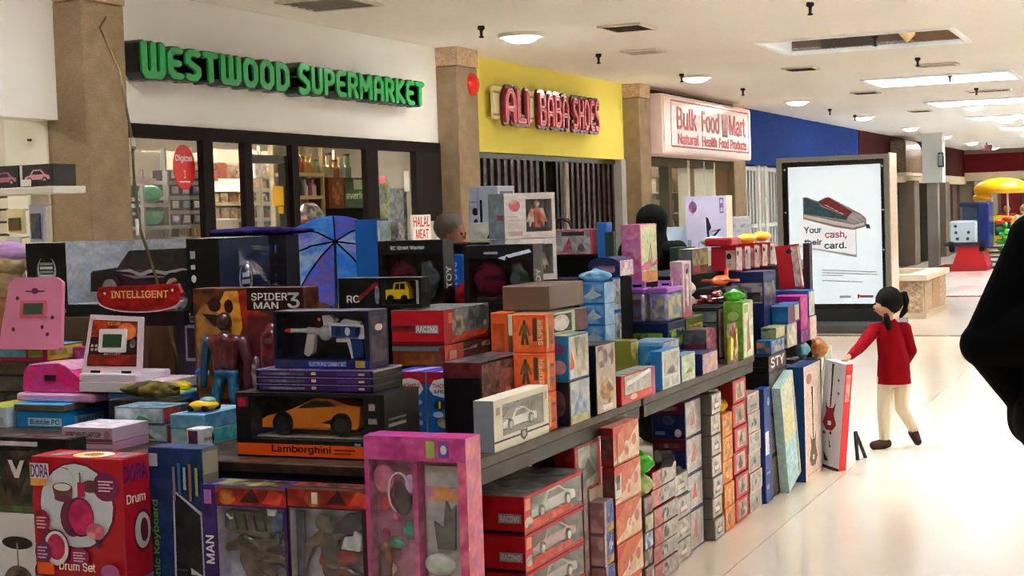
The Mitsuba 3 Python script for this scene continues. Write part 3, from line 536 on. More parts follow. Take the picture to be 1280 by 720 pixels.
# open doorway: bottles and boxes
shelf_unit('dark shelves with bottles in the open doorway', -7.18, -6.98, 11.56 - .32, 11.76, (1.5, 1.82, 2.02), 'a89870')
def bottle(x, y, z, h, r, c, cap, lab, grp):
    k = thing('bottle', lab, 'bottle', grp)
    M().tm(lathe([(0, 0), (r, 0), (r, h * .55), (r * .4, h * .75), (r * .36, h * .93), (0, h * .93)], x, y, z, 10), c).put(part_key(k, 'glass_body'), 'm_plastic')
    M().tm(lathe([(0, h * .93), (r * .42, h * .93), (r * .42, h), (0, h)], x, y, z, 8), cap).put(part_key(k, 'cap'), 'm_plastic')
for i, y in enumerate((11.3, 11.38, 11.47, 11.55, 11.62, 11.7)): bottle(-7.06, y, 2.022, (.14, .15, .23, .16, .15, .17)[i], .034, ('8a3a20', '9a4a28', '7a2418', 'a86a30', 'b08a40', '9a7a38')[i], 'b83020' if i == 2 else 'd8c8a0', 'brown bottle on the upper doorway shelf', 'bottles on the upper doorway shelf')
for i, y in enumerate((11.29, 11.36, 11.43, 11.5, 11.57, 11.64, 11.71)): bottle(-7.06, y, 1.822, .15, .03, ('d8d0d0', '402830', 'c8a0a8', '281820', 'd8d4d8', '803040', 'c8b8c0')[i], '444', 'small bottle on the lower doorway shelf', 'bottles on the lower doorway shelf')
k = thing('shop_gondola', 'dark block under the printed boxes in the open doorway', 'shelf'); M().box(-7.4, -6.98, 11.8, 12.6, 0, 1.7, '1c1818').put(k, 'm_matte')  # black block put where the doorway below the cartons is a dark void
carton('goods_carton', 'dark carton lettered everfre in the open doorway', (-7.35, -6.95, 12.08, 12.5, 1.7, 1.98), '2a322c', s=[R(.02, .02, .98, .6, '39463a'), R(.4, .62, .95, .95, 'b8b4b0'), X('everfre', .06, .3, .96, .55, 'e8e8d8'), P([(.3, .2), (.7, .2), (.5, .05)], '2c3c30')], cat='carton')
carton('goods_carton', 'brown carton with an orange picture beside the everfre carton', (-7.35, -6.95, 11.8, 12.07, 1.7, 1.98), '5a2c20', s=[E(.55, .5, .35, .38, '9a5028', '5a2c18', 'picture')], cat='carton')
for i, y in enumerate((11.84, 11.95, 12.06, 12.17, 12.28, 12.39)):
    k = thing('jar', 'jar or bottle on top of the cartons in the open doorway', 'jar', 'jars on the doorway cartons')
    M().tm(lathe([(0, 0), (.045, 0), (.045, .1), (.03, .12), (.03, .15 + .03 * (i % 3)), (0, .15 + .03 * (i % 3))], -7.1, y, 1.98, 10), ('8a9a80', 'b0a078', 'd0c8a8', 'a87a48', 'c8c0b0', '6a7a60')[i]).put(part_key(k, 'glass'), 'm_plastic')
    M().tm(lathe([(0, 0), (.033, 0), (.033, .02), (0, .02)], -7.1, y, 2.13 + .03 * (i % 3), 8), ('284', 'a22', '333', '622', 'ca4', '333')[i]).put(part_key(k, 'lid'), 'm_plastic')
k = thing('silver_packet', 'silver crinkled bag below the doorway bottles', 'bag'); m = trimesh.creation.icosphere(3); m.apply_scale([.08, .2, .13]); m.vertices *= 1 + .12 * (meshkit.noise(m.vertices * 25) - .5)[:, None]; m.apply_translation([-6.72, 11.08, 1.62]); M().tm(m, 'b8b0a8', '6a625c').put(part_key(k, 'bag'), 'm_metal')
M().box(-6.8, -6.64, 10.94, 11.22, 0, 1.5, '4a3a30').put(part_key(k, 'crate'), 'm_matte')
k = thing('red_packet', 'red packet low in the open doorway', 'packet'); M().box(-6.56, -6.5, 10.64, 10.86, 0, 1.46, '5a3a30').put(part_key(k, 'stand'), 'm_matte'); M().box(-6.56, -6.5, 10.62, 10.88, 1.46, 1.61, 'b83028', '6a2018').put(part_key(k, 'pack'), 'm_gloss')
k = thing('shop_poster', 'bright green and yellow poster behind the right supermarket pane', 'poster'); M().box(-6.82, -6.8, 12.4, 12.66, 0, 1.94, 'a8d848', 'e0f0a0').put(part_key(k, 'sheet'), 'm_card'); M().box(-6.8, -6.797, 12.42, 12.6, 1.74, 1.9, '58b060', 'a0d080').put(part_key(k, 'picture'), 'm_card')
k = thing('shop_carton', 'blue and white box beside the green poster', 'goods'); M().box(-6.95, -6.8, 12.72, 13.0, 0, 1.88, '5888c0', 'd8e8f4').put(k, 'm_card')
k = thing('pink_paper', 'pink paper at the top left of the right supermarket pane', 'notice'); M().box(-6.268, -6.262, 11.38, 11.6, 1.9, 1.96, 'e87888').put(k, 'm_card')
# goods inside the bulk shop
for i in range(3):
    k = thing('bulk_shelf', f'pale shelf of bulk bins behind the {("left", "middle", "right")[i]} pane of the bulk food shop', 'shelf')
    y = (19.3, 20.6, 21.8)[i]
    M().box(-7.5, -7.15, y, y + 1.0, 0, .95, 'c8c4b0').put(part_key(k, 'base'), 'm_matte')
    for q in range(3):
        M().box(-7.5, -7.15, y, y + 1.0, 1.2 + q * .32, 1.22 + q * .32, 'e8e4d4').put(part_key(k, 'board'), 'm_matte')
    M().box(-7.52, -7.5, y, y + 1.0, 0, 2.1, 'b0ac98').put(part_key(k, 'back'), 'm_matte')
    for q in range(9):
        g = thing('food_packet', 'pale food packet on the bulk shop shelves', 'packet', 'packets in the bulk food shop'); a = y + .05 + (q % 3) * .31; z = 1.222 + (q // 3) * .32
        M().box(-7.4, -7.2, a, a + .24, z, z + .2, ('d8c8a8', 'e0e0d8', 'b8b090', 'e0a090', '80b080', 'c8c4b8')[(q * 5 + i) % 6], 'a89878').put(g, 'm_card')

# ================================================================ TABLES AND RISERS
def table(lab, x0, x1, y0, y1, z):
    k = thing('folding_table', lab, 'table')
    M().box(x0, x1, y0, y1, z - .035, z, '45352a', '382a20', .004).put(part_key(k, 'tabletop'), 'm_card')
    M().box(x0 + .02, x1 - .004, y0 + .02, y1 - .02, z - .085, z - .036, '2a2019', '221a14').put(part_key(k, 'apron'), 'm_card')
    for x in (x0 + .06, x1 - .42):
        for y in (y0 + .1, y1 - .1): M().tm(cyl((x, y, 0), (x, y, z - .085), .018), '2c2a2a').put(part_key(k, 'leg'), 'm_metal')
    return k
TZ = 0.82
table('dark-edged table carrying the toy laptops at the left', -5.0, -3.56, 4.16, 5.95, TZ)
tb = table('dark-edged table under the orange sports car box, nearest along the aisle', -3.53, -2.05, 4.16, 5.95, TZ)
M().box(-2.7, -2.1, 4.175, 4.18, .02, .74, '0c0b0c').put(part_key(tb, 'skirt'), 'm_cloth')  # thin dark sheet across the gap under the near table
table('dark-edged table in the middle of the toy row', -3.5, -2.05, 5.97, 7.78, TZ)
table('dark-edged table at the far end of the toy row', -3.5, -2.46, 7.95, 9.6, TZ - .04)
def riser(lab, q, c='1a1819', cat='riser', name='display_riser'):
    k = thing(name, lab, cat); M().box(*q, c, None, .004).put(k, 'm_cloth' if name == 'display_riser' else 'm_card')
riser('brown carton under the black suv box, left of two', (-4.72, -4.2, 5.28, 5.8, TZ, 1.215), '5a4432', 'carton', 'brown_carton')
riser('dark brown carton under the black suv box, right of two', (-4.18, -3.64, 5.28, 5.8, TZ, 1.215), '42342a', 'carton', 'brown_carton')
riser('brown carton standing on the floor under the nearest aisle table', (-2.98, -2.74, 4.2, 4.6, 0, .7), '4a3626', 'carton', 'brown_carton')
riser('black cloth-covered riser under the two black robot boxes', (-3.06, -2.33, 5.5, 5.78, TZ, 1.22))
riser('black cloth-covered riser behind the space gun box', (-2.98, -2.77, 5.05, 5.4, TZ, 1.255))
riser('black cloth-covered riser on the floor under the blue umbrella', (-3.85, -3.54, 6.0, 6.35, 0, 1.12))
riser('black cloth-covered riser under the dragon boxes', (-2.84, -2.44, 5.98, 6.34, TZ, 1.305))
riser('black cloth-covered riser under the white tower box', (-3.2, -2.87, 6.38, 7.0, TZ, 1.47))
for i, (z0, z1) in enumerate(((1.14, 1.295), (.985, 1.138), (TZ, .983))): carton('window_box', f'blue-grey window box with a dark picture, {ORD[i]} under the arched navy case', (-2.85, -2.36, 6.5, 6.6, z0, z1), '3a5a90', f=[R(.7, .08, .98, .92, '8098b8', '46587c', 'window')], s=[R(.05, .06, .95, .94, '98a8bc', '607088', 'window'), E(.5, .4, .25, .2, '4a5a50', '7a8060', 'picture')])
riser('black cloth-covered riser behind the blue-grey window boxes', (-2.86, -2.38, 6.61, 6.82, TZ, 1.29))
for lab, y0, y1, c, fa in (('navy box with lime lettering blocks under the purple-lid cases', 6.86, 7.13, '18264c', '88b838'), ('olive and yellow box under the tall pink doll box', 7.15, 7.44, '5a6430', 'd0b848')):
    carton('toy_box', lab, (-2.8, -2.22, y0, y1, TZ, 1.06), c, f=[R(.55, .55, .95, .8, fa, c, 'picture'), R(.1, .1, .9, .4, '30406c', c)], s=[R(.06, .5, .94, .85, fa, c, 'picture'), R(.06, .1, .94, .4, '8898a8', c, 'window')])
riser('black cloth-covered riser under the red and white blister box', (-2.86, -2.58, 6.86, 7.1, 1.06, 1.39))
riser('black cloth-covered riser under the brown and green box', (-2.9, -2.38, 7.78, 8.3, TZ - .04, 1.24))
riser('black cloth-covered riser under the red book-like boxes', (-2.9, -2.31, 8.72, 9.5, TZ - .04, 1.225))
riser('low black platform on the floor before the tables', (-3.5, -1.84, 3.7, 4.12, 0, .28))

# ================================================================ FRONT ROW, ON THE FLOOR (facing the camera)
carton('toy_box', 'dark toy figure box at the left edge, standing on the white drum kit box', (-3.84, -3.39, 4.0, 4.09, .645, .9), '181a1a',
       f=[R(.0, .06, 1, .82, '2a2c28', '4a3a34'), R(.1, .86, .95, .97, '0c0c10')] + lines(.34, .89, .8, .95, 1, 'ccd') + fig_art(.5, .12, .78, .72, '3a3c38', '2c342c', '6a2a28') + fig_art(.18, .12, .44, .72, '2c3430', '38382c', '4a4a44') +
       [P([(.42, .7), (.46, .7), (.5, .56), (.54, .7), (.58, .7), (.52, .46), (.48, .46)], 'd8dce0'), R(.0, .0, 1, .09, '2c4a24', '44682c'), R(.88, .2, .96, .4, 'c8b8a8', '6a5a50')], gloss=True, t=[R(.05, .05, .95, .95, '4a5048', '282c28')])
carton('drum_kit_box', 'white box with a picture of a black drum kit at the lower left edge', (-3.84, -3.51, 4.0, 4.15, 0, .642), 'dce0e6',
       f=[R(0, .5, 1, 1, 'e2e8ee'), P([(0, .56), (.5, .5), (1, .6), (1, .5), (.5, .42), (0, .5)], 'b82030')] + [E(.64, .84, .2, .035, '1c1c20'), R(.63, .7, .65, .84, '888'), E(.64, .62, .2, .1, '6a5a54', '3a3634', 'picture'), E(.64, .6, .12, .07, '24262c', None, 'picture'), E(.26, .7, .14, .06, '30343a', '222', 'picture'), E(.98, .7, .12, .06, '30343a', '222', 'picture'), R(.05, .08, .95, .4, 'b02432', '8a1c28')])
drum = [E(.5, .6, .42, .37, '7a1c46'), E(.49, .6, .4, .35, 'd2e0ee', None, 'picture'), E(.82, .77, .14, .12, '7a2a5a')] + lines(.74, .73, .9, .82, 4, 'e8c0d8') + \
       [E(.44, .5, .13, .16, '6a2a44', None, 'picture'), E(.53, .51, .15, .165, '5c1c38', None, 'picture'), E(.54, .51, .135, .15, 'c8286a', 'a82058', 'picture'), P([(.24, .75), (.46, .75), (.45, .66), (.26, .66)], '8a5460', '6a3a48', 'picture'), E(.35, .66, .095, .03, '6a3a48', None, 'picture'), E(.35, .75, .11, .04, '5a3c44', None, 'picture'), E(.35, .753, .095, .032, 'e0e4e8', None, 'picture'),
        E(.66, .77, .09, .05, '6a3a48', None, 'picture'), R(.52, .68, .6, .8, 'b8245a', None, 'picture'), R(.545, .8, .56, .88, '555', None, 'picture'), P([(.32, .93), (.42, .9), (.43, .91)], '777', None, 'picture'), P([(.42, .91), (.52, .8), (.5, .82)], '777', None, 'picture'),
        P([(.38, .36), (.44, .42), (.46, .4)], '2a2a44', None, 'picture'), P([(.66, .42), (.72, .26), (.75, .28), (.7, .44)], '24284c', None, 'picture'), E(.7, .4, .1, .07, 'c85a78', 'e8a0b0', 'picture'), E(.26, .24, .15, .16, '6a2048'), E(.26, .24, .135, .145, 'e8e4ec', None, 'picture'),
        E(.26, .25, .1, .11, 'b8245a', 'c83a6a', 'picture'), E(.52, .18, .1, .08, '8a2a5c')] + lines(.45, .14, .58, .22, 4, 'e0b8d0') + \
       [E(.12, .46, .09, .1, '8a2240')] + lines(.06, .4, .17, .5, 4, 'd8a8b8') + [E(.12, .2, .09, .1, '6a2a5a')] + lines(.06, .15, .17, .25, 4, 'c8a0c0') + [R(.02, .76, .2, .83, 'e0a050', 'c87848'), R(.02, .82, .23, .95, 'e0d0c8', 'd8b8c0'), X('DORA', .03, .83, .22, .94, '3c3c98'), X('Drum Set', .3, .065, .7, .14, 'f4e4e4'), R(.06, .02, .24, .12, 'e85a20'), E(.86, .07, .1, .07, 'a85a9a')]
carton('drum_set_box', 'red box lettered Drum Set with a pink toy drum kit', (-3.42, -3.058, 3.85, 3.99, .48, .868), 'b01c2c', f=drum,
       s=[X('DORA', .05, .8, .9, .94, '3c2c78'), X('Drum', .12, .62, .8, .7, 'f4e4e4'), E(.65, .38, .34, .18, '7a1838'), E(.65, .38, .28, .15, 'c8ccc8'), E(.7, .38, .14, .1, '6a2a3a')],
       t=[E(.55, .5, .2, .4, 'e8d060', 'f8f4e0'), E(.55, .5, .1, .2, 'b8783a'), R(.15, .2, .32, .8, '9aa8d0', 'c84a50'), R(.75, .2, .98, .8, '4a5a9a', 'c86a50')])
carton('toy_box', 'lavender box under the red drum set box', (-3.42, -3.058, 3.84, 3.99, .281, .478), '7a6ca8', f=[R(.1, .8, .9, .92, '8a7cc0')])
kb = [P([(.44, .78), (.96, .66), (.99, .0), (.4, .0)], 'b8c0d8'), P([(.47, .76), (.93, .645), (.95, .0), (.44, .0)], '15181f', '1d2330', 'picture'), P([(.72, .36), (.94, .32), (.95, 0), (.72, 0)], 'd8dce6', None, 'picture')] + [R(.72, .03 + i * .055, .84, .05 + i * .055, '15181f', None, 'picture') for i in range(6)] + \
     [R(.47, .04 + i * .06, .68, .055 + i * .06, '2c3446', None, 'picture') for i in range(6)] + [R(x, .72 + .03 * (i % 3), x + .05, .9 + .02 * (i % 2), c) for i, (x, c) in enumerate(((.46, '8a7a8a'), (.56, '3a6a9a'), (.66, '9ab0c8'), (.76, '8a6a4c'), (.88, '98a060')))] + [R(.03, .9, .2, .97, 'a8c0d8'), XV('Electronic Keyboard', .06, .1, .2, .72, '6c8c3c')]
carton('keyboard_box', 'tall dark blue box with a keyboard picture lettered Electronic Keyboard', (-3.07, -2.86, 4.0, 4.09, .281, .885), '1c3a6c', B='16305c', f=kb, s=[R(.05, .86, .95, .98, 'b8b49c')], gloss=False, cols={'s': '8a8a78'})
def mf(caps, res=None, taubin=8):
    S = manifold3d.Manifold; out = None
    for p0, r0, p1, r1 in caps:
        a = S.sphere(r0, 20).translate(list(map(float, p0))); b = S.sphere(r1, 20).translate(list(map(float, p1))); h = S.batch_hull([a, b])
        out = h if out is None else out + h
    if res: out = out.refine_to_length(res)
    m = out.to_mesh(); t = trimesh.Trimesh(m.vert_properties[:, :3], m.tri_verts, process=True)
    if taubin: trimesh.smoothing.filter_taubin(t, iterations=taubin)
    return t
hdr = lambda: [R(0, .88, 1, 1, 'b02424', '7a1818'), E(.3, .93, .1, .05, 'c87838', '8a3420', 'picture'), P([(.45, .9), (.6, .99), (.7, .9)], '3a1416', None, 'picture'), P([(.72, .9), (.82, .99), (.97, .96), (.92, .89)], 'd84c34', 'a82c24', 'picture'), R(.0, .985, 1, 1, '6a5a50')]
carton('action_figure_box', 'purple-edged action figure box with a dark green glove, next to the keyboard box', (-2.83, -2.52, 3.95, 4.07, .281, .782), '34206c', hole=('f', .17, .02, .97, .87, .07), liner=('c4c8e4', 'b4b8d4'), ch=0, f=hdr() + [R(0, 0, .165, 1, '3c2878', '2c1c60'), XV('MAN', .03, .5, .13, .68, 'e8e4f0'), R(.03, .88, .12, .97, 'a86ac0')], t=[R(.1, .1, .9, .9, '8a8a50', '3a2020')])
carton('action_figure_box', 'red-bordered action figure box with a grey-headed figure, beside the pink doll box', (-2.515, -2.215, 3.95, 4.03, .281, .79), '2c1418', hole=('f', .02, .02, .86, .87, .06), liner=('c8d0e4', 'b8c0d8'), ch=0, cols={'s': 'a8a088'},
       f=hdr() + [P([(.87, 0), (.99, .9), (1, .9), (1, 0)], 'd03a30'), R(.29, .9, .36, .97, 'e8e0d8')], t=[R(.02, .1, .98, .9, '8a3a34', '2c2020')])
yf = 3.985
g_ = lambda X_, z, y=0.0: (X_, yf + y, z)
def flat_(q): q.vertices[:, 1] = yf + (q.vertices[:, 1] - yf) * .5; return q
def capt(base, lab, cat, caps, c, B, bs='m_gloss', res=.008): k = thing(base, lab, cat); q = mf(caps, res, 4); q.vertices[:, 1] = yf + (q.vertices[:, 1] - yf) * .5; M().tm(q, c, B).put(k, bs, smooth=True); return k
k = capt('toy_glove', 'dark green ridged toy glove across the purple-edged box', 'toy', [(g_(-2.74, .675), .03, g_(-2.6, .66), .034), (g_(-2.6, .66), .034, g_(-2.555, .648), .024), (g_(-2.745, .655), .026, g_(-2.62, .635), .026)], '2c3a34', '3c4a40')
for i in range(4): M().tm(tube([(-2.72 + .035 * i, yf - .02, .695 - .003 * i), (-2.715 + .035 * i, yf - .022, .665), (-2.712 + .035 * i, yf - .019, .64)], .003, 6), '1c2620').put(part_key(k, 'ridge'), 'm_plastic')
M().tm(tube([(-2.75, yf - .02, .69), (-2.735, yf - .022, .675), (-2.728, yf - .02, .68)], .004, 6), 'c8d0cc').put(part_key(k, 'clip'), 'm_plastic')
capt('action_figure', 'bronze armoured action figure lying under the green glove', 'action figure', [(g_(-2.69, .585), .036, g_(-2.65, .565), .034), (g_(-2.7, .6), .026, g_(-2.76, .58), .014), (g_(-2.65, .59), .02, g_(-2.58, .605), .014), (g_(-2.58, .605), .013, g_(-2.545, .6), .011), (g_(-2.65, .55), .022, g_(-2.57, .55), .017), (g_(-2.57, .55), .016, g_(-2.545, .53), .013), (g_(-2.66, .54), .022, g_(-2.6, .5), .016), (g_(-2.69, .55), .03, g_(-2.66, .48), .03)], '4c4636', '2c2a26')
k = thing('toy_blaster', 'blue and white toy blaster at the right of the purple-edged box', 'toy'); M().box(-2.585, -2.545, 3.965, 3.985, .64, .7, '2c3c64', '4a6a9c', .004).put(part_key(k, 'body'), 'm_plastic'); M().box(-2.6, -2.57, 3.962, 3.98, .69, .712, 'd8e4e8', None, .003).put(part_key(k, 'muzzle'), 'm_plastic'); M().box(-2.575, -2.56, 3.968, 3.982, .6, .64, '24304c', None, .003).put(part_key(k, 'grip'), 'm_plastic')
k = capt('action_figure', 'grey-headed action figure with red and dark blue legs in the red-bordered box', 'action figure', [(g_(-2.41, .675), .03, g_(-2.395, .655), .026)], '6a6c62', '4c4e46')
M().tm(flat_(mf([(g_(-2.4, .63), .032, g_(-2.38, .56), .036), (g_(-2.42, .63), .022, g_(-2.47, .6), .014), (g_(-2.38, .64), .02, g_(-2.29, .66), .013), (g_(-2.46, .6), .013, g_(-2.48, .55), .011)], .008, 4)), '3a3c44', '6a5a50').put(part_key(k, 'torso'), 'm_gloss', smooth=True)
M().tm(flat_(mf([(g_(-2.4, .56), .03, g_(-2.3, .575), .026), (g_(-2.3, .575), .025, g_(-2.27, .57), .02), (g_(-2.39, .53), .03, g_(-2.29, .5), .026), (g_(-2.38, .5), .03, g_(-2.36, .42), .03)], .008, 4)), '8a2028', '24384c').put(part_key(k, 'leg'), 'm_gloss', smooth=True)
k = thing('toy_wing', 'navy toy wing at the top right of the red-bordered box', 'toy'); M().prism(Polygon([(0, 0), (.06, .045), (.115, .05), (.11, .0), (.05, -.02)]), .016, '1c2444', '2c3458', (np.array([-2.375, 3.985, .665]), EX, EZ, -EY)).put(k, 'm_plastic')
k = thing('toy_shield', 'white curved piece for a clear bubble right of the grey-headed figure', 'toy'); M().prism(Polygon([(0, 0), (.055, -.005), (.06, .035), (.045, .05), (.038, .03), (.01, .03)]).buffer(.004), .012, 'dce8f0', 'b8c8d4', (np.array([-2.335, 3.98, .605]), EX, EZ, -EY)).put(k, 'm_gloss')  # opaque white piece standing in for a clear plastic bubble
k = thing('toy_strap', 'dark blue strip down the left edge of the red-bordered box', 'toy'); M().box(-2.505, -2.475, 3.975, 3.99, .3, .71, '24365c', '141c34', .004).put(k, 'm_gloss')
# doll box: two real windows are built as one recess with a divider
dk = carton('doll_box', 'large pink doll play set box with a shiny window, in front of the table corner', (-2.19, -1.86, 3.86, 3.96, .281, .968), 'c83a8a', B='b04a9a', hole=('f', .04, .02, .92, .9, .05), liner=('a06a90', 'c88ab0'), gloss=True, cols={'s': ('e86a7c', 'd85a8c')},
            f=[R(.0, .9, 1, 1, 'd85aa8', 'b8388a'), R(.62, .915, .7, .985, 'a0c060'), R(.74, .915, .84, .985, '7a4ab0'), E(.79, .95, .03, .02, 'e8e0f4'), R(.92, 0, 1, .9, 'd84a8c', 'f07898')])
x0, z0 = -2.19, .281
m = M().box(x0 + .155, x0 + .17, 3.864, 3.906, z0 + .03, z0 + .61, 'c85a9c', 'a83a7c').put(part_key(dk, 'divider'), 'm_gloss')
for lab, c, B, s, p in (('pink rounded toy bed in the doll box', 'c86a9a', 'd88ab0', (.035, .014, .045), (.05, 0, .56)), ('red toy pot in the doll box', 'c03040', None, (.022, .014, .022), (.055, 0, .485)), ('green toy piece in the doll box', '2c8a6c', '5ac09a', (.024, .012, .016), (.085, 0, .37)), ('dark shiny toy mirror in the doll box', '2c242c', '4a3c48', (.03, .012, .05), (.11, 0, .5)),
        ('brown-haired small doll in the doll box', '8a5a30', '5a3048', (.022, .014, .07), (.045, 0, .3)), ('rainbow toy band in the doll box', 'c8a040', '3a7aa0', (.035, .012, .022), (.095, 0, .255)), ('dark red toy dress in the doll box', '7a2438', 'a84a5c', (.05, .014, .06), (.08, 0, .15)), ('violet shiny toy bag in the doll box', 'a070d8', 'd8b0f0', (.018, .01, .028), (.135, 0, .545))):
    k = thing('doll_accessory', lab, 'toy'); q = trimesh.creation.icosphere(2); q.apply_scale(s); q.apply_translation([x0 + p[0], 3.888, z0 + p[2]]); M().tm(q, c, B).put(k, 'm_gloss', smooth=True)
for i in range(16):
    lab = ('pink', 'gold', 'violet', 'teal', 'cream', 'crimson', 'brown', 'white')[i % 8]; kind = ('toy brush', 'toy shoe')[i // 8]
    k = thing('doll_accessory', f'small {lab} {kind} among the loose toys in the left half of the doll box', 'toy'); p = (x0 + .035 + .1 * rng.rand(), 3.893, z0 + .05 + .53 * rng.rand())
    q = trimesh.creation.icosphere(2); q.apply_scale((.008 + .016 * rng.rand(), .008, .008 + .02 * rng.rand())); q.vertices *= 1 + .5 * (meshkit.noise(q.vertices * 90 + i) - .5)[:, None]; q.apply_transform(trimesh.transformations.rotation_matrix(rng.rand() * 3, EY)); q.apply_translation(p)
    M().tm(q, ('d86aa0', 'c8983c', '8a5ab8', '3a9a94', 'e8d8c0', 'b02840', '6a4430', 'f0ecf0')[i % 8], ('a83a6c', '8a6428', 'b890e0', '2c6a68', 'c8a890', '6a1828', '8a6048', 'c8c0d0')[i % 8]).put(k, 'm_gloss', smooth=True)
k = thing('doll_necklace', 'pale arc of window glint at the top left of the doll box', 'toy'); M().tm(tube([(x0 + .105 + .035 * math.cos(t), 3.874, z0 + .52 + .06 * math.sin(t)) for t in np.linspace(.3, 4.4, 12)], .003, 6), 'd8d8e8').put(k, 'm_plastic')  # tube shaped as a swirl of glint on the film
k = thing('doll_wardrobe', 'grey cat-shaped toy on a pale card in the right half of the doll box', 'toy'); fr_ = (np.array([x0 + .18, 3.9, z0]), EX, EZ, -EY)
M().prism(rect(.0, .25, .11, .6), .004, 'c8c4cc', 'a8b4bc', fr_).put(part_key(k, 'card'), 'm_card'); M().prism(rect(.0, .5, .11, .54), .002, 'e0a050', 'c880d0', fr_, .004).put(part_key(k, 'label'), 'm_card')
M().prism(Polygon([(.04, .36), (.03, .44), (.06, .42), (.07, .5), (.085, .47), (.1, .49), (.095, .36)]), .012, '6a6c70', '55585c', fr_, .006).put(part_key(k, 'cat_shape'), 'm_plastic')
k = thing('doll_shoes', 'white rounded toy shoe shape in the doll box', 'toy'); q = trimesh.creation.icosphere(2); q.apply_scale((.05, .016, .032)); q.apply_translation([x0 + .225, 3.886, z0 + .315]); M().tm(q, 'e0ecf0', 'a8d0b8').put(k, 'm_gloss', smooth=True)
k = thing('doll_dress', 'bright pink toy dress at the bottom right of the doll box', 'toy'); M().prism(Polygon([(.0, .02), (.012, .24), (.06, .275), (.1, .24), (.117, .02)]), .02, 'd83a98', 'c02880', fr_, .004).put(k, 'm_gloss')

# ================================================================ LEFT TABLE
carton('laptop_box', 'flat blue box lettered Bubble PC with a brown lid band', (-4.24, -4.0, 4.7, 5.02, TZ, .885), '1c84d0', f=[R(.25, .12, .95, .6, 'a8d4f0'), X('Bubble PC', .3, .2, .9, .52, '2c5c94')], s=[R(.2, .12, .75, .6, '9accf0'), X('Bubble PC', .25, .2, .7, .52, '2c5c94')], rot=0)
M().box(-4.245, -3.995, 4.695, 5.025, .886, .912, '6a6454', '5c5648', .002, {'t': ('2a9ae0', '50b8e8')}).put('laptop_box__lid', 'm_card'); say('laptop_box__lid', 'brown-sided blue lid')
carton('toy_box', 'small pale teal box with a lime top left of the Bubble PC box', (-4.42, -4.26, 4.67, 4.9, TZ, .9), 'c8dce0', f=[R(.1, .1, .9, .5, '9ab8c0')], t=[R(0, 0, 1, 1, '9ae060', 'e0c060')])
carton('laptop_box', 'flat pink box lettered PORTABLE LAPTOP, upper of two', (-3.63, -3.41, 4.25, 4.455, .852, .9), 'c8a8c0', f=[R(0, 0, 1, .2, '8a4a6c'), X('PORTABLE LAPTOP', .08, .3, .78, .68, '5a3c5c'), E(.9, .5, .06, .3, 'a8789c')], t=[R(0, 0, 1, 1, 'e8e4f0', 'd8c8dc')])
carton('laptop_box', 'flat pink box lower of two, under the PORTABLE LAPTOP box', (-3.63, -3.41, 4.25, 4.455, TZ, .85), 'b888a8', f=[R(0, .3, 1, .75, 'd0b0c8'), R(0, .8, 1, .95, '8a4a6c')])
for i, (z0, z1) in enumerate(((.885, .945), (TZ, .883))):
    carton('puzzle_box', ('upper', 'lower')[i] + ' of two pale boxes with a green island picture beside the PORTABLE LAPTOP box', (-3.565 + .02 * i, -3.345 + .012 * i, 4.46, 4.615, z0, z1), '6c8490', f=[R(.03, .1, .97, .95, 'b8c4c8', '8aa4ac', 'picture'), P([(.4, .2), (.5, .5), (.62, .45), (.75, .2)], '3a8a3c', '2c6a2c', 'picture'), R(.0, 0, 1, .1, '44505c')] , s=[R(0, 0, 1, 1, '34404c', 'a03c30')], t=[R(0, 0, 1, 1, '5a7890', '88a0b0')])
    # (their neighbours stand a little nearer the camera)
carton('toy_box', 'flat blue box with a lime and yellow toy tray, left of the action figure blister', (-3.83, -3.5, 4.76, 5.0, TZ, .955), '2c64a8', f=[R(.4, .62, .85, .95, '3a84d0'), R(.86, .6, 1, .95, 'c86a9c', 'a0a0d0')], t=[R(.02, .02, .98, .98, '3a70b8', '5a88c8'), P([(.25, .1), (.9, .1), (.95, .8), (.4, .9)], '9ac83c', 'b8d850'), R(.35, .1, .95, .25, 'e8d048')])
k = thing('toy_piece', 'yellow toy piece lying in the lime tray on the flat blue box', 'toy'); q = trimesh.creation.icosphere(2); q.apply_scale((.04, .03, .018)); q.apply_translation([-3.58, 4.9, .972]); M().tm(q, 'f0c828').put(k, 'm_plastic', smooth=True)
carton('toy_box', 'light blue box with a yellow toy car on top', (-3.29, -3.14, 4.42, 4.7, .88, .93), '6aa0c4', f=[R(.05, .1, .95, .9, '5c9cc4', '8ab8d0', 'picture')], s=[R(0, .0, 1, 1, '4a84b8', '6aa4cc')], t=[R(.02, .02, .98, .98, '78a8cc', 'a0c4dc'), R(.2, .1, .9, .4, '3c6ca0')])
carton('toy_box', 'light blue box under the one with the yellow toy car', (-3.29, -3.14, 4.42, 4.72, TZ, .878), '78a0b8', f=[R(.05, .1, .6, .9, '8ab4c8', 'a8c4d0', 'picture')], s=[R(0, .1, 1, .9, '2c8a98', '50a8b0')])
carton('toy_box', 'small white box with little dark symbols, left of the orange sports car box', (-3.155, -3.09, 4.33, 4.4, TZ, .895), 'e0e4ea', f=[R(.1, .1, .7, .9, 'a82c38', '2c3c6c', 'picture')], s=[E(.2 + .17 * i, .5, .05, .1, '666') for i in range(4)] + [E(.86, .5, .07, .3, '222')])
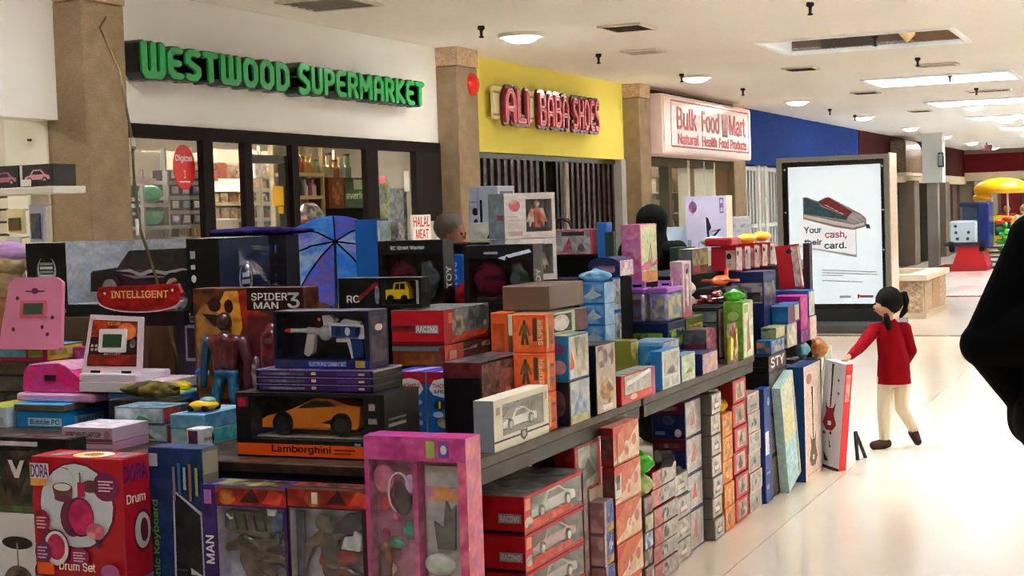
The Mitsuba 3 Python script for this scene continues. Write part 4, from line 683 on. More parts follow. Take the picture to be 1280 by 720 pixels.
# pink laptop lying open, pink laptop standing, white-framed learning laptop
k = thing('pink_laptop', 'hot pink toy laptop lying on the Bubble PC box with its domed lid half open', 'toy laptop')
M().box(-4.29, -3.9, 4.76, 4.98, .914, .948, 'e8b0dc', None, .008).put(part_key(k, 'base'), 'm_plastic')
lp = Polygon([(-4.27, .952), (-4.262, 1.03), (-4.235, 1.058), (-4.09, 1.066), (-4.05, 1.055), (-3.985, 1.01), (-3.955, .952)]).buffer(-.012).buffer(.012)
M().prism(lp, .17, 'f02c78', 'e8489a', (np.array([0, 4.95, 0.0]), EX, EZ, -EY)).put(part_key(k, 'lid'), 'm_plastic')
M().prism(lp.buffer(.003).intersection(rect(-4.3, 1.04, -3.9, 1.1)), .16, 'f8c0e4', 'f4a8d4', (np.array([0, 4.945, 0.0]), EX, EZ, -EY)).put(part_key(k, 'lid_top'), 'm_plastic')
M().box(-4.15, -4.1, 4.772, 4.79, .998, 1.02, '3a2430').xf(np.eye(4)).put(part_key(k, 'catch'), 'm_plastic')
for i, (lab, q, c, B, f_) in enumerate((('dark grey book-like box at the bottom of the grey stack by the left edge', (-4.72, -4.3, 5.06, 5.24, TZ, .9), '5c5c54', '44443c', []), ('grey box in the middle of the grey stack by the left edge', (-4.72, -4.3, 5.06, 5.24, .901, .97), '70706a', '55554e', []), ('grey-green box at the top of the grey stack by the left edge', (-4.72, -4.3, 5.06, 5.24, .971, 1.05), '7a7a70', '8a8470', []))):
    carton('toy_box', lab, q, c, B=B, f=[R(0, .06, 1, .2, '2c2a28')], s=[R(0, 0, 1, 1, 'b8a890', 'a89878')])
carton('toy_box', 'magenta box with a yellow label, on the grey stack by the left edge', (-4.72, -4.3, 4.96, 5.2, 1.052, 1.115), 'a0245c', f=[R(.0, .3, .75, .98, '58a8d0', '80c8e0'), R(.78, .3, .96, .95, '88a048')], s=[R(.04, .08, .96, .92, 'e8c83c'), R(.12, .35, .88, .75, 'a89850', 'e0d080', 'lettering')], t=[R(0, 0, 1, 1, '5aa8d0', '70b8d8')])
carton('toy_box', 'small magenta box behind the yellow-labelled one', (-4.28, -4.12, 5.1, 5.24, TZ, 1.1), 'a03070', f=[R(.1, .7, .9, .95, 'c85a98', '8a4a90')])
k = thing('pink_laptop', 'pale pink toy laptop standing open with a small grey screen at the left edge', 'toy laptop')
F = (np.array([-4.49, 4.94, 1.117]), EX, np.array([0, .17, .985]), np.array([0, -.985, .17]))
M().prism(Polygon([(-.01, 0), (.29, 0), (.275, .26), (.25, .275), (.05, .275), (.02, .26)]).buffer(.012), .02, 'eb8cb4', None, F).put(part_key(k, 'lid'), 'm_plastic')
M().prism(rect(.08, .12, .22, .19), .004, 'd86a7c', None, F, .02).put(part_key(k, 'screen_frame'), 'm_plastic'); M().prism(rect(.1, .133, .2, .178), .002, '4a5648', None, F, .024).put(part_key(k, 'screen'), 'm_plastic')
m = M().prism(rect(.1, .225, .2, .232), .001, '7a3060', None, F, .02).prism(ell(.15, .23, .018, .013), .001, '6a2050', None, F, .021)
for a, b in ((.05, .07), (.25, .12), (.23, .05), (.2, .08), (.06, .2)): m.prism(ell(a, b, .009, .009, 8), .001, '6a2858', None, F, .02)
m.put(part_key(k, 'stickers'), 'm_card')
k = thing('learning_laptop', 'black and red learning laptop with a white-framed screen standing under the red panel', 'toy laptop')
F = (np.array([-3.97, 4.8, 1.03]), EX, np.array([0.02, .16, .987]), np.array([0, -.987, .16]))
M().prism(Polygon([(0, 0), (.275, 0), (.265, .215), (.02, .225)]).buffer(.004), .014, 'f0dce8', None, F).put(part_key(k, 'lid'), 'm_plastic')
M().prism(Polygon([(.018, .025), (.258, .025), (.248, .2), (.034, .208)]), .002, '2a1416', None, F, .014).prism(Polygon([(.03, .14), (.25, .14), (.247, .198), (.036, .206)]), .001, 'c83c20', '7a2018', F, .016).prism(rect(.02, .028, .256, .07), .001, '9a2820', '6a1c18', F, .016).prism(ell(.2, .16, .045, .035), .001, 'f08a50', 'e86a38', F, .017).put(part_key(k, 'face'), 'm_card')
M().prism(rect(.08, .085, .2, .165).buffer(.006), .006, 'f8f0f4', None, F, .017).put(part_key(k, 'screen_frame'), 'm_plastic'); M().prism(rect(.095, .098, .185, .15), .002, '35503c', None, F, .023).put(part_key(k, 'screen'), 'm_plastic')
m = M(); put_text(m, 'BATTERY', F, .1, .068, .18, .078, 'd8c8c8', .0006, .017); put_text(m, 'CLUB', F, .11, .185, .17, .2, 'f0a040', .0006, .019)
for i in range(4): m.prism(ell(.04 + .02 * (i % 2), .09 + .015 * (i // 2), .007, .006, 8), .001, 'c8b8c0', None, F, .017)
m.prism(ell(.235, .115, .014, .018), .001, 'b8a8b0', '555', F, .017).put(part_key(k, 'lettering'), 'm_card')
M().box(-3.97, -3.69, 4.76, 4.98, 1.0, 1.03, 'dcd4e0', None, .005).put(part_key(k, 'base'), 'm_plastic')
M().box(-3.93, -3.885, 4.785, 4.8, 1.03, 1.04, '222').put(part_key(k, 'hinge'), 'm_plastic'); M().box(-3.78, -3.735, 4.785, 4.8, 1.03, 1.04, '222').put(part_key(k, 'hinge'), 'm_plastic')
carton('toy_box', 'white box under the learning laptop', (-3.96, -3.6, 4.75, 5.03, .96, .998), 'e0dce4', t=[R(0, 0, 1, 1, 'f4f0f8', 'f0c8d8')])
carton('toy_box', 'brown box beneath the white laptop box', (-4.0, -3.86, 5.06, 5.24, TZ, 1.2), '5c4030')
k = thing('toy_keyboard', 'curved red toy keyboard panel with gold lettering above the learning laptop', 'toy laptop')
F = (np.array([-3.99, 4.95, 1.245]), EX, EZ, -EY)
arc = [(0.0, .115), (.385, .125), (.4, .09), (.39, .075)] + [(.195 + .2 * math.cos(t), .06 + .045 * -math.sin(t)) for t in np.linspace(.1, math.pi - .1, 12)] + [(-.01, .085)]
M().prism(Polygon(arc).buffer(0), .02, 'b02428', '8a1c1c', F).put(part_key(k, 'panel'), 'm_plastic')
m = M(); put_text(m, 'INTELLIGENT', F, .06, .07, .34, .1, 'e8b070', .001, .02); m.prism(ell(.03, .09, .006, .006, 8), .001, 'f8e8e0', None, F, .02).prism(ell(.36, .1, .006, .006, 8), .001, 'f8e8e0', None, F, .02).put(part_key(k, 'lettering'), 'm_card')
rim_ = Polygon(arc).buffer(.004).difference(Polygon(arc).buffer(-.001)).intersection(rect(-.05, -.1, .5, .06))
M().prism(rim_, .022, 'd8c8d0', None, F).put(part_key(k, 'trim'), 'm_plastic'); M().box(-3.96, -3.62, 4.98, 5.02, 1.2, 1.26, '201c20').put(part_key(k, 'base'), 'm_plastic')
carton('toy_box', 'dark violet box with a thin white frame behind the learning laptop', (-3.7, -3.56, 5.04, 5.2, TZ, 1.21), '1c1624', f=[G(rect(.3, .6, .9, .97).difference(rect(.36, .63, .84, .94)), '8a8098'), R(.85, .5, .97, .97, '4a3a60', '2c2440')])
k = thing('camouflage_strap', 'olive and gold folded toy strap before the learning laptop', 'toy'); q = trimesh.creation.icosphere(3); q.apply_scale((.13, .05, .03)); q.vertices *= 1 + .5 * (meshkit.noise(q.vertices * 45) - .5)[:, None]; q.apply_translation([-3.55, 4.68, .985]); M().tm(q, '4a4028', '8a7a40').put(k, 'm_matte', smooth=True)
carton('toy_box', 'black flat box under the olive toy strap', (-3.72, -3.42, 4.625, 4.745, TZ, .948), '1c1c20', B='38342c')
# doll with a lilac hat
k = thing('baby_doll', 'blond baby doll with a lilac hat behind the pale pink laptop', 'doll')
q = trimesh.creation.icosphere(3); q.apply_scale((.1, .09, .1)); q.apply_translation([-4.9, 5.4, 1.38]); M().tm(q, 'd8b088', 'c8a070').put(part_key(k, 'head'), 'm_plastic', smooth=True)
q = trimesh.creation.icosphere(3); q.apply_scale((.11, .1, .06)); q.vertices *= 1 + .25 * (meshkit.noise(q.vertices * 40) - .5)[:, None]; q.apply_translation([-4.88, 5.39, 1.45]); M().tm(q, 'e8d0a0', 'd0b078').put(part_key(k, 'hair'), 'm_matte', smooth=True)
q = trimesh.creation.icosphere(3); q.apply_scale((.1, .1, .05)); q.apply_translation([-4.86, 5.39, 1.5]); M().tm(q, 'd8a0e8', 'e8c0f0').put(part_key(k, 'hat'), 'm_cloth', smooth=True)
M().tm(lathe([(0, 0), (.14, 0), (.1, .3), (.05, .5), (0, .5)], -4.9, 5.4, TZ, 16), 'a06a48', 'b87a50').put(part_key(k, 'body'), 'm_cloth')
# ---------------------------------------------------------------- long black box with a dark toy SUV
sv = carton('suv_box', 'long black window box holding a black toy SUV with flame stripes', (-4.68, -3.66, 5.3, 5.68, 1.217, 1.54), '121316', top_open=True, hole=('f', .215, .16, .84, .955, .27), liner=('e0e4ec', 'c8d0dc'), ch=0, cols={'t': 'c8ccd4'},
       f=[G(ell(.11, .62, .052, .2).difference(ell(.11, .66, .042, .165)), 'a8acb4', None, 'emblem')] + [R(.075, .53 + .055 * i, .145, .57 + .055 * i, ('c8ccd0', '888')[i % 2], None, 'emblem') for i in range(4)] + [X('Cadillac', .055, .3, .165, .37, 'b8bcc4', False), R(.86, .74, .885, .84, '9a9ca0'), R(.862, .6, .883, .66, 'b8bcc0'), E(.874, .48, .012, .05, 'e8e8ec'),
          E(.79, .24, .075, .235, '1c1c20'), G(ell(.79, .24, .075, .235).difference(ell(.79, .24, .068, .21)).intersection(rect(.7, .2, .79, .5)), 'c8783c'), E(.79, .22, .05, .15, 'a8acb8', '2c2c34', 'picture'), X('Real Remote', .735, -.0 + .005, .85, .045, 'f0f0f0'), R(.2, .05, .21, .16, '888'), P([(.06, .28), (.22, .16), (.22, .1), (.04, .1)], '1c1c22')],
       s=[R(.0, .02, 1, .98, '1a2038'), G(ell(.5, .44, .13, .22).difference(ell(.5, .48, .105, .18)), '9a9ca8', None, 'emblem'), R(.42, .38, .58, .44, 'b8bcc4', None, 'emblem'), R(.43, .47, .57, .53, 'b8bcc4', None, 'emblem'), X('ESCALADE', .2, .1, .78, .16, 'c8c0b8')])
k = thing('plastic_sleeve', 'clear crumpled plastic sleeve at the right end of the long black box', 'sleeve'); q = trimesh.creation.box((.004, .3, .26)); q = q.subdivide_to_size(.03); q.vertices[:, 0] += .05 * (meshkit.fbm(q.vertices * [3, 9, 9] + 3, 2) - .5); q.apply_translation([-3.6, 5.5, 1.37]); M().tm(q, '000').put(k, 'm_film', smooth=True)
k = thing('folded_cloth', 'dark purple folded cloth lying behind the long black box', 'cloth'); q = trimesh.creation.icosphere(3); q.apply_scale((.26, .09, .022)); q.vertices *= 1 + .5 * (meshkit.noise(q.vertices * [14, 20, 30]) - .5)[:, None]; q.apply_translation([-3.82, 5.86, 1.558]); M().tm(q, '221648', '30286c').put(part_key(k, 'cloth'), 'm_cloth', smooth=True)
M().box(-4.1, -3.66, 5.82, 5.93, TZ, 1.54, '28242c').put(part_key(k, 'crate'), 'm_card')

# ================================================================ NEAR AISLE TABLE
lb = carton('sports_car_box', 'black window box with an orange toy sports car, lettered Lamborghini on an orange strip', (-2.9, -2.335, 4.26, 4.5, TZ, 1.035), '15161a', hole=('f', .1, .28, .86, .95, .16), liner=('2c3036', '3a3e44'), ch=0,
       f=[R(.0, .03, 1, .215, 'ec5a20'), X('Lamborghini', .24, .06, .64, .2, '1a1214')] + lines(.66, .08, .8, .16, 2, '8a3414') + [R(.015, .78, .09, .93, 'a82838', '501820'), R(.9, .76, .94, .86, '9a9a98'), R(.895, .56, .95, .64, '8a8a88'), R(.895, .36, .95, .44, '8a8a88'), R(.8, .22, .84, .26, '6ab0c8')], s=[R(.1, .5, .6, .55, '888'), R(.1, .6, .6, .63, '666')])
for i in range(3):
    carton('board_game_box', ('topmost', 'middle', 'lowest')[i] + ' of three flat purple and black boxes under the space gun box', (-2.84, -2.395, 4.3, 4.5, 1.037 + .024 * (2 - i), 1.06 + .024 * (2 - i)), '1c1626', f=[R(.02, .1, .98, .9, '38206a'), R(.05, .25, .42, .6, '8a8a8c', '55555c'), R(.48, .3, .52, .7, 'd8c8a0'), R(.7, .2, .92, .7, '4a3080'), R(.88, .3, .93, .6, 'd8b870'), R(0, .9, 1, 1, '8a80a0')], s=[R(0, 0, 1, 1, '20201c'), R(0, .75, 1, 1, 'a8a48c' if i == 0 else '333')], t=[R(0, 0, 1, 1, '4a3a6c', '6a5a88')], ch=0)
gb = carton('space_gun_box', 'dark navy window box with a white and blue toy space gun, lettered ELECTRONIC', (-2.785, -2.42, 4.33, 4.46, 1.11, 1.3), '141834', hole=('f', .03, .16, .95, .97, .1), liner=('141830', '1c2440'), ch=0, f=[R(.0, .0, 1, .15, '1c2460', '283080'), R(.36, .03, .76, .13, '3a4aa0'), X('ELECTRONIC COMBAT SET', .37, .045, .75, .115, 'c0c8e8'), R(.85, .02, .95, .14, 'a8944c'), R(.02, .02, .3, .14, '28402c', '2c3468')], s=[R(.1, .1, .9, .9, '2a2434', '443c50'), E(.5, .7, .2, .06, 'd8c8d8')], t=[R(0, 0, 1, 1, '3a3c48', '60626c')])
for i, (a, b) in enumerate(((-2.635, -2.503), (-2.497, -2.363))):
    thm = [R(0, .8, 1, 1, 'a8243c'), P([(.06, .72), (.2, .86), (.5, .9), (.8, .86), (.94, .72), (.8, .62), (.5, .58), (.2, .62)], 'f0f0f0'), X('THOMAS', .16, .73, .84, .81, 'b82434'), X('& FRIENDS', .22, .65, .8, .71, '30406c'), E(.38, .46, .2, .09, '22303c', '384830', 'picture'), R(.34, .4, .4, .52, 'e0c838', None, 'picture'), E(.72, .5, .17, .045, 'a8c8e8'), E(.32, .3, .16, .05, 'a8c8e8'), E(.5, .17, .22, .09, 'b8b090', '8a8468', 'picture'), P([(.45, .22), (.6, .34), (.62, .22)], '607848', None, 'picture'), E(.78, .16, .12, .05, 'a8c8e8'), E(.78, .3, .1, .03, '98a858')]
    carton('train_toy_box', ('left', 'right')[i] + ' of two blue and red toy train boxes standing behind the doll box', (a, b, 4.88, 5.42, TZ, 1.04), '1c5cac', f=thm, s=[R(.0, 0, .45, 1, 'a89a9c', 'c8b8c0', 'window'), R(.02, .02, .1, .3, 'd8c040'), R(.02, .82, .14, .96, 'f0e0d8'), P([(.12, .05), (.4, .1), (.38, .3), (.2, .28)], 'c8a040', '6a4a30', 'picture')], t=[R(0, 0, 1, 1, '5848b0', '4a3c98'), P([(.3, .0), (.6, .0), (.9, .3), (.6, .4)], 'b0a8e8')])
rc1 = carton('racing_box', 'red box lettered RACING with a clear side window, above the train boxes', (-2.72, -2.5, 5.04, 5.44, 1.122, 1.252), 'b81c28', f=[R(.0, .0, 1, .1, '6a1018'), R(.0, .4, .5, .56, '7a2020', '4a1818'), R(.46, .34, .9, .58, '8a8078', 'a89c94'), X('RACING', .48, .37, .88, .55, 'e8e0dc')], s=[R(.0, 0, .2, 1, 'c82430'), R(.1, .6, .18, .9, 'f07050'), R(.18, .28, 1, 1, '8a8c84', '5c5e58', 'window'), P([(.15, .05), (.9, .12), (1, .28), (.2, .3)], 'f05a28', 'd83c20'), E(.3, .5, .14, .3, 'b8a888', '6a5040', 'picture'), E(.9, .45, .04, .08, 'f0e8c8')], t=[R(0, 0, 1, 1, '7a7c78', '9a9c98', 'window')])
carton('racing_box', 'dark orange-red box under the one lettered RACING', (-2.72, -2.5, 5.04, 5.44, 1.042, 1.12), '7a2418', B='5c3a14', f=[R(.0, .75, .9, .95, '5a6a70'), R(.1, .1, .8, .6, '6a2c14', '7a4a1c')], s=[R(0, 0, .4, 1, 'f06030', 'e04a24'), R(.1, .3, .25, .7, 'f0c080'), P([(.3, .6), (1, .9), (1, .6)], 'c8b090', '8a3020')])
carton('heart_toy_box', 'black box with a pinkish heart toy behind its clear side, left of the orange boxes', (-2.36, -2.215, 4.74, 5.13, TZ, 1.09), '16141a', s=[R(.02, .3, .98, .97, '4a4240', '8a6a60', 'window'), R(.85, .3, .98, .97, '1c1c1c'), P([(.35, .5), (.6, .42), (.8, .5), (.7, .85), (.45, .85)], 'c88a78', 'a0685c', 'picture'), P([(.5, .52), (.58, .45), (.66, .52), (.62, .6), (.58, .56), (.54, .6)], 'ffc0a8'), P([(.0, .0), (1, .0), (1, .3), (.4, .26), (.0, .1)], 'e0442c')], t=[R(0, 0, 1, 1, '3a3438', '5c5054')], f=[R(0, .8, 1, 1, '4a1c24', '6a2830')])
wc = carton('white_car_box', 'white window box with a shield emblem holding a white toy car, at the table corner', (-2.135, -2.062, 4.5, 4.97, TZ, .99), 'e8e0cc', hole=('s', .15, .26, .9, .88, .05), liner=('6a6c60', '8a8a7c'), ch=0, s=[R(0, .16, 1, .2, '4a4450'), P([(.46, .26), (.58, .26), (.58, .12), (.52, .04), (.46, .12)], '3c3844', None, 'emblem'), P([(.49, .23), (.55, .23), (.55, .14), (.52, .1), (.49, .14)], 'b8b0a8', None, 'emblem'), R(.04, .7, .1, .85, '9a9488'), R(.93, .72, .97, .88, 'c8b880')], cols={'f': '8a94a0'})
for i, (z0, z1) in enumerate(((1.102, 1.24), (.962, 1.1), (TZ, .96))):
    carton('orange_toy_box', f'orange box with a dark figure, {ORD[i]} of the stack behind the white car box', (-2.2, -2.07, 4.985, 5.07, z0, z1), 'e8602c', B='d85424', f=[R(.06, .1, .94, .94, 'f07038', 'e05c2c')] + fig_art(.2, .2, .55, .85, '6a5030', '4a4030', '3a3428') + [R(.62, .3, .74, .9, '5a3824'), XV('SUPER', .78, .2, .92, .85, 'f0e0b0')], s=[R(.1, .1, .3, .9, 'c8a050'), R(.4, .2, .8, .7, '6a5040', 'c85a30', 'picture')])
carton('orange_toy_box', 'orange box half hidden behind the left side of the orange stack', (-2.36, -2.29, 5.15, 5.25, TZ, 1.235), 'd85a28', f=[R(.6, .1, .9, .4, 'f0802c'), R(.1, .5, .8, .9, 'b04a20', 'c85a2c')])
carton('white_green_box', 'white box with a green edge and a black rim window, above the slim teal box', (-2.26, -2.1, 5.1, 5.46, 1.152, 1.232), 'd8e0c8', s=[R(0, .0, .68, 1, 'c8d8a8'), R(.06, .08, .6, .9, '1c241c'), E(.33, .5, .2, .38, 'f4ece8', 'd8c8c0', 'picture'), R(.68, 0, 1, 1, '5a1c30', '4a2028')], t=[R(0, 0, 1, 1, '4a504c', '7a807c', 'window')], rot=-3)
for i, (z0, z1) in enumerate(((.985, 1.15), (TZ, .983))):
    carton('slim_toy_box', ('teal and clear slim box above its dark twin, right of the orange stack', 'dark slim box with a bluish clear side, right under the slim teal one')[i], (-2.19, -2.04, 5.12, 5.33, z0, z1), ('1c78a8', '22202c')[i], f=[E(.7, .7, .22, .14, '6a4a78'), E(.75, .3, .2, .16, 'c8a0b8', 'a87898')] if i == 0 else [E(.7, .5, .2, .3, '4a3440', '5c4a50')],
           s=[R(.05, .03, .97, .97, ('b0a48c', '8a9aa8')[i], ('c8bca4', 'a8b4b8')[i], 'window')] + ([P([(.05, .1), (.3, .3), (.12, .7)], 'd85a40'), R(.06, .04, .24, .24, 'd8e4f0'), P([(.3, .9), (.4, .5), (.55, .95)], '8a8070'), P([(.55, .9), (.75, .4), (.85, .9)], '9a9080')] if i == 0 else [P([(.1, .2), (.5, .7), (.8, .3)], '6a88b0', 'a0b0c0', 'picture'), R(.05, .02, .97, .2, 'c0b878', 'a8a070')]), t=[R(0, 0, 1, 1, '8a8478', 'a8a498', 'window')])
riser('tan flat brown carton with a dark left flap, below the dragon boxes', (-2.34, -2.15, 5.22, 5.58, 1.236, 1.33), '6c5644', 'carton', 'brown_carton')
def robot_box(lab, x0, x1, y, z0, z1, f_, s_):
    return carton('robot_box', lab, (x0, x1, y, y + .1, z0, z1), '14141a', hole=('f', .07, .1, .97, .8, .07), liner=('3c1c24', '2a1a22'), ch=0, f=f_, s=s_, t=[R(0, 0, 1, 1, '2c2c34', '484850')], gloss=False)
r1_ = robot_box('black window box with a dark red plush toy, left of the two robot boxes', -3.03, -2.73, 5.52, 1.222, 1.505, [X('RC Street Warrior', .2, .87, .72, .93, 'c8c8cc')], [XV('TOY', .2, .3, .7, .62, 'd8d0c8')])
r2_ = robot_box('black shiny window box with a maroon toy, right of the two robot boxes', -2.64, -2.335, 5.52, 1.222, 1.478, [R(.3, .86, .5, .9, '888c9a'), P([(.6, .84), (.95, .93), (.98, .88), (.66, .8)], 'd8e4f4', None, 'window'), P([(.5, .8), (.62, .84), (.6, .76)], 'c8d8f0', None, 'window')], [XV('TOY', .2, .3, .7, .62, 'b8b0a8')])  # pale slanted streaks are glints painted on the film
def blob(base, lab, cat, c, B, s, p, bs='m_cloth', nz=.3, fq=25):
    k = thing(base, lab, cat); q = trimesh.creation.icosphere(3); q.apply_scale(s); q.vertices *= 1 + nz * (meshkit.noise(q.vertices * fq + 7) - .5)[:, None]; q.apply_translation(p); M().tm(q, c, B).put(k, bs, smooth=True); return k
blob('plush_toy', 'dark red plush toy inside the left robot box', 'plush toy', '4c1c26', '301218', (.062, .02, .07), (-2.935, 5.555, 1.35))
blob('robot_toy', 'dark grey robot toy inside the left robot box', 'toy robot', '2c343c', '4a545c', (.04, .018, .075), (-2.81, 5.555, 1.35), 'm_plastic', .5, 40)
blob('plush_toy', 'maroon toy inside the right robot box', 'plush toy', '561a2e', '32121e', (.068, .02, .07), (-2.54, 5.555, 1.338))
blob('robot_toy', 'dark greenish robot toy inside the right robot box', 'toy robot', '2a3434', '4a5250', (.04, .018, .07), (-2.41, 5.555, 1.338), 'm_plastic', .5, 40)
blob('plush_toy', 'small dark red toy between the two robot boxes', 'toy', '8a1c24', '5a1418', (.04, .04, .05), (-2.69, 5.62, 1.27))
rb = carton('truck_box', 'black box lettered RC with a yellow toy truck in its window', (-2.955, -2.6, 5.06, 5.13, 1.258, 1.375), '121216', hole=('f', .52, .12, .92, .92, .055), liner='3a3c3c', ch=0, f=[X('RC', .1, .2, .26, .44, 'c8c8c8'), P([(.2, .3), (.46, .88), (.5, .8), (.26, .26)], '8a1c20', '5a1418'), E(.475, .45, .03, .3, '8a8a98', '44444c', 'picture'), R(.945, .15, .975, .9, '888878')], t=[R(0, 0, 1, 1, '4a4c4c', '6a6c6c')])
carton('blue_carton', 'blue carton with a pale clear side standing behind the umbrella', (-3.31, -3.2, 5.83, 5.94, TZ, 1.597), '1c5aa4', s=[R(.03, .6, .97, .99, 'a8c0c4', '88a8b0', 'window'), R(.1, .8, .2, .94, 'd8e0e0')], t=[R(0, 0, 1, 1, '4a88c8')], cat='carton')
carton('toy_box', 'narrow bright blue box with white upright lettering between the robot boxes', (-2.86, -2.785, 5.82, 5.9, TZ, 1.435), '1c50a8', f=[XV('TOYS', .2, .78, .6, .95, 'b8d0f0')], s=[R(0, .7, 1, 1, 'a8a898', '88a060')])

# ================================================================ MIDDLE OF THE ROW
carton('tan_toy_box', 'narrow black box with a tan picture side, right of the slim teal box', (-2.16, -2.04, 5.4, 5.62, TZ, 1.09), '14141a', s=[R(.02, .02, .98, .98, 'a88c74', 'b89c84', 'window'), R(.1, .66, .9, .97, 'b8a8a0', '7a5a58', 'picture'), P([(.1, .3), (.5, .5), (.9, .3), (.6, .1)], 'd8a050', '8a6438', 'picture'), R(.3, .05, .8, .12, 'f0ece0')])
carton('blister_box', 'red framed box with a shiny clear top pocket at the table edge', (-2.12, -2.04, 5.68, 6.1, TZ, .94), 'c8282c', s=[R(.1, .32, .9, .95, '9a9088', 'b0a8a0', 'window'), P([(.15, .75), (.4, .82), (.85, .98), (.85, .85), (.4, .68), (.15, .6)], 'f0f4f8', None, 'window'), R(.1, .08, .9, .32, 'e0443c', 'c83838'), E(.35, .2, .1, .1, 'f0b898'), R(.9, 0, 1, 1, 'a83a70')], t=[R(0, 0, 1, 1, 'b8b4b0', '8a8a8c', 'window')])  # near-white bent streak is a glint painted on the clear pocket
carton('toy_box', 'navy box with white graffiti strokes behind the shiny pocket box', (-2.355, -2.26, 6.65, 6.82, TZ, .985), '182a6c', f=[P([(.1, .6), (.3, .9), (.36, .6), (.5, .9), (.62, .6), (.5, .7), (.36, .4), (.26, .7)], 'd8dcec'), E(.62, .4, .12, .14, 'b8c0dc'), R(.2, .1, .7, .3, '2c4490')], s=[R(0, 0, 1, 1, '3a5aa0')], rot=0)
carton('toy_box', 'bright blue box with a plane picture and a clear right side', (-2.255, -2.1, 6.39, 6.64, TZ, 1.01), '1c6ab8', f=[R(.04, .3, .96, .92, '2a80cc', '58a8dc', 'picture'), P([(.3, .36), (.8, .6), (.9, .56), (.6, .36)], '5a6470', None, 'picture'), R(.0, .92, 1, 1, '70a8d8')], s=[R(.04, .04, .96, .98, 'a0a8b4', '8088a0', 'window')], t=[R(0, 0, 1, 1, '88b0d8', 'a8c4e0', 'window')])
carton('clear_box', 'clear white-edged package at the table edge before the plane box', (-2.092, -2.04, 6.2, 6.46, TZ, .99), '2c78b8', s=[R(.02, .02, .98, .98, 'd0d4d0'), R(.1, .35, .88, .9, '98988c', 'b8b8ac', 'window'), R(.1, .06, .88, .3, 'a8b0a8', 'c8ccc4', 'window'), P([(.2, .4), (.6, .6), (.75, .36)], '5a5c54', '7a7c74', 'picture')])
carton('toy_box', 'pale green picture box at the table edge right of the clear package', (-2.095, -2.04, 6.48, 6.69, TZ, .945), '6a88a8', s=[R(.03, .04, .97, .96, 'b8c8a0', 'd8e0c8', 'picture'), P([(.2, .3), (.6, .5), (.8, .3)], '88a060', None, 'picture')])
carton('toy_box', 'navy box with a peach and violet side at the table edge', (-2.22, -2.04, 6.8, 7.06, TZ, .92), '1c2450', s=[R(.03, .04, .97, .96, 'c8a09c', 'a890b0', 'picture'), P([(.2, .1), (.8, .9), (.9, .6), (.4, .05)], 'd8a070', 'e0b090', 'picture')])
carton('toy_box', 'maroon box with a violet and orange end, behind the navy and peach box', (-2.215, -2.1, 7.08, 7.24, TZ, 1.01), '5a1c2c', f=[R(.05, .2, .95, .6, '7a2030', '4a2838'), R(0, .62, 1, 1, '44484c', '60646a')], s=[R(0, 0, 1, 1, '6a2a6c', 'b06030')])
carton('gauge_box', 'black window box with round dark dials and a pink end', (-2.38, -2.16, 7.5, 7.77, TZ, 1.09), '20242a', f=[R(.04, .72, .96, .92, '8a949c', '6a747c'), R(.04, .1, .46, .7, '6a7880', '48545c', 'window'), R(.52, .1, .96, .7, '7a8890', '58646c', 'window'), E(.66, .5, .1, .16, '15181c'), E(.84, .34, .1, .16, '15181c')], s=[R(.04, .04, .96, .96, 'b88478', '8a5a58', 'picture')])
k = thing('toy_tool_card', 'yellow and bronze toy tools on a card at the table edge', 'toy card'); F = wallfr(-2.06, 7.28, TZ)
M().prism(rect(0, 0, .2, .2), .006, '8a6a3c', '4a3828', F).put(part_key(k, 'card'), 'm_card'); M().prism(Polygon([(.02, .02), (.06, .02), (.08, .12), (.03, .14)]), .012, 'd8d030', None, F, .006).put(part_key(k, 'yellow_tool'), 'm_plastic'); M().prism(Polygon([(.09, .03), (.16, .06), (.15, .17), (.12, .17), (.13, .08), (.09, .06)]), .012, 'b8883c', 'd0a860', F, .006).put(part_key(k, 'bronze_tool'), 'm_plastic')
carton('toy_box', 'tall lime green box with a pale picture side at the table edge', (-2.14, -2.04, 7.53, 7.74, TZ, 1.115), '78a83c', B='68982c', s=[R(.06, .03, .94, .97, 'd0c8a8', 'e8e4d0', 'window'), P([(.3, .1), (.5, .8), (.7, .15)], '9a6a48', 'b08a60', 'picture'), R(.1, .8, .5, .94, '88b048')], f=[E(.5, .75, .3, .08, 'a8c878'), R(.1, .1, .9, .5, '88b850', '5a8a30')])
for i in range(5):
    z0 = TZ + .094 * i
    carton('shark_toy_box', f'light blue box with a white sea animal picture, {ORD[4 - i]} of its stack', (-2.42, -2.3, 6.22, 6.34, z0, z0 + .092), ('4a90d0', '3a7cc4')[i % 2], f=[R(.05, .08, .95, .92, '3c78c0', '7ab0e0', 'picture'), P([(.15, .3), (.45, .6), (.6, .9), (.62, .6), (.9, .4), (.5, .2)], 'c8d8e0', 'a8c0c8', 'picture')], s=[R(0, 0, 1, 1, '6aa0d8', '88b8e4')], gloss=True)
blob('plastic_wrap', 'crumpled light blue plastic wrap on top of the light blue stack', 'plastic wrap', '5cb0e8', '90d0f0', (.07, .06, .025), (-2.36, 6.28, 1.315), 'm_gloss', .7, 40)
carton('toy_box', 'flat olive-yellow box beside the light blue stack', (-2.29, -2.2, 6.26, 6.36, TZ, 1.03), '8a8a3c', s=[R(0, .6, 1, .95, 'c8b84c', '7a7a38')])
k = thing('arched_case', 'navy case with an arched top and pink windows behind the light blue stack', 'toy case'); F = (np.array([-2.5, 6.56, 1.297]), EX, EZ, -EY)
ar = Polygon([(0, 0), (.15, 0), (.15, .06)] + [(.075 + .075 * math.cos(t), .06 + .03 * math.sin(t)) for t in np.linspace(0.1, math.pi, 8)])
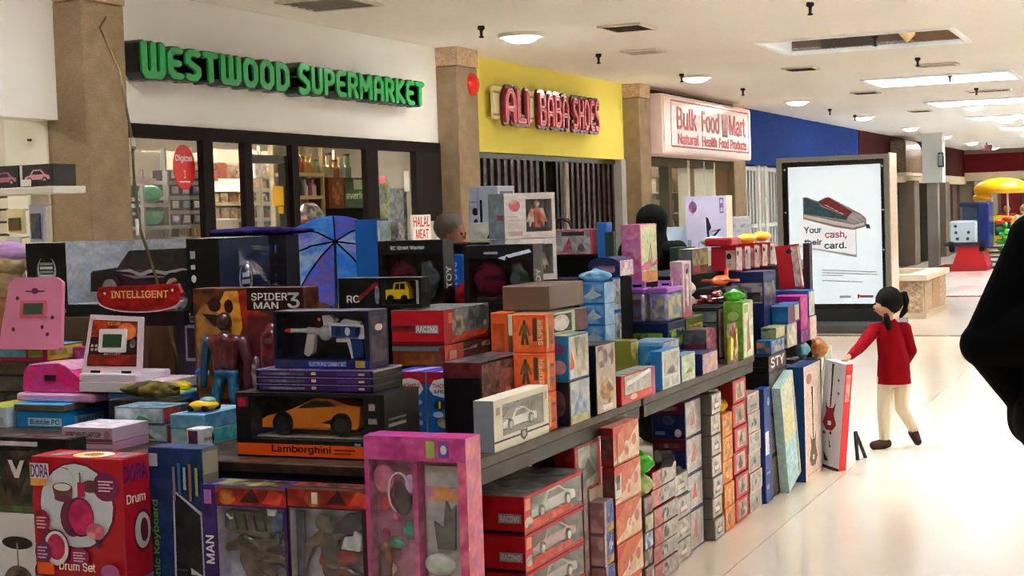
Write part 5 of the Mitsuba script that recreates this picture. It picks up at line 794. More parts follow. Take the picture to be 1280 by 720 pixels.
M().prism(ar, .2, '1c2458', None, (np.array([-2.5, 6.76, 1.297]), EX, EZ, -EY)).put(part_key(k, 'body'), 'm_card'); M().prism(rect(.02, .02, .13, .05), .001, '6a4a6c', 'a07088', F).put(part_key(k, 'picture'), 'm_card')
M().box(-2.349, -2.347, 6.57, 6.75, 1.3, 1.37, 'e8d8e4', 'c888a8').put(part_key(k, 'end_label'), 'm_card')
for i, (x0, x1, y0, y1) in enumerate(((-2.45, -2.345, 6.88, 7.0), (-2.325, -2.235, 6.9, 7.14))):
    k = thing('carry_case', ('left', 'right')[i] + ' of two clear carry cases with purple handled lids', 'carry case')
    M().box(x0, x1, y0, y1, 1.062, 1.2, 'a8a4c0', '7a80a8', .01).put(part_key(k, 'body'), 'm_gloss'); M().box(x0 + .015, x1 - .015, y0 - .001, y0, 1.075, 1.17, '6a6a90', ('7a4a40', 'c0b070')[i]).put(part_key(k, 'picture'), 'm_card'); M().box(x1, x1 + .001, y0 + .02, y1 - .02, 1.075, 1.18, ('b0a8c0', '8a90b0')[i], 'd0c078').put(part_key(k, 'picture'), 'm_card')
    M().box(x0 - .005, x1 + .005, y0 - .005, y1 + .005, 1.2, 1.225, 'b060d0', None, .006).put(part_key(k, 'lid'), 'm_plastic')
    F = (np.array([x0, (y0 + y1) / 2 + .01, 1.225]), EX, EZ, -EY); w_ = x1 - x0
    M().prism(rect(.01, -.002, w_ - .01, .03).difference(rect(.025, -.01, w_ - .025, .016)), .02, 'c880e0', None, F).put(part_key(k, 'handle'), 'm_plastic')
carton('doll_box', 'tall narrow pink window box with a slim doll, right of the carry cases', (-2.3, -2.235, 7.16, 7.3, 1.062, 1.34), 'e8c8d4', s=[R(.15, .05, .85, .95, 'b07a90', 'c898a8', 'window'), E(.5, .82, .16, .05, '4a2c28'), P([(.4, .2), (.6, .2), (.62, .75), (.38, .75)], 'd8c0cc', 'f0e0e8', 'picture'), R(0, 0, 1, .1, 'd86a80')], f=[R(.1, .1, .9, .9, 'f0d8e0', 'd8a0c0')])
carton('doll_box', 'large pastel doll box with an orange base, before the woman in black', (-2.5, -2.4, 7.02, 7.27, 1.24, 1.53), 'f090b8', B='e870a8', f=[E(.5, .86, .4, .12, 'f060a0', 'f8a0c0', 'picture'), P([(.1, .2), (.9, .3), (.7, .6), (.3, .6)], 'f0b0c8', 'e84a90', 'picture')], s=[R(.02, .02, .98, .98, 'e8e8b0', 'd0e0a0', 'window'), E(.4, .85, .35, .1, 'f0f4c8', 'b8e0a0', 'picture'), P([(.3, .2), (.6, .7), (.75, .3)], 'a87858', 'c8a080', 'picture'), P([(.02, .3), (.3, .36), (.6, .26), (.98, .4), (.98, .3), (.02, .2)], 'e85aa0'), R(.02, .02, .98, .2, 'f07828', 'f0a030')], gloss=True)
riser('black cloth-covered riser under the pastel doll box', (-2.56, -2.4, 7.03, 7.3, 1.062, 1.238))
carton('blister_box', 'red and white box with a dark handled toy, above the arched navy case', (-2.86, -2.6, 6.88, 7.08, 1.392, 1.515), 'd04858', f=[R(.28, .04, .97, .96, 'e8dcdc', 'a8a0a4', 'window'), R(.4, .75, .85, .92, '40343c'), P([(.4, .1), (.55, .7), (.62, .1)], 'b83848', 'd88a90', 'picture'), P([(.7, .1), (.75, .7), (.9, .1)], '6a5a60', 'd8d0d0', 'picture')])
M().tm(tube([(-2.78 + .05 * math.cos(t), 6.96, 1.517 + .05 * math.sin(t)) for t in np.linspace(0, math.pi, 9)], .01), '1c1c20').put('blister_box_001__handle', 'm_plastic'); say('blister_box_001__handle', 'black arched handle')
for lab, q, c in (('small bright blue box peeping over the red and white box', (-2.58, -2.53, 6.9, 6.98, 1.062, 1.545), '2c78d0'),):
    carton('toy_box', lab, q, c)
carton('toy_box', 'dark green and blue packet between the red box and the pastel doll box', (-2.585 + .07, -2.52 + .05, 6.83, 6.87, 1.062, 1.5), '2c4a3c', f=[R(0, .0, 1, .3, '2c70c0', '3a88d8')])
# dragon boxes, turned towards the camera
for i, (z0, z1) in enumerate(((1.492, 1.69), (1.307, 1.49))):
    carton('dragon_box', ('upper', 'lower')[i] + ' of two pale boxes with a toy dragon in a grey window', (-2.74, -2.58, 6.05, 6.3, z0, z1), 'f0e4de', B='e8dcd8', rot=-40, hole=('s', .42, .14, .93, .86, .07), liner=('7a7478', '8c868a'), ch=0, cols={'f': ('7a8488', '6a7478'), 't': 'f8f4f0'}, s=[E(.2, .72, .11, .13, 'e07078', 'f0b0b0', 'picture'), R(.08, .06, .34, .16, 'd0b0a8')] + lines(.06, .3, .3, .5, 3, 'e0ccc8'), f=[R(.55, .4, .95, .52, '8a3a48')] if i == 0 else [])  # left face greyed, its shade put into the colour
for i, zc in enumerate((1.588, 1.394)):
    k = thing('toy_dragon', ('reddish', 'cream')[i] + ' toy dragon with folded wings in the ' + ('upper', 'lower')[i] + ' pale box', 'toy dragon')
    ca, sa_ = math.cos(math.radians(-40)), math.sin(math.radians(-40)); ax_n, ax_u = np.array([ca, sa_, 0]), np.array([-sa_, ca, 0])
    O = np.array([-2.66, 6.175, zc]) + ax_n * .044 + ax_u * .045; F = (O, ax_u, EZ, ax_n)
    c1, c2 = (('e07a58', 'f8e8d8') if i == 0 else ('e8d8c8', 'b89078'))
    M().prism(Polygon([(-.012, -.05), (.012, -.05), (.016, .02), (0, .055), (-.016, .02)]), .02, c1, 'a84038', F).put(part_key(k, 'body'), 'm_plastic')
    for s in (-1, 1): M().prism(Polygon([(s * .012, .03), (s * .03, .035), (s * .055, -.03), (s * .04, -.02), (s * .034, -.05), (s * .022, -.02), (s * .012, -.03)]), .01, c2, c1, F, .004).put(part_key(k, 'wing'), 'm_plastic')
    q = trimesh.creation.icosphere(2); q.apply_scale((.014, .014, .014)); q.apply_translation(O + EZ * .055 + ax_n * .012); M().tm(q, c2).put(part_key(k, 'head'), 'm_plastic', smooth=True)
carton('tower_box', 'tall white box with a black-striped tower print behind the robot boxes', (-3.19, -3.03, 6.75, 6.95, 1.472, 1.74), 'c8cce0', f=[R(.38, .3, .46, .75, '181c24'), R(.82, .34, .88, .76, '22262e'), E(.22, .54, .1, .07, '14181c'), E(.24, .36, .07, .05, '22302c'), R(.02, .7, .3, .72, '8a90a8'), R(.3, .04, .34, .96, 'a8b0cc')], s=[R(.1, .1, .9, .9, '8a8ca0', '6a6c80')])
carton('toy_box', 'small white box with a lime line before the tall tower box', (-3.03, -2.89, 6.42, 6.58, 1.472, 1.565), 'd8d8d4', f=[E(.5, .55, .4, .36, 'e8e4d8', 'c8c4b8', 'picture'), P([(.6, .2), (.7, .5), (.74, .2)], '383838'), R(0, .05, 1, .12, 'b8d060')], s=[R(.1, .05, .95, .95, 'b8b8bc', 'd0d0d0', 'window')])

# ================================================================ FAR END OF THE ROW
blob('plush_toy', 'small pinkish white plush toy on the dials box, nearer the carry cases', 'plush toy', 'e8c8c8', 'f0e0d8', (.04, .04, .04), (-2.36, 7.62, 1.18), nz=.5)
blob('plush_toy', 'lower cream plush toy beside the red toy pile', 'plush toy', 'd8c0b0', 'e8d8c8', (.045, .04, .035), (-2.35, 7.55, 1.122), nz=.5)
for i, (x, y, z, c) in enumerate(((-2.29, 7.58, 1.115, '7a1c28'), (-2.24, 7.6, 1.125, 'a02430'), (-2.2, 7.64, 1.12, '5c1822'), (-2.27, 7.68, 1.13, '8a2230'), (-2.22, 7.7, 1.15, 'c03038'))):
    k = thing('toy_figure', 'dark red and white toy figure lying in the pile on the dials box', 'toy figure', 'toy figures piled on the dials box')
    m = M()
    for a in range(4):
        t = rng.rand() * 6.28; p0 = np.array([x, y, z]); d_ = np.array([math.cos(t) * .035, math.sin(t) * .03, .012 * (rng.rand() - .2)]); m.tm(cyl(p0 - d_, p0 + d_, .013, .009, 8), c if a < 3 else 'e8dcd8')
    m.put(k, 'm_plastic')
carton('toy_box', 'brown and green picture box with a red base on the back riser', (-2.46, -2.38, 7.8, 8.1, 1.242, 1.38), '5a6068', s=[R(.02, .02, .98, .98, '6a5838', '88784c', 'picture'), R(.02, .02, .98, .35, '8a1c20', '5a1818', 'picture')], f=[R(.1, .05, .9, .95, '70787c', '50585c')], t=[R(0, 0, 1, 1, 'b8b4a0', '9a9888')], rot=0)
k = thing('toy_plane', 'bright orange toy plane lying on the pile at the far end', 'toy plane')
m = trimesh.creation.icosphere(2); m.apply_scale((.035, .14, .03)); m.apply_translation([-2.265, 7.93, 1.205]); M().tm(m, 'f06428').put(part_key(k, 'fuselage'), 'm_plastic', smooth=True)
for s in (-1, 1): M().prism(Polygon([(0, 0), (s * .1, .03), (s * .1, .07), (0, .08)]), .012, 'f46a2c', None, (np.array([-2.265, 7.88, 1.2]), EX, EY, EZ)).put(part_key(k, 'wing'), 'm_plastic')
M().prism(Polygon([(0, 0), (.05, .07), (.07, .07), (.07, 0)]), .012, 'f05a20', None, (np.array([-2.265, 7.98, 1.2]), EY, EZ, EX)).put(part_key(k, 'fin'), 'm_plastic')
riser('dark box under the orange toy plane', (-2.37, -2.2, 7.8, 8.07, TZ - .04, 1.17), '2c2a30', 'carton', 'brown_carton')
blob('toy_frog', 'lime green toy on the tall lime box', 'toy', '60d040', '48b830', (.05, .06, .028), (-2.11, 7.63, 1.142), 'm_plastic', .6, 40)
carton('navy_case_box', 'navy window box with dark toys under the red book-like boxes', (-2.34, -2.15, 8.4, 8.68, .785, 1.228), '1c2a58', f=[R(.04, .6, .96, .86, 'a0a0a8', '5c6068', 'window'), R(.1, .64, .4, .76, '202428'), R(.5, .62, .9, .74, '2c2c30', '484c50')], s=[R(.1, .56, .9, .86, '4a4448', '2c2c34', 'window')])
for i in range(5):
    y = 8.36 + .19 * i
    if i > 1: y += .02
    x1 = -2.3 + .03 * max(0, i - 1) * 0 - .0
    carton('red_slip_box', f'red slip-case box with a white side, {["first", "second", "third", "fourth", "fifth"][i]} from the left in the upright row', (-2.44, -2.295, y, y + .13, 1.238, 1.375), 'b82430', f=[R(.6, .05, .98, .85, 'd8c8c0', 'a89088'), E(.72, .6, .1, .12, '382828')], s=[R(.05, .04, .95, .96, 'd8d0c8', 'b8b0a8', 'window'), E(.3, .74, .16, .1, '1c1818')], lean=(-3, EX))
riser('black cloth-covered riser at the left of the red slip-case row', (-2.9, -2.36, 8.34, 8.7, TZ - .04, 1.228))
carton('red_slip_box', 'taller red slip-case box leaning at the right end of the upright row', (-2.235, -2.1, 9.14, 9.2, 1.08, 1.35), 'c02830', f=[R(.7, .05, .98, .95, 'e0d8d0', 'b0a8a0'), E(.6, .85, .14, .05, '381c1c')], s=[R(.1, .05, .9, .95, 'e0dcd4', 'c0b8b0', 'window')], lean=(-6, EY, (0, 0, 0)))
carton('toy_box', 'tall black book-like box behind the leaning red one', (-2.12, -2.08, 9.268, 9.34, .662, 1.36), '241c28')
k = thing('red_toy_tray', 'flat red toy tray on the left of the upright red row', 'toy'); M().box(-2.46, -2.3, 8.3, 8.5, 1.38, 1.425, 'c02c3c', None, .01).put(k, 'm_plastic')
blob('green_packet', 'pale green packet behind the red toy tray', 'packet', '80c090', 'a8d8b0', (.07, .04, .03), (-2.5, 8.62, 1.40), 'm_gloss')
for i in range(2):
    k = thing('yellow_toy', ('left', 'right')[i] + ' of two yellow dome-shaped toys on the red slip-case row', 'toy'); q = trimesh.creation.icosphere(3); q.apply_scale((.05, .14, .03)); q.apply_translation([-2.36, (8.85, 9.2)[i], 1.408 + .004 * i]); M().tm(q, 'f8b820').put(k, 'm_plastic', smooth=True)
carton('toy_box', 'blue box with two white bird pictures at the far end', (-2.28, -2.05, 9.08, 9.24, .92, 1.08), '2464a8', f=[R(.02, .05, .98, .9, '2c70b4', '4a8ac4', 'picture'), P([(.1, .7), (.4, .75), (.3, .6)], 'd8d8ec'), P([(.55, .7), (.85, .75), (.75, .6)], 'd8d8ec')], s=[R(.05, .05, .95, .95, 'd8d0c8', 'b8b0a8')])
carton('toy_box', 'blue box with a pale lid line below the bird picture box', (-2.145, -2.05, 8.55, 8.83, .92, 1.03), '14508c', f=[R(0, .9, 1, 1, '98b8d0'), R(.05, .1, .95, .6, '185898', '2068a8')], s=[R(.02, .05, .6, .9, '5c2c48'), R(.6, .1, .98, .9, 'b8a890')])
for lab, q, c, s_, f_ in (('grey and orange picture box under the pale-lidded blue box', (-2.3, -2.2, 8.18, 8.3, .782, .92), '6a6868', 'b07850', '8a7a6c'), ('olive striped box under the pale-lidded blue box', (-2.145, -2.06, 8.3, 8.5, .86, .92), '98a070', 'c0b898', '2c5a88'), ('blue box with an orange ring picture on the black STY box', (-2.145, -2.06, 8.18, 8.49, .782, .858), '2c6494', 'a8a094', 'e08840'),
        ('small pale box right of the orange ring box', (-2.145, -2.06, 8.56, 8.8, .782, .918), 'b8b0a0', 'd8d0c4', '5a5c5c'), ('magenta box at the far right end of the pile', (-2.2, -2.05, 8.86, 9.05, .86, 1.06), 'a02878', 'c84a98', '8a2468'), ('violet box under the magenta box', (-2.2, -2.05, 8.86, 9.05, .782, .858), '5c2c68', '8a4a90', '48244c'),
        ('pinkish white ribbed box at the far right end', (-2.2, -2.045, 9.08, 9.26, .782, .918), 'd8b8b8', 'e8d0cc', 'c0a0a0')):
    carton('toy_box', lab, q, c, s=[R(.06, .08, .94, .92, s_, c, 'picture')], f=[R(.06, .1, .94, .9, f_, c, 'picture')])
blob('toy_ball', 'teal crumpled package at the far end of the pile', 'toy', '3a7a80', '68a0a0', (.04, .06, .05), (-2.07, 8.98, .735), 'm_gloss', .5, 40)
blob('toy_mask', 'orange toy face in a lime bag beside the guitar boxes', 'toy', 'd88a48', 'b8682c', (.05, .06, .06), (-2.02, 9.2, .72), 'm_gloss', .3, 30)
carton('toy_box', 'dark box on the floor behind the upright guitar boxes', (-2.3, -2.105, 8.9, 9.02, 0, .68), '2c3430')
carton('toy_box', 'green box on the floor under the orange toy face', (-2.2, -2.03, 9.16, 9.3, 0, .66), '3a4a34')
for i, (z0, z1) in enumerate(((.69, .78), (.46, .688), (.23, .458), (0, .228))):
    carton('craft_box', ('black box with white letters STY on its end at the end of the table', 'black box right under the STY box', 'black box third down under the STY box', 'black box on the floor under the STY boxes')[i], (-2.4, -2.056, 8.1, 8.5, z0, z1), '121116', s=([R(.02, .05, .98, .95, '3c2c30', '4a383a'), X('STY', .12, .2, .88, .85, 'e8e0dc')] if i == 0 else [R(.03, .05, .97, .95, '5a4a44', '443834', 'picture')]), f=[R(.05, .3, .95, .36, '2c2a30')])
# ================================================================ UNDER THE TABLE EDGE, ON THE FLOOR
def col_boxes(base, labf, n, x0, x1, y0, y1, zb, zt, col, s=(), f=(), gap=.003, gloss=False, cat='toy box', t=(), B=None, jit=.012, **kw):
    h = (zt - zb) / n; out = []
    for i in range(n):
        z1 = zt - i * h; j = jit * (rng.rand() - .5)
        out.append(carton(base, labf.format(ORD[i]), (x0 + j, x1 + j, y0, y1, z1 - h + gap, z1), col, s=s(i) if callable(s) else s, f=f(i) if callable(f) else f, gloss=gloss, cat=cat, t=t if i == 0 else (), B=B, **kw))
    return out
# racing cars: the three stacks of the near corner
for i in range(5):
    z1 = .66 - .13 * i
    carton('car_window_box', f'red window box with a toy car, {ORD[i]} under the table corner', (-2.34, -2.0, 4.58, 5.16, z1 - .127, z1), 'b81c24', hole=('s', .1, .1, .93, .9, .09), liner=('6a6a64', '8a8a84'), ch=0, s=[P([(.0, .05), (.75, .1), (.72, .28), (.1, .32), (.0, .3)], 'e85a34', 'c83c2c'), R(.0, .3, .1, .98, 'd02430'), R(.02, .62, .09, .92, 'f89070'), E(.06, .3, .06, .14, 'd8c0b0', '4a2020', 'picture'), R(.93, 0, 1, 1, '4a4844', '6a6660')], f=[R(.72, .3, .97, .55, '8a8a90'), X('RACING', .74, .34, .95, .5, 'e8e0e0'), R(0, .02, 1, .1, '201418')], t=[R(.02, .02, .98, .98, '50504e', '707270', 'window'), R(.02, .3, .3, .7, '8a2428')]) if i < 3 else carton('car_window_box', f'red car box, {ORD[i]} of the stack under the table corner', (-2.34, -2.0, 4.58, 5.16, max(z1 - .127, 0), z1), 'b81c24')
u2 = carton('car_window_box', 'dark red window box standing behind the near car stack under the table edge', (-2.22, -2.05, 5.175, 5.44, .55, .732), '7a1a1c', s=[R(.14, .08, .9, .94, '6a6c60', '8c8c80', 'window'), R(.02, .04, .12, .95, 'a82828'), P([(.25, .2), (.5, .7), (.8, .3)], '3c4438', '505848', 'picture'), R(.9, 0, 1, 1, 'c84a58')], f=[E(.4, .55, .16, .3, '2c4030', '1c2820', 'picture'), R(.7, .2, .95, .9, '8a2020', '5c1a1a')], t=[R(0, 0, 1, 1, '8a7a70', '6a5c58', 'window')])
carton('toy_box', 'dark red box under the standing window box', (-2.22, -2.05, 5.175, 5.32, 0, .548), '5c1a20')
carton('toy_box', 'pale box with a white barcode tag under the table edge', (-2.2, -2.06, 5.335, 5.435, .5, .548), 'd8c8b0')
k = thing('price_tag', 'white barcode tag hanging from a box under the table edge', 'tag'); M().box(-2.0, -1.997, 5.46, 5.53, .49, .6, 'ece4d8').put(part_key(k, 'tag'), 'm_card'); M().box(-1.997, -1.9965, 5.475, 5.515, .52, .575, '444', '888').put(part_key(k, 'barcode'), 'm_card'); M().tm(cyl((-2.0, 5.5, .6), (-2.0, 5.5, .737), .003, n=6), '999').put(part_key(k, 'string'), 'm_card')
col_boxes('blue_toy_box', 'blue and yellow picture box, {} beside the cream and red stack', 4, -2.2, -2.0, 5.335, 5.44, 0, .5, '8a7078', s=lambda i: [R(.25, .3, .98, .98, '2c4a90', '3c5ca8'), P([(.3, .4), (.8, .9), (.9, .6), (.5, .3)], 'd8d8d8', '40486c', 'picture'), P([(.3, .05), (.95, .3), (.95, .05)], 'd0a830'), R(.0, 0, .22, 1, 'c8b0b4', 'a88a90')], f=[R(.7, .05, .98, .95, 'c8a8a8', '9a7078')])
col_boxes('cream_red_box', 'red and cream patterned box, {} of its stack under the table edge', 5, -2.052, -2.0, 5.46, 5.76, 0, .765, '7a1c20', s=[R(.0, 0, 1, 1, 'e07848', 'd86a44'), P([(.0, .1), (.3, .25), (1, .9), (1, .05), (.0, .05)], 'f0d0b0', 'e8b898', 'picture'), P([(0, .6), (.4, .98), (0, .98)], 'd83c34'), E(.5, .35, .1, .2, 'c8685c', 'f0d8c8', 'picture'), E(.8, .5, .08, .16, 'd07868')], f=[R(.1, .2, .9, .8, '4a3434', '6a3c38', 'picture')], t=[R(0, 0, 1, 1, 'd8584c', 'c08070')])
blob('green_toy', 'bright green toy under the table edge right of the cream and red stack', 'toy', '48d828', '38b820', (.05, .06, .045), (-2.03, 5.86, .565), 'm_gloss', .5, 40)
blob('green_toy', 'pale lime toy right below the bright green one', 'toy', 'a8c868', 'd0d890', (.045, .06, .045), (-2.03, 5.86, .478), 'm_gloss', .5, 40)
col_boxes('mixed_toy_box', 'colourful small packet, {} of the narrow column under the lime toy', 6, -2.1, -2.0, 5.79, 5.9, 0, .43, '5c4a44', s=lambda i: [R(.05, .05, .95, .95, ('8a5a50', 'b0a070', '4a6a9c', 'a87868', 'c8b8a8', '6a5a50')[i], ('3a2c2c', '705c30', 'c8ccd0', '4a3430', '7a5c50', '9a8a80')[i], 'window')])
for i, (z0, z1) in enumerate(((.535, .705), (.362, .533), (.19, .36), (0, .188))):
    carton('navy_toy_box', f'navy box with a maroon header, {ORD[i]} of its stack under the table edge', (-2.26, -2.1, 6.7, 6.96, z0, z1), '1c2a5c', f=[R(0, .68, 1, 1, '5c1c2c'), R(.2, .76, .8, .88, 'a8a0a0', '703440', 'lettering'), E(.5, .5, .18, .14, '5c6478', '2c3a60', 'picture'), E(.78, .16, .1, .12, 'd8dce0'), R(.1, .1, .4, .2, '6a7898')], s=[R(.05, .04, .95, .96, 'a8a09c', 'c0b8b4', 'window'), P([(.3, .3), (.5, .8), (.6, .3)], 'd85a48', 'b08078', 'picture')], t=[R(0, 0, 1, 1, '8a8a90', 'b0b0b8', 'window')])
k = thing('toy_puck', 'small black toy tyre on the maroon stack under the table', 'toy'); M().tm(cyl((-2.07, 6.2, .525), (-2.03, 6.24, .525), .04, n=16), '1c1a1c').put(part_key(k, 'rubber'), 'm_plastic'); M().tm(cyl((-2.035, 6.235, .525), (-2.026, 6.244, .525), .018, n=12), 'c8c4c0').put(part_key(k, 'hub'), 'm_plastic')  # a small loose toy wheel with its hub
col_boxes('maroon_toy_box', 'maroon box with a grey side, {} of the stack under the black toy tyre', 6, -2.24, -2.06, 6.08, 6.42, 0, .485, '701a22', s=lambda i: [R(.02, .04, .4, .96, 'c05a58', '98403c', 'window'), R(.4, .04, .98, .96, '8a8480', 'a8a29e', 'window'), E(.45, .5, .14, .3, '4a4444', 'b8b0ac', 'picture')], f=[R(.1, .1, .9, .9, '7a1c24', '641820')])
grey = lambda i: [R(.05, .04, .95, .95, '9a928a', 'bab2a8', 'window'), P([(.2, .2), (.4, .8), (.7, .6), (.8, .2)], ('5c5650', '7a6a60')[i % 2], 'a8a098', 'picture'), R(.3, .3, .7, .5, 'd8d0c4')]
col_boxes('grey_window_box', 'grey window packet, {} of the short grey stack beside the maroon stack', 4, -2.2, -2.08, 6.45, 6.68, 0, .4, '6a645e', s=grey, gloss=False)
col_boxes('grey_window_box', 'grey window packet, {} of the tall grey stack under the table edge', 7, -2.2, -2.06, 6.99, 7.16, 0, .705, '6c665f', s=grey)
blob('crumpled_bag', 'white and black crumpled bag on the tall grey stack', 'bag', 'd8d0c4', '6a6058', (.065, .09, .011), (-2.12, 7.08, .719), 'm_gloss', .5, 40)
col_boxes('orange_pattern_box', 'orange patterned packet, {} of the narrow orange column on the floor', 5, -2.2, -2.06, 7.18, 7.36, 0, .58, 'd07830', s=lambda i: [R(.04, .04, .96, .96, 'e89038', 'c86a24', 'picture'), E(.45, .5, .22, .3, ('8a6a50', 'a8845c')[i % 2], 'e0a050', 'picture')])
blob('leopard_toy', 'yellow and black spotted toy on the orange column', 'toy', 'e8b828', '1c1814', (.04, .05, .04), (-2.1, 7.26, .622), 'm_cloth', .4, 40)
col_boxes('red_window_box', 'red framed window packet, {} of the red column on the floor', 6, -2.3, -2.06, 7.38, 7.63, 0, .725, '8a1c20', s=[R(.04, .04, .96, .96, 'c82c38'), R(.2, .14, .84, .86, '8a6c60', 'b09484', 'window'), P([(.3, .2), (.5, .8), (.7, .2)], '4a3a36', '8a7060', 'picture')], t=[R(0, 0, 1, 1, 'e0d8d0', 'b89890')])
col_boxes('grey_window_box', 'grey and pink-edged window packet, {} of the far grey column', 6, -2.2, -2.06, 7.66, 7.9, 0, .62, 'a08078', s=lambda i: [R(.0, .0, 1, 1, 'c8a8a0'), R(.08, .08, .92, .92, '8a867e', 'aaa49c', 'window'), P([(.25, .3), (.5, .75), (.75, .3)], '5c5a58', 'b0aca4', 'picture')])
carton('toy_board', 'tall dark blue board box with a white label standing at the table end', (-2.1, -2.045, 7.94, 8.08, 0, .62), '1c3a7c', s=[R(.05, .42, .6, .62, 'd8dce0'), R(.1, .12, .5, .16, '5a78b0'), R(.1, .25, .7, .27, '5a78b0'), E(.6, .88, .2, .04, '8098c0')])
# guitar boxes at the end of the row
carton('guitar_box', 'teal and white guitar box leaning to the left at the end of the row', (-2.05, -2.0, 8.27, 8.57, 0, .62), 'bcd8d4', B='a8d0d0', s=[R(0, 0, 1, .45, '98d4dc', 'b8e4e4'), R(0, .45, 1, 1, 'd8dcc0', 'c8d8b8'), E(.4, .62, .3, .18, 'e0d88c', 'd0d8a8', 'picture'), R(.86, 0, 1, 1, 'c8b8a0'), P([(.84, .05), (.9, .05), (.95, .9), (.9, .9)], '6a6458', 'a09888', 'picture')], lean=(14, EX, (0, 0, 0)))
for i, (x0, x1, lab) in enumerate(((-2.165, -2.1, 'narrow dark blue guitar box, left of the two upright ones'), (-2.095, -1.985, 'upright guitar box with dark blue ends and a white front with a guitar picture'))):
    carton('guitar_box', lab, (x0, x1, 8.62, 9.05 if i else 8.8, 0, .665 + .0 * i), '163c74', f=[R(.0, .0, .06, 1, '98a8c8'), XV('GUITAR', .35, .45, .6, .75, '7a88b0')] if i else [R(.1, .1, .9, .9, '1a4480')], s=([R(0, 0, 1, 1, 'f0dccc', 'ecd4c4'), E(.3, .88, .17, .045, 'c07870')] + guitar_art(.2, .1, .75, .8, '7a5a48') + [R(.1, .04, .9, .045, 'a88a78')]) if i else ())
carton('guitar_box', 'white guitar box with a red guitar and a red edge, held upright by the child', (-2.02, -1.85, 9.06, 9.12, 0.004, .66), 'c8ccd8', f=[R(.0, .0, 1, .03, '303038')] + guitar_art(.02, .36, .78, .98, '7a1424') + [E(.72, .84, .05, .014, '555'), E(.75, .72, .05, .014, '555'), E(.2, .33, .06, .016, '6a2430'), E(.5, .34, .06, .016, '6a2430'), P([(.4, .3), (.5, .2), (.56, .21)], '445'), P([(.2, .16), (.3, .07), (.5, .08)], '334')], cols={'s': 'e83034', 'u': '222'}, s=[R(.2, .65, .8, .9, 'f0b0a8', 'e87870')], rot=-33, lean=(7, EY, (.1, 0, 0)))
k = thing('toy_stand', 'small black stand on the floor behind the child-held guitar box', 'stand'); M().tm(tube([(-1.85, 9.45, 0), (-1.87, 9.5, .17), (-1.82, 9.55, 0)], .012), '222').put(k, 'm_plastic')
k = thing('clear_bag', 'clear greenish plastic bag hanging behind the upright guitar box', 'bag'); q = trimesh.creation.box((.006, .22, .3)).subdivide_to_size(.04); q.vertices[:, 0] += .04 * (meshkit.fbm(q.vertices * 9 + 2, 2) - .5); q.apply_translation([-1.99, 9.33, .57]); M().tm(q, 'b8c498', 'd0d8b8').put(k, 'm_gloss', smooth=True)

# ================================================================ TOY VEHICLES AND FIGURES IN THE BOXES
def toy_car(base, lab, F, L, W_, Hh, c, prof, win, wheels, r, B=None, glass='14161a', hub='9a9a9c', extra=None, cat='toy car'):
    """F = (O, U, V, N): O the rear foot on the near side, U along the length, V up, N towards the viewer; the body reaches back from n = 0 to n = -W_"""
    k = thing(base, lab, cat); O, U, V, N = F
    pts = np.array([(a * L, b * Hh) for a, b in prof]); n = len(pts)
    inset = lambda z: W_ * .16 * np.clip((z / Hh - .45) / .55, 0, 1)
    near = [O + p[0] * U + p[1] * V - inset(p[1]) * N for p in pts]; far_ = [O + p[0] * U + p[1] * V - (W_ - inset(p[1])) * N for p in pts]
    vt, ft = trimesh.creation.triangulate_polygon(Polygon(pts), engine='earcut'); ft = np.asarray(ft)
    idx = [int(np.argmin(((pts - v) ** 2).sum(1))) for v in vt]; ft = np.array([[idx[a] for a in t] for t in ft])
    v = np.vstack([near, far_]); f = [list(t) for t in ft] + [[t[0] + n, t[2] + n, t[1] + n] for t in ft]
    for i in range(n): j = (i + 1) % n; f += [[i, j, n + j], [i, n + j, n + i]]
    M().tm(trimesh.Trimesh(v, f, process=False), c, B, 35).put(part_key(k, 'body'), 'm_plastic', smooth=True)
    m = M()
    for w in win:
        q = [O + a * L * U + b * Hh * V + (.0012 - inset(b * Hh)) * N for a, b in w]; q2 = [p - .003 * N for p in q]; nn = len(q)
        m.add(np.vstack([q, q2]), [[0, i, i + 1] for i in range(1, nn - 1)] + [t for i in range(nn) for t in ([i, nn + i, (i + 1) % nn], [(i + 1) % nn, nn + i, nn + (i + 1) % nn])], glass)
    m.put(part_key(k, 'side_window'), 'm_plastic')
    if extra: 
        m = M()
        for w, cc in extra: m.prism(Polygon([(a * L, b * Hh) for a, b in w]), .002, cc, None, F, .0002)
        m.put(part_key(k, 'stripe'), 'm_plastic')
    for a in wheels:
        for s in (0, 1):
            cc = O + a * L * U + r * V - s * (W_ - .004) * N; w = part_key(k, 'wheel')
            M().tm(cyl(cc - N * (.02 if s == 0 else .004), cc + N * (.004 if s == 0 else .02), r, n=20), '18181a').put(w, 'm_matte')
            if s == 0: M().tm(cyl(cc + N * .003, cc + N * .006, r * .62, n=14), hub).put(w + '__hub', 'm_metal'); KEYS.add(w)
    return k
SUVP = [(0, .2), (.0, .55), (.02, .6), (.26, .66), (.36, .98), (.97, 1), (1, .6), (1, .2)]
toy_car('toy_suv', 'black toy suv with silver flame stripes inside the long black box', (np.array([-4.38, 5.36, 1.275]), EX, EZ, -EY), .54, .18, .225, '16181c', SUVP, [[(.36, .68), (.42, .93), (.6, .94), (.6, .68)], [(.63, .68), (.63, .94), (.8, .94), (.8, .68)], [(.83, .68), (.83, .94), (.95, .94), (.97, .68)]], (.2, .82), .062, hub='d8dce0',
        extra=[([(.26, .6), (.4, .63), (.5, .55), (.6, .62), (.75, .57), (.9, .63), (1, .6), (.9, .58), (.75, .5), (.62, .56), (.5, .48), (.4, .57)], 'a8acb4'), ([(.3, .54), (.45, .5), (.6, .5), (.8, .46), (.6, .46), (.45, .44)], '787c84')], cat='toy car')
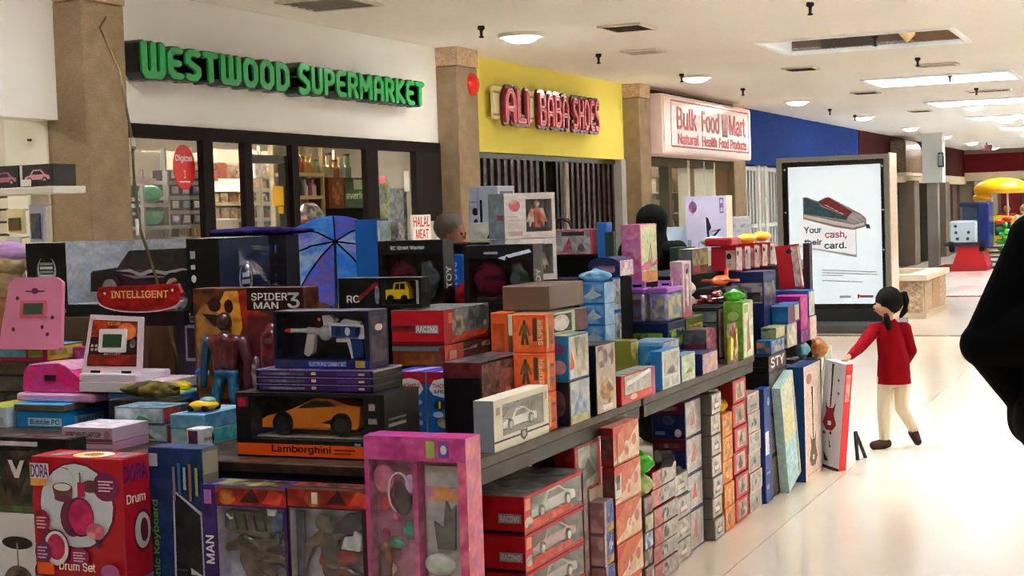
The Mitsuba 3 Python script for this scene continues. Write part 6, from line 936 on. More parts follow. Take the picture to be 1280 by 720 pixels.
LAMP_ = [(0, .2), (.0, .42), (.06, .52), (.2, .58), (.34, .74), (.52, .98), (.68, .98), (.9, .82), (1, .8), (1, .3), (.97, .2)]
k = toy_car('toy_sports_car', 'orange toy sports car with black wheels inside the orange-striped box', (np.array([-2.82, 4.295, .89]), EX, EZ, -EY), .37, .11, .125, 'e8842c', LAMP_, [[(.36, .72), (.5, .92), (.68, .92), (.76, .78)]], (.22, .82), .039, hub='3a3a3c', extra=[([(.62, .36), (.78, .5), (.78, .3)], '2a2420'), ([(.3, .22), (.7, .24), (.7, .18), (.3, .18)], 'c86a24')])
M().box(-2.84, -2.44, 4.29, 4.405, .884, .889, 'b0b4b4').put(part_key(k, 'display_base'), 'm_plastic')
CAR = [(0, .2), (.0, .5), (.14, .58), (.28, .62), (.4, .98), (.68, 1), (.84, .64), (1, .55), (1, .2)]
toy_car('toy_car', 'white toy car inside the white box at the table corner', (np.array([-2.074, 4.6, .872]), EY, EZ, EX), .29, .035, .065, 'c8c8be', CAR, [[(.34, .64), (.43, .9), (.66, .92), (.78, .66)]], (.2, .8), .02)
for i in range(3):
    toy_car('toy_car', f'{("silver", "dull red", "grey")[i]} toy car inside the {ORD[i]} red box under the table corner', (np.array([-2.014, 4.68, .555 - .13 * i]), EY, EZ, EX), .4, .07, .082, ('b8bab8', 'b07a78', '9a9c98')[i], CAR, [[(.34, .64), (.43, .9), (.66, .92), (.78, .66)]], (.2, .8), .024, hub='e0e0dc')
k = toy_car('toy_truck', 'yellow toy truck inside the black box lettered RC', (np.array([-2.755, 5.068, 1.282]), EX, EZ, -EY), .1, .035, .078, 'e8c014', [(0, .15), (0, .6), (.3, .62), (.36, .95), (.85, 1), (1, .6), (1, .15)], [[(.4, .62), (.43, .9), (.58, .9), (.58, .62)], [(.62, .62), (.62, .9), (.8, .9), (.84, .62)]], (.22, .8), .014, hub='777', cat='toy truck')
# space gun
k = thing('toy_space_gun', 'white and blue toy space gun with an orange tip inside the navy box', 'toy gun'); F = (np.array([-2.77, 4.376, 1.146]), EX, EZ, -EY)
GZ = .065
M().prism(Polygon([(.19, .07), (.325, .06), (.325, .105), (.19, .115)]), .028, 'e8ecf0', None, F).prism(rect(.21, .05, .28, .062), .02, 'dcdfe6', None, F).put(part_key(k, 'body'), 'm_plastic')
M().tm(cyl(F[0] + [.035, -.014, .088], F[0] + [.19, -.014, .088], .007), 'd8dce4').tm(cyl(F[0] + [.1, -.014, .088], F[0] + [.19, -.014, .08], .012), 'c0c4d0').put(part_key(k, 'barrel'), 'm_plastic')
M().tm(cyl(F[0] + [.012, -.014, .088], F[0] + [.036, -.014, .088], .005, .009), 'e85030').put(part_key(k, 'tip'), 'm_plastic')
q = trimesh.creation.icosphere(2); q.apply_scale((.026, .02, .026)); q.apply_translation(F[0] + [.172, -.018, .08]); M().tm(q, 'b0b8c8').put(part_key(k, 'drum'), 'm_plastic', smooth=True)
m = M().prism(Polygon([(.2, .07), (.3, .065), (.31, .1), (.2, .105)]), .004, '1c4488', None, F, .028)
for a in (.225, .262, .3): m.prism(ell(a, .086, .009, .014), .003, 'e8ecf4' if a == .262 else '16284c', None, F, .032)
m.put(part_key(k, 'blue_panel'), 'm_plastic')
M().prism(Polygon([(.1, .075), (.13, .075), (.12, .015), (.1, .0), (.085, .01)]), .02, 'c8ccd0', None, F).put(part_key(k, 'fore_grip'), 'm_plastic'); M().prism(Polygon([(.265, .065), (.31, .065), (.315, .0), (.275, -.002)]), .022, '1c3c80', None, F).prism(Polygon([(.25, .062), (.265, .062), (.275, -.002), (.268, -.004)]), .022, 'e0e4ea', None, F).put(part_key(k, 'handle'), 'm_plastic')
M().prism(Polygon([(.165, .105), (.2, .105), (.205, .125), (.19, .14), (.16, .138)]), .02, 'c8d0dc', None, F).prism(Polygon([(.215, .108), (.3, .106), (.3, .116), (.24, .126)]), .014, 'd0d8e4', None, F).put(part_key(k, 'scope'), 'm_plastic')
for a, c in ((.145, 'e07050'), (.215, '80d0b0')):
    q = trimesh.creation.icosphere(1); q.apply_scale(.006); q.apply_translation(F[0] + [a, -.014, .125]); M().tm(q, c).put(part_key(k, 'lens'), 'm_plastic', smooth=True)
# big action figure blister
fb = carton('figure_blister', 'tall action figure pack with an orange and brown card, lettered SPIDER MAN 3', (-3.5, -3.0, 4.88, 4.99, TZ, 1.352), '4a2a20', B='6a3a24', f=[P([(.02, .55), (.3, .98), (.55, .98), (.4, .6)], 'e8a040', 'c87030', 'picture'), P([(.02, .2), (.3, .2), (.35, .75), (.1, .9), (.02, .8)], 'a8743c', '7a5030', 'picture'), E(.2, .88, .06, .05, '3a1c1c', None, 'picture'), E(.33, .87, .04, .05, '38181c', None, 'picture'), P([(.08, .82), (.3, .8), (.2, .72)], '302020', None, 'picture'), P([(.42, .98), (.6, 1), (.62, .8), (.45, .72)], 'a8301c', '7a1c18', 'picture'),
       R(.5, .0, 1, .8, '6a2830', '5a2028', 'picture'), E(.84, .74, .1, .1, 'd88a50', 'b06a3c', 'picture'), R(.5, .84, 1, 1, '2a0f10'), X('SPIDER', .54, .91, .86, .965, 'd8d0cc'), X('MAN', .56, .85, .78, .9, 'd8d0cc'), X('3', .86, .855, .97, .965, 'b0a8a4'), R(.4, .02, .56, .22, 'b8b4b0', '5a5458', 'picture')], gloss=False)
k = thing('action_figure', 'blue-legged action figure with a dark red muscular torso on the orange card', 'action figure')
ax0, ay = -3.335, 4.845
A3 = lambda x, z, y=0.0: (ax0 + x, ay + y, z)
M().tm(mf([(A3(-.03, 1.02), .022, A3(-.045, .93, -.01), .02), (A3(-.045, .93, -.01), .019, A3(-.075, .835), .012), (A3(.03, 1.02), .022, A3(.04, .93, -.01), .02), (A3(.04, .93, -.01), .019, A3(.045, .835), .012), (A3(-.03, 1.03), .024, A3(.03, 1.03), .024)], .012, 3), '1c4a6c', '2c6a8c').put(part_key(k, 'leg_suit'), 'm_gloss', smooth=True)
M().tm(mf([(A3(-.03, 1.05), .022, A3(-.04, 1.14), .03), (A3(.03, 1.05), .022, A3(.04, 1.14), .03), (A3(-.05, 1.15), .028, A3(.05, 1.15), .028), (A3(0, 1.06), .025, A3(0, 1.16), .032), (A3(0, 1.17), .014, A3(0, 1.2), .014)], .012, 3), '4a1c22', '6a2a2c').put(part_key(k, 'torso'), 'm_gloss', smooth=True)
for sx in (-1, 1): M().tm(mf([(A3(sx * .08, 1.15), .024, A3(sx * .1, 1.075), .02), (A3(sx * .1, 1.075), .018, A3(sx * .1, .985, -.01), .014)], .012, 3), '1c4460' if sx < 0 else '4c2430').put(part_key(k, 'arm'), 'm_gloss', smooth=True)
M().tm(mf([(A3(0, 1.22), .03, A3(0, 1.235), .028)], .01, 2), '3a1a1c', '2a1416').put(part_key(k, 'head'), 'm_gloss', smooth=True)
blob('toy_mask', 'dark red shiny toy mask in a clear bubble right of the action figure', 'toy mask', '6a2434', '4a1420', (.06, .035, .12), (-3.125, 4.848, 1.1), 'm_gloss', .15, 30)
blob('toy_blaster', 'blue and white small toy at the left hand of the action figure', 'toy', '3a5ac8', 'd8dcf0', (.03, .02, .02), (-3.45, 4.85, 1.03), 'm_gloss', .4, 60)
blob('toy_hook', 'silvery dark toy gadget in a bubble between figure and mask', 'toy', '5a3c48', '9a808c', (.022, .02, .06), (-3.205, 4.855, 1.03), 'm_gloss', .5, 60)
# small yellow car on the light blue box
k = thing('toy_car', 'yellow and blue toy car lying on the light blue box', 'toy car')
q = trimesh.creation.icosphere(3); q.apply_scale((.055, .05, .018)); q.apply_translation([-3.22, 4.53, .951]); M().tm(q, 'f0bc1c').put(part_key(k, 'body'), 'm_plastic', smooth=True)
q = trimesh.creation.icosphere(2); q.apply_scale((.03, .03, .014)); q.apply_translation([-3.21, 4.54, .966]); M().tm(q, '5aa0d0', '98c088').put(part_key(k, 'cabin'), 'm_plastic', smooth=True)
for x, y in ((-3.25, 4.49), (-3.19, 4.49), (-3.25, 4.57), (-3.19, 4.57)): M().tm(cyl((x, y - .006, .942), (x, y + .006, .942), .011), '3a1c14').put(part_key(k, 'wheel'), 'm_matte')
# umbrella
k = thing('umbrella', 'open blue child umbrella with printed panels behind the action figure pack', 'umbrella')
a_ = np.array([-.35, .62, .55]); a_ /= np.linalg.norm(a_); u_ = np.cross(a_, EZ); u_ /= np.linalg.norm(u_); w_ = np.cross(u_, a_); C0 = np.array([-3.66, 6.25, 1.395]); RR = .285
def up(t, r): return C0 + RR * r * (math.cos(t) * u_ + math.sin(t) * w_) + a_ * .17 * (1 - r * r)
for s in range(8):
    v, f = [], []; n = 6
    for i in range(n + 1):
        for j in range(5):
            r = i / n; t = (s + j / 4) * math.pi / 4; sag = 1 - .07 * math.sin(j / 4 * math.pi) * r; v.append(up(t, r * sag))
    for i in range(n):
        for j in range(4): f.append([i * 5 + j, i * 5 + j + 1, (i + 1) * 5 + j + 1, (i + 1) * 5 + j])
    M().add(v, f, ('4a90ff', '5a70e8', '3c84ff', '6a80f0')[s % 4], ('a8d0ff', '7a6ac8', '5aa0ff', '9aa8f8')[s % 4]).put(part_key(k, 'panel'), 'm_translucent', smooth=True)
for s in range(8): M().tm(tube([up(s * math.pi / 4, r) - a_ * .006 for r in (0.02, .4, .7, 1)], .004, 6), '14142a').put(part_key(k, 'rib'), 'm_metal')
M().tm(cyl(C0 + a_ * .2, C0 - a_ * .3 , .006), '16161c').tm(cyl(C0 - a_ * .3, C0 - a_ * .36, .013), '1c1c24').put(part_key(k, 'handle'), 'm_plastic')
# hanging cable
k = thing('hanging_cable', 'thin olive-brown cable hanging from the near column down behind the learning laptop', 'cable')
pts = [(-5.985, 7.58, 2.88), (-5.93, 7.45, 2.8), (-5.37, 6.9, 2.46), (-4.77, 6.2, 2.05), (-4.38, 5.7, 1.76), (-4.01, 5.245, 1.58), (-3.91, 5.2, 1.39), (-3.82, 5.15, 1.19), (-3.74, 5.12, .99), (-3.72, 5.1, .825)]
M().tm(tube(pts, .0065), '4c4228', '5a4c2e').put(part_key(k, 'wire'), 'm_matte'); M().tm(cyl((-4.74, 6.17, 2.03), (-4.66, 6.07, 1.98), .012), '9a948c').put(part_key(k, 'connector'), 'm_plastic'); M().tm(cyl((-4.03, 5.25, 1.56), (-4.04, 5.26, 1.63), .008), 'e8e8e4').put(part_key(k, 'clip'), 'm_plastic')
# ================================================================ BEHIND THE ROW
carton('symbol_carton', 'large white carton with a dark arrow symbol, behind the red toy tray', (-3.15, -2.86, 10.2, 10.36, 1.302, 1.68), 'd4cce8', f=[E(.18, .8, .1, .11, '6a3a60', '8a6080'), E(.18, .8, .014, .15, '6a3a60'), P([(.5, .62), (.55, .6), (.63, .42), (.57, .36), (.58, .14), (.54, .14), (.51, .36)], '24242c'), P([(.57, .34), (.88, .4), (.64, .2), (.6, .24), (.78, .36)], '24242c'), G(rect(.84, .68, .94, .96).difference(rect(.86, .71, .92, .78)).difference(rect(.86, .86, .92, .93)), '8a6a98'), R(.04, .06, .12, .2, '8a86a0'), R(.3, .02, .33, .16, '9a98b0'), R(.46, .02, .49, .16, '9a98b0')], cols={'s': 'e8d8c0'}, cat='carton')
carton('symbol_carton', 'plain carton under the white carton with the arrow symbol', (-3.16, -2.85, 10.19, 10.37, 0, 1.3), 'b8a890', cat='carton')
carton('pale_board', 'pale blue board standing left of the white symbol carton', (-3.36, -3.16, 10.3, 10.33, 0, 1.47), 'c8dcec', cat='board')
carton('toy_box', 'dark green box on the back riser before the pale blue board', (-2.89, -2.76, 9.0, 9.12, 1.226, 1.36), '2c4a38')
k = thing('clear_chair', 'clear grey plastic chair-like object right of the white symbol carton', 'chair')
for q in ((-2.97, -2.79, 10.4, 10.6, .44, .47), (-2.97, -2.79, 10.58, 10.6, .47, 1.53)): M().box(*q, '8c8a8a', 'a8a4a4', .008).put(part_key(k, 'seat' if q[4] < .45 else 'backrest'), 'm_plastic')
for x in (-2.95, -2.81):
    for y in (10.42, 10.58): M().tm(cyl((x, y, 0), (x, y, .44), .014), '777').put(part_key(k, 'leg'), 'm_metal')
k = thing('black_pedestal', 'black box pedestal with a grey top behind the far end of the toy row', 'pedestal'); M().box(-3.42, -3.2, 14.0, 14.25, 0, 1.0, '18181a').put(part_key(k, 'body'), 'm_matte'); M().box(-3.43, -3.19, 13.99, 14.26, 1.0, 1.08, '98989a').put(part_key(k, 'top'), 'm_matte')
# ================================================================ POSTER STAND
ps = thing('poster_stand', 'large grey freestanding advertising lightbox with a shoe poster', 'poster stand')
X0, X1, Y0, Y1 = -4.74, -3.32, 19.32, 19.86
M().box(X0, X0 + .07, Y0, Y1, .1, 2.2, '8a8886').box(X1 - .06, X1, Y0, Y1, .1, 2.2, '8a8886').box(X0, X1, Y0, Y1, 2.14, 2.2, '8e8c8a').box(X0, X1, Y0, Y1, .1, .26, '3a3c40').box(X0 + .05, X1 - .05, Y0 + .06, Y1, .2, 2.16, '8a8886').put(part_key(ps, 'case'), 'm_matte')
M().box(X1, X1 + .012, Y0 + .02, Y1, .1, 2.215, 'e0c4ae', 'd8bca6').put(part_key(ps, 'side_panel'), 'm_plastic'); M().box(X0 - .1, X1 + .1, Y0 - .65, Y1 + .1, 0, .1, '5c5c60').put(part_key(ps, 'plinth'), 'm_plastic')  # right side in peach, its warm lighting put into the colour
fr = M()
for q in ((X0 + .07, -4.6, .26, 2.14), (-3.42, X1 - .06, .26, 2.14), (-4.6, -3.42, .26, .32), (-4.6, -3.42, 2.08, 2.14)): fr.box(q[0], q[1], Y0 + .01, Y0 + .06, q[2], q[3], '16161a')
fr.put(part_key(ps, 'bezel'), 'm_plastic')
for x in (-4.635, -3.4):
    for z in (.5, 1.0, 1.5, 2.05): M().tm(cyl((x, Y0 + .012, z), (x, Y0 + .004, z), .014, n=10), 'd8d8d8').put(part_key(ps, 'screw'), 'm_metal')
F = (np.array([-4.6, Y0 + .05, .32]), EX, EZ, -EY); PW, PH = 1.18, 1.76
M().add([(-4.6, Y0 + .05, .32), (-3.42, Y0 + .05, .32), (-3.42, Y0 + .05, 2.08), (-4.6, Y0 + .05, 2.08)], [[0, 1, 2, 3]], 'd8e4ec').put(part_key(ps, 'lit_sheet'), 'm_matte', emitter={'type': 'area', 'radiance': {'type': 'rgb', 'value': [.115, .135, .15]}})
def pu(x, y): t = (x - 981.5) / (1101 - 981.5); return (t * PW, (1 - (y - (204 - 8 * t) ) / 180) * PH)
po = lambda pts: Polygon([pu(*p) for p in pts]).buffer(0)
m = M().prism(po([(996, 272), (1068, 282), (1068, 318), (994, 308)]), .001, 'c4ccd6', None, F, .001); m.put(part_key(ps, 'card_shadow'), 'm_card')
M().prism(po([(994, 270), (1067, 279), (1067, 315), (994, 306)]), .001, 'e6ecf2', None, F, .002).put(part_key(ps, 'card_picture'), 'm_matte', emitter={'type': 'area', 'radiance': {'type': 'rgb', 'value': [.1, .108, .118]}})
m = M().prism(po([(1000, 243), (1004, 242), (1020, 247), (1029, 242), (1034, 241), (1060, 254), (1074, 261), (1081, 267), (1081, 277), (1065, 283), (1040, 280), (1000, 271)]), .001, '9a96a2', None, F, .003)
m.prism(po([(1001, 244), (1004, 243), (1020, 249), (1024, 254), (1046, 262), (1058, 266), (1056, 270), (1001, 264)]), .001, '3c6070', '345464', F, .0045).prism(po([(1020, 248), (1029, 243), (1034, 242), (1058, 256), (1064, 259), (1058, 266), (1040, 259), (1026, 253)]), .001, '8a3a40', '74303a', F, .005)
m.prism(po([(1001, 265), (1040, 272), (1066, 276), (1079, 272), (1078, 276), (1064, 280), (1040, 277), (1001, 269)]), .001, 'f4f4f6', None, F, .006).prism(po([(1058, 266), (1064, 259), (1076, 264), (1079, 270), (1066, 275), (1057, 271)]), .001, 'c8c0d0', 'b0a8bc', F, .006)
for i in range(4): m.prism(po([(1029 + 6 * i, 251 + 3 * i), (1034 + 6 * i, 253 + 3 * i), (1034 + 6 * i, 254.4 + 3 * i), (1029 + 6 * i, 252.4 + 3 * i)]), .001, 'd8c0c4', None, F, .0068)
m.prism(po([(1080, 274), (1085, 275), (1086, 280), (1081, 280)]), .001, '4a4850', None, F, .003).put(part_key(ps, 'shoe_picture'), 'm_card')
m = M(); fx = F
for t, a, b, c in (('Your', (1000.5, 290), (1024, 280), '3a384c'), ('cash,', (1028, 296.5), (1056, 284), 'b04a5c'), ('their', (1001, 305.5), (1024, 296), '322f45'), ('card.', (1027, 309), (1055.5, 298.5), '322f45')):
    (a0, a1), (b0, b1) = pu(*a), pu(*b); put_text(m, t, F, a0, a1, b0, b1, c, .001, .0085)
m.put(part_key(ps, 'lettering'), 'm_card')
m = M()
for y, x1 in ((336, 1092), (339.5, 1094), (343, 1050), (350, 1075)): m.prism(po([(1023, y), (x1, y - 1), (x1, y + .2), (1023, y + 1.2)]), .001, 'a8aeb8', None, F, .002)
m.prism(po([(1045, 369), (1059, 368), (1059, 371), (1045, 372)]), .001, 'c8d0d8', None, F, .002).prism(po([(1071, 367), (1088, 366), (1088, 369), (1071, 370)]), .001, 'b06070', None, F, .002).prism(po([(1068, 366), (1071, 366), (1070, 371), (1068, 371)]), .001, 'c02838', None, F, .002).put(part_key(ps, 'small_print'), 'm_card')
# planter
pl = thing('planter_box', 'beige panelled planter box beside the advertising lightbox', 'planter')
M().box(-4.2, -3.18, 21.0, 23.1, .08, .52, 'd8c2a4', 'ccb494').put(part_key(pl, 'body'), 'm_matte')
for i, (a, b) in enumerate(((21.04, 21.68), (21.72, 22.36), (22.4, 23.06))): M().box(-3.18, -3.165, a, b, .1, .5, ('c8ac8c', 'b8906c', 'd0b898')[i], 'b89878').put(part_key(pl, 'panel'), 'm_matte')
for i, (a, b) in enumerate(((-4.18, -3.72), (-3.68, -3.2))): M().box(a, b, 20.985, 21.0, .1, .5, ('c0946c', 'd8c4a8')[i], 'b88c64').put(part_key(pl, 'panel'), 'm_matte')
M().box(-4.26, -3.12, 20.93, 21.2, .52, .6, 'e4d2b8').box(-4.26, -3.12, 22.9, 23.16, .52, .6, 'e4d2b8').box(-4.26, -4.0, 21.2, 22.9, .52, .6, 'e4d2b8').box(-3.4, -3.12, 21.2, 22.9, .52, .6, 'e4d2b8').put(part_key(pl, 'rim'), 'm_matte')
M().box(-4.24, -3.14, 20.96, 23.14, 0, .08, 'cbb698').put(part_key(pl, 'base'), 'm_matte')
# ================================================================ KIDDIE RIDES
rd = thing('ride_truck', 'blue and white coin ride with a white bear-faced front on a red base', 'kiddie ride')
M().box(-4.95, -3.9, 34.9, 35.95, 0, .12, 'b02028').put(part_key(rd, 'platform'), 'm_plastic'); M().prism(Polygon([(0, 0), (.75, 0), (.6, .55), (.2, .6)]), .9, 'c42028', None, (np.array([-4.65, 35.85, .12]), EX, EZ, -EY)).put(part_key(rd, 'base'), 'm_plastic')
M().box(-4.7, -4.1, 34.9, 35.6, .6, 1.12, 'd8e8f4', None, .04).put(part_key(rd, 'front'), 'm_plastic'); M().box(-4.8, -4.05, 34.85, 34.95, .56, .64, '2c3040').put(part_key(rd, 'bumper'), 'm_plastic')
m = M()
for x, z in ((-4.55, .86), (-4.28, .86), (-4.52, .72), (-4.3, .72), (-4.56, 1.0)): m.tm(cyl((x, 34.9, z), (x, 34.885, z), .035, n=10), '3c4454')
m.put(part_key(rd, 'face'), 'm_plastic')
M().box(-4.1, -3.85, 35.0, 35.9, .5, 1.5, '1c2c68', None, .03).put(part_key(rd, 'cab'), 'm_plastic'); M().box(-4.55, -3.85, 35.5, 35.9, 1.42, 1.52, '202c50', None, .02).put(part_key(rd, 'roof'), 'm_plastic'); M().box(-4.5, -4.1, 35.6, 35.75, 1.12, 1.42, '44566c').put(part_key(rd, 'windscreen'), 'm_plastic'); M().tm(lathe([(0, 0), (.1, 0), (.12, .1), (0, .18)], -4.0, 35.2, 1.3), '4ab050').put(part_key(rd, 'lamp'), 'm_plastic')
for x in (-4.6, -3.95): M().tm(cyl((x, 34.95, .55), (x - .1, 34.95, .55), .12, n=14), '1c1c20').put(part_key(rd, 'wheel'), 'm_matte')
rc_ = thing('ride_car', 'yellow coin ride with a rounded yellow canopy and striped steps', 'kiddie ride')
q = trimesh.creation.icosphere(3); q.apply_scale((.62, .5, .26)); M().tm(trimesh.intersections.slice_mesh_plane(q, [0, 0, 1], [0, 0, -.1], cap=False), 'f8b414').xf(trimesh.transformations.translation_matrix([-3.72, 36.45, 1.8])).put(part_key(rc_, 'canopy'), 'm_plastic', smooth=True)
q = trimesh.creation.icosphere(2); q.apply_scale((.22, .2, .09)); q.apply_translation([-4.14, 36.3, 1.62]); M().tm(q, 'f4b018').put(part_key(rc_, 'visor'), 'm_plastic', smooth=True)
for x in (-3.95, -3.6, -3.2): M().tm(cyl((x, 36.5, .9), (x, 36.5, 1.75), .025), 'd8d8e4').put(part_key(rc_, 'post'), 'm_metal')
M().prism(Polygon([(0, 0), (1.0, 0), (1.0, .5), (.85, .85), (.2, .9), (0, .75)]), .9, 'f0d414', None, (np.array([-4.05, 37.0, .3]), EX, EZ, -EY)).put(part_key(rc_, 'body'), 'm_plastic'); M().box(-3.85, -3.5, 36.08, 36.1, .75, 1.08, '22304c').put(part_key(rc_, 'opening'), 'm_plastic')
for i in range(5): M().box(-4.15 + .04 * i, -3.45, 35.99 + .02 * i, 36.09, .06 + .11 * i, .1 + .11 * i, 'e8ecf0').box(-4.15 + .04 * i, -3.45, 36.0 + .02 * i, 36.09, .02 + .11 * i, .06 + .11 * i, '303038').put(part_key(rc_, 'step'), 'm_plastic')
M().box(-4.15, -2.9, 35.97, 37.1, 0, .02, '4a3030').put(part_key(rc_, 'mat'), 'm_matte')
k = thing('ride_plant', 'green and red toy parrot-like plant between the two coin rides', 'toy')
for i in range(14):
    t = i * 2.4; z = .4 + i * .055; c = ('4ab858', '2c8a3c', '6ac860')[i % 3] if i < 12 else 'd83020'
    q = trimesh.creation.icosphere(1); q.apply_scale((.12, .04, .06)); q.apply_transform(trimesh.transformations.rotation_matrix(t, EZ)); q.apply_translation([-3.62 + .08 * math.cos(t), 35.75 + .08 * math.sin(t), z]); M().tm(q, c).put(part_key(k, 'leaf'), 'm_plastic', smooth=True)
M().tm(cyl((-3.62, 35.75, 0), (-3.62, 35.75, 1.1), .03), '3a6a3a').put(part_key(k, 'stem'), 'm_plastic')

# ================================================================ PEOPLE
def hand(c, d, side, s, up_=EZ):
    """palm and five fingers: c wrist, d direction of the fingers, side: towards the thumb"""
    d = np.array(d, float) / np.linalg.norm(d); side = np.array(side, float); side -= d * np.dot(side, d); side /= np.linalg.norm(side); n = np.cross(d, side); c = np.array(c, float); o = []
    o += [(c, .014 * s, c + d * .04 * s + side * .012 * s, .013 * s), (c, .014 * s, c + d * .04 * s - side * .012 * s, .012 * s)]
    for i, L in enumerate((.036, .042, .04, .03)):
        b = c + d * .042 * s + side * (.018 - .012 * i) * s; m = b + (d * .9 + n * .25) * L * .5 * s; e = m + (d * .6 + n * .7) * L * .5 * s
        o += [(b, .0068 * s, m, .0062 * s), (m, .0062 * s, e, .005 * s)]
    b = c + side * .012 * s + d * .01 * s; m = b + (side * .8 + d * .6) * .022 * s; o += [(b, .009 * s, m, .0075 * s), (m, .0075 * s, m + (d * .9 + side * .1 + n * .3) * .02 * s, .006 * s)]
    return o
def face(root, hc, fwd, r, skin, eye='2a1c18'):
    fwd = np.array(fwd, float); fwd /= np.linalg.norm(fwd); sd = np.cross(fwd, EZ); hc = np.array(hc, float)
    def sp(p, s, c, nm):
        q = trimesh.creation.icosphere(2); q.apply_scale(s); q.apply_translation(p); M().tm(q, c).put(part_key(root, nm), 'm_matte', smooth=True)
    for s in (-1, 1): sp(hc + fwd * r * .93 + sd * s * r * .36 + EZ * r * .05, r * .11, eye, 'eye')
    sp(hc + fwd * r * 1.02 - EZ * r * .22, (r * .13, r * .13, r * .16), skin, 'nose'); sp(hc + fwd * r * .93 - EZ * r * .55, (r * .2, r * .2, r * .06), '9a4a40', 'mouth')
    for s in (-1, 1): sp(hc + sd * s * r * .9 - EZ * r * .05, (r * .14, r * .14, r * .24), skin, 'ear')
def garment(root, part, caps, c, B=None, res=.02, bs='m_cloth', taubin=8, cut=None):
    g = mf(caps, res, taubin)
    if cut: g = trimesh.intersections.slice_mesh_plane(g, list(cut[1]), [0, 0, cut[0]], cap=False)
    M().tm(g, c, B).put(part_key(root, part), bs, smooth=True)
def hairm(root, c, B, hc, s, off, nz=.06, part='hair'):
    q = trimesh.creation.icosphere(4); q.vertices *= 1 + nz * (meshkit.noise(q.vertices * [9, 9, 3] + 3) - .5)[:, None]; q.apply_scale(s); q.apply_translation(np.array(hc) + off); M().tm(q, c, B).put(part_key(root, part), 'm_matte', smooth=True)
V_ = np.array
# child in the red sweater, seen from behind, left hand on the guitar box
ch = thing('person', 'small child with black pigtails in a red sweater and cream trousers holding a guitar box', 'person')
hc = V_([-1.73, 9.93, .945]); ls, rs = V_([-1.815, 9.92, .775]), V_([-1.635, 9.98, .775]); le, lh = V_([-1.872, 9.72, .68]), V_([-1.905, 9.475, .635]); re, rw = V_([-1.6, 10.02, .63]), V_([-1.66, 10.07, .52])
lhip, rhip = V_([-1.755, 9.94, .45]), V_([-1.655, 9.98, .45]); lk, rk = V_([-1.765, 9.91, .24]), V_([-1.665, 9.99, .26]); la, ra = V_([-1.768, 9.92, .055]), V_([-1.61, 10.1, .09])
skin = 'c89878'
capsb = [(hc, .078, hc - EZ * .02 + V_([-.01, -.02, 0]), .066), (hc - EZ * .07, .034, V_([-1.725, 9.95, .8]), .036), (V_([-1.725, 9.95, .78]), .05, V_([-1.705, 9.96, .5]), .07), (ls, .034, rs, .034), (ls, .03, le, .024), (le, .023, lh, .016), (rs, .03, re, .024), (re, .023, rw, .016),
         (lhip, .05, lk, .032), (lk, .032, la, .022), (rhip, .05, rk, .032), (rk, .032, ra, .022), (lhip, .055, rhip, .055), (la, .02, la + V_([-.02, -.015, -.02]), .014), (ra, .02, ra + V_([.01, -.02, -.02]), .014)] + hand(lh, V_([-.25, -.7, -.35]), V_([1, -.3, .3]), .75) + hand(rw, V_([-.1, -.8, -.5]), V_([-1, 0, .2]), .75)
M().tm(mf(capsb, .009, 6), skin).put(ch, 'm_matte', smooth=True)
face(ch, hc, (-.75, -.1, -.05), .08, skin)
garment(ch, 'sweater', [(V_([-1.725, 9.95, .8]), .056, V_([-1.725, 9.95, .74]), .085), (V_([-1.725, 9.95, .74]), .085, V_([-1.705, 9.96, .58]), .098), (V_([-1.705, 9.96, .58]), .1, V_([-1.705, 9.96, .4]), .112), (ls, .046, rs, .046),
        (ls, .046, le, .037), (le, .037, lh + V_([.012, .05, .01]), .026), (rs, .044, re, .036), (re, .036, rw + V_([0, .03, .01]), .027)], '7c0e18', None, .012, taubin=10, cut=(.425, (0, 0, 1)))
garment(ch, 'trousers', [(lhip, .056, lk, .043), (lk, .043, la + EZ * .02, .033), (rhip, .056, rk, .043), (rk, .043, ra + EZ * .02, .033), (lhip, .058, rhip, .058)], 'e8d8bc', None, .012)
for a, d in ((la, V_([-.055, -.035, 0])), (ra, V_([.03, -.055, -.0]))):
    t = a + (V_([-.0, .0, -.02]) if a is la else V_([0.0, .01, -.01])); toe = t + d * 1.1 - (EZ * .008 if a is la else EZ * .045)
    M().tm(mf([(t - EZ * .0, .034, toe, .027), (t, .034, t + EZ * .02, .03), (t - d * .3 - EZ * .0, .03, toe, .026)], .01, 4), '4a342c', '3a2822').put(part_key(ch, 'shoe'), 'm_matte', smooth=True)
hairm(ch, '181312', '0e0b0b', hc, (.088, .094, .09), V_([.012, .0, .018]), .08)
for nm, pts in (('pigtail', [(-1.665, 9.96, .99), (-1.63, 9.97, 1.0), (-1.618, 9.97, .96), (-1.625, 9.96, .9), (-1.65, 9.95, .86)]), ('pigtail', [(-1.73, 9.87, .88), (-1.725, 9.86, .85), (-1.715, 9.87, .8)])):
    P_ = [V_(p) for p in pts]; garment(ch, nm, [(a, .02 if i else .012, b, .021 if i < 2 else .012) for i, (a, b) in enumerate(zip(P_[:-1], P_[1:]))], '15100f', '0c0a0a', .01, 'm_matte', 4)
for p in ((-1.668, 9.96, .985), (-1.73, 9.87, .878)):
    q = trimesh.creation.icosphere(2); q.apply_scale(.016); q.apply_translation(p); M().tm(q, '7a1c30').put(part_key(ch, 'hair_tie'), 'm_cloth', smooth=True)

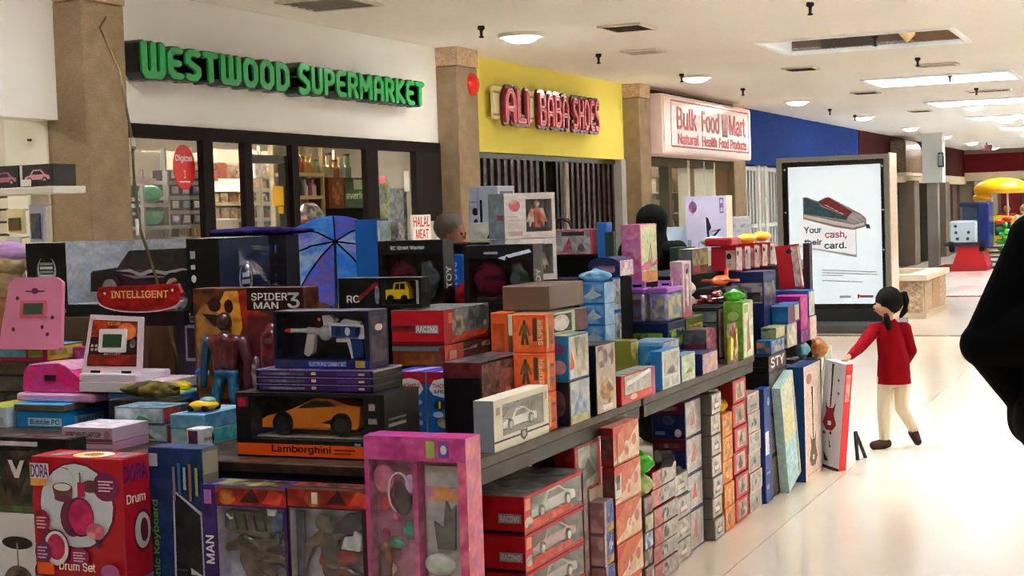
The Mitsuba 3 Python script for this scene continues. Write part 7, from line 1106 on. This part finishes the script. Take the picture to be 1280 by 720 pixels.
def stander(lab, base, h, fwd, skin_, top, trs, shoe, hair=None, longgown=None, hood=None, B=None, arms=None, hc_r=.058, sw=.125, coat=0.0):
    """a standing adult: base on the floor, facing fwd"""
    k = thing('person', lab, 'person'); b = V_([base[0], base[1], 0.0]); f = V_([fwd[0], fwd[1], 0.0]); f /= np.linalg.norm(f); s = V_([-f[1], f[0], 0.0])   # s: the person's left
    q = lambda x, y, z: b + f * x * h + s * y * h + EZ * z * h
    hcn = q(.012, 0, .932); sh = {1: q(0, sw, .815), -1: q(0, -sw, .815)}; el = {i: q(-.02, i * (sw + .035), .63) for i in (1, -1)}; wr = {i: q(.05, i * (sw + .03), .49) for i in (1, -1)}
    if arms: el, wr = arms(q)
    hip = {i: q(0, i * .05, .52) for i in (1, -1)}; kn = {i: q(.012 * i + .015, i * .055, .285) for i in (1, -1)}; an = {i: q(.02 * i, i * .06, .045) for i in (1, -1)}
    caps = [(hcn + EZ * .012 * h, hc_r * h, hcn - EZ * .03 * h + f * .008 * h, hc_r * .78 * h), (hcn - EZ * .05 * h, .03 * h, q(0, 0, .83), .033 * h), (q(0, 0, .79), .06 * h, q(0, 0, .56), .07 * h), (sh[1], .03 * h, sh[-1], .03 * h), (hip[1], .05 * h, hip[-1], .05 * h)]
    for i in (1, -1):
        caps += [(sh[i], .028 * h, el[i], .022 * h), (el[i], .021 * h, wr[i], .015 * h), (hip[i], .05 * h, kn[i], .031 * h), (kn[i], .031 * h, an[i], .02 * h), (an[i], .02 * h, an[i] + f * .08 * h - EZ * .022 * h, .016 * h)] + hand(wr[i], wr[i] - el[i] + V_([0, 0, -.02]), f, h * .95)
    M().tm(mf(caps, .016, 6), skin_).put(k, 'm_matte', smooth=True)
    face(k, hcn - EZ * .008 * h, f, hc_r * h * .98, skin_)
    tc = [(q(0, 0, .8), .066 * h, q(0, 0, .68), .08 * h), (q(0, .03, .7), .07 * h, q(0, .035, .53 - coat), .07 * h), (q(0, -.03, .7), .07 * h, q(0, -.035, .53 - coat), .07 * h), (sh[1], .04 * h, sh[-1], .04 * h), (q(0, 0, .84), .04 * h, q(0, 0, .8), .06 * h)]
    for i in (1, -1): tc += [(sh[i], .042 * h, el[i], .038 * h), (el[i], .038 * h, wr[i] - (wr[i] - el[i]) * .06, .026 * h)]
    if coat: tc += [c for i in (1, -1) for c in ((sh[i], .045 * h, wr[i], .05 * h), (q(0, i * .09, .66), .075 * h, el[i], .042 * h), (q(0, i * .08, .5), .085 * h, wr[i], .045 * h), (q(0, i * .05, .5), .09 * h, q(0, i * .06, .42), .085 * h))]
    garment(k, 'gown' if longgown else 'jacket', tc + ([(q(0, 0, .6), .085 * h, q(0, 0, .12), .125 * h)] if longgown else []), top, B)
    if not longgown: garment(k, 'trousers', [(hip[1], .06 * h, hip[-1], .06 * h)] + [c for i in (1, -1) for c in ((hip[i], .062 * h, kn[i], .044 * h), (kn[i], .044 * h, an[i] + EZ * .01, .034 * h))], trs)
    for i in (1, -1): M().tm(mf([(an[i] - EZ * .012 * h, .027 * h, an[i] + f * .09 * h - EZ * .024 * h, .02 * h), (an[i] - f * .02 * h - EZ * .022 * h, .022 * h, an[i] + f * .08 * h - EZ * .024 * h, .02 * h)], .014, 4), shoe).put(part_key(k, 'shoe'), 'm_matte', smooth=True)
    if hair: hairm(k, hair, None, hcn + EZ * .012 * h, (.063 * h, .063 * h, .06 * h), -f * .014 * h + EZ * .012 * h)
    if hood: 
        garment(k, 'headscarf', [(hcn + EZ * .012 * h - f * .012 * h, .068 * h, hcn - EZ * .04 * h - f * .01 * h, .06 * h), (hcn - EZ * .05 * h - f * .012 * h, .06 * h, q(-.01, 0, .78), .085 * h)], hood, None, .016)
    return k
stander('man with short grey hair, his head showing above the black robot box', (-4.4, 9.0), 1.6, (.95, .1), '785040', 'b8b0a8', '3a3a40', '222', hair='4c443e', hc_r=.054)
stander('woman in a black headscarf and gown behind the pastel doll box', (-3.3, 9.9), 1.62, (.25, .95), 'b08468', '101012', '101012', '151515', longgown=True, hood='0b0b0d')
def coat_arms(q):
    return {1: q(-.03, .208, .63), -1: q(-.03, -.2, .63)}, {1: q(.04, .135, .49), -1: q(.05, -.14, .5)}
stander('person in a black coat with a hand in the pocket walking at the right edge', (-.2, 5.05), 1.8, (.12, .99), 'b08a70', '0a0a0c', '18181c', '101010', hair='1a1512', arms=coat_arms, coat=.06)
stander('child with dark hair standing by the yellow coin ride', (-3.7, 37.35), 1.45, (0, -1), 'b8886c', '8a3030', '2c3048', '222', hair='1c1614')
stander('person with light brown hair beside the yellow coin ride at the right edge', (-3.12, 35.1), 1.42, (-.6, .8), 'c09878', 'c8b8a0', '3a3c48', '222', hair='a07c58')
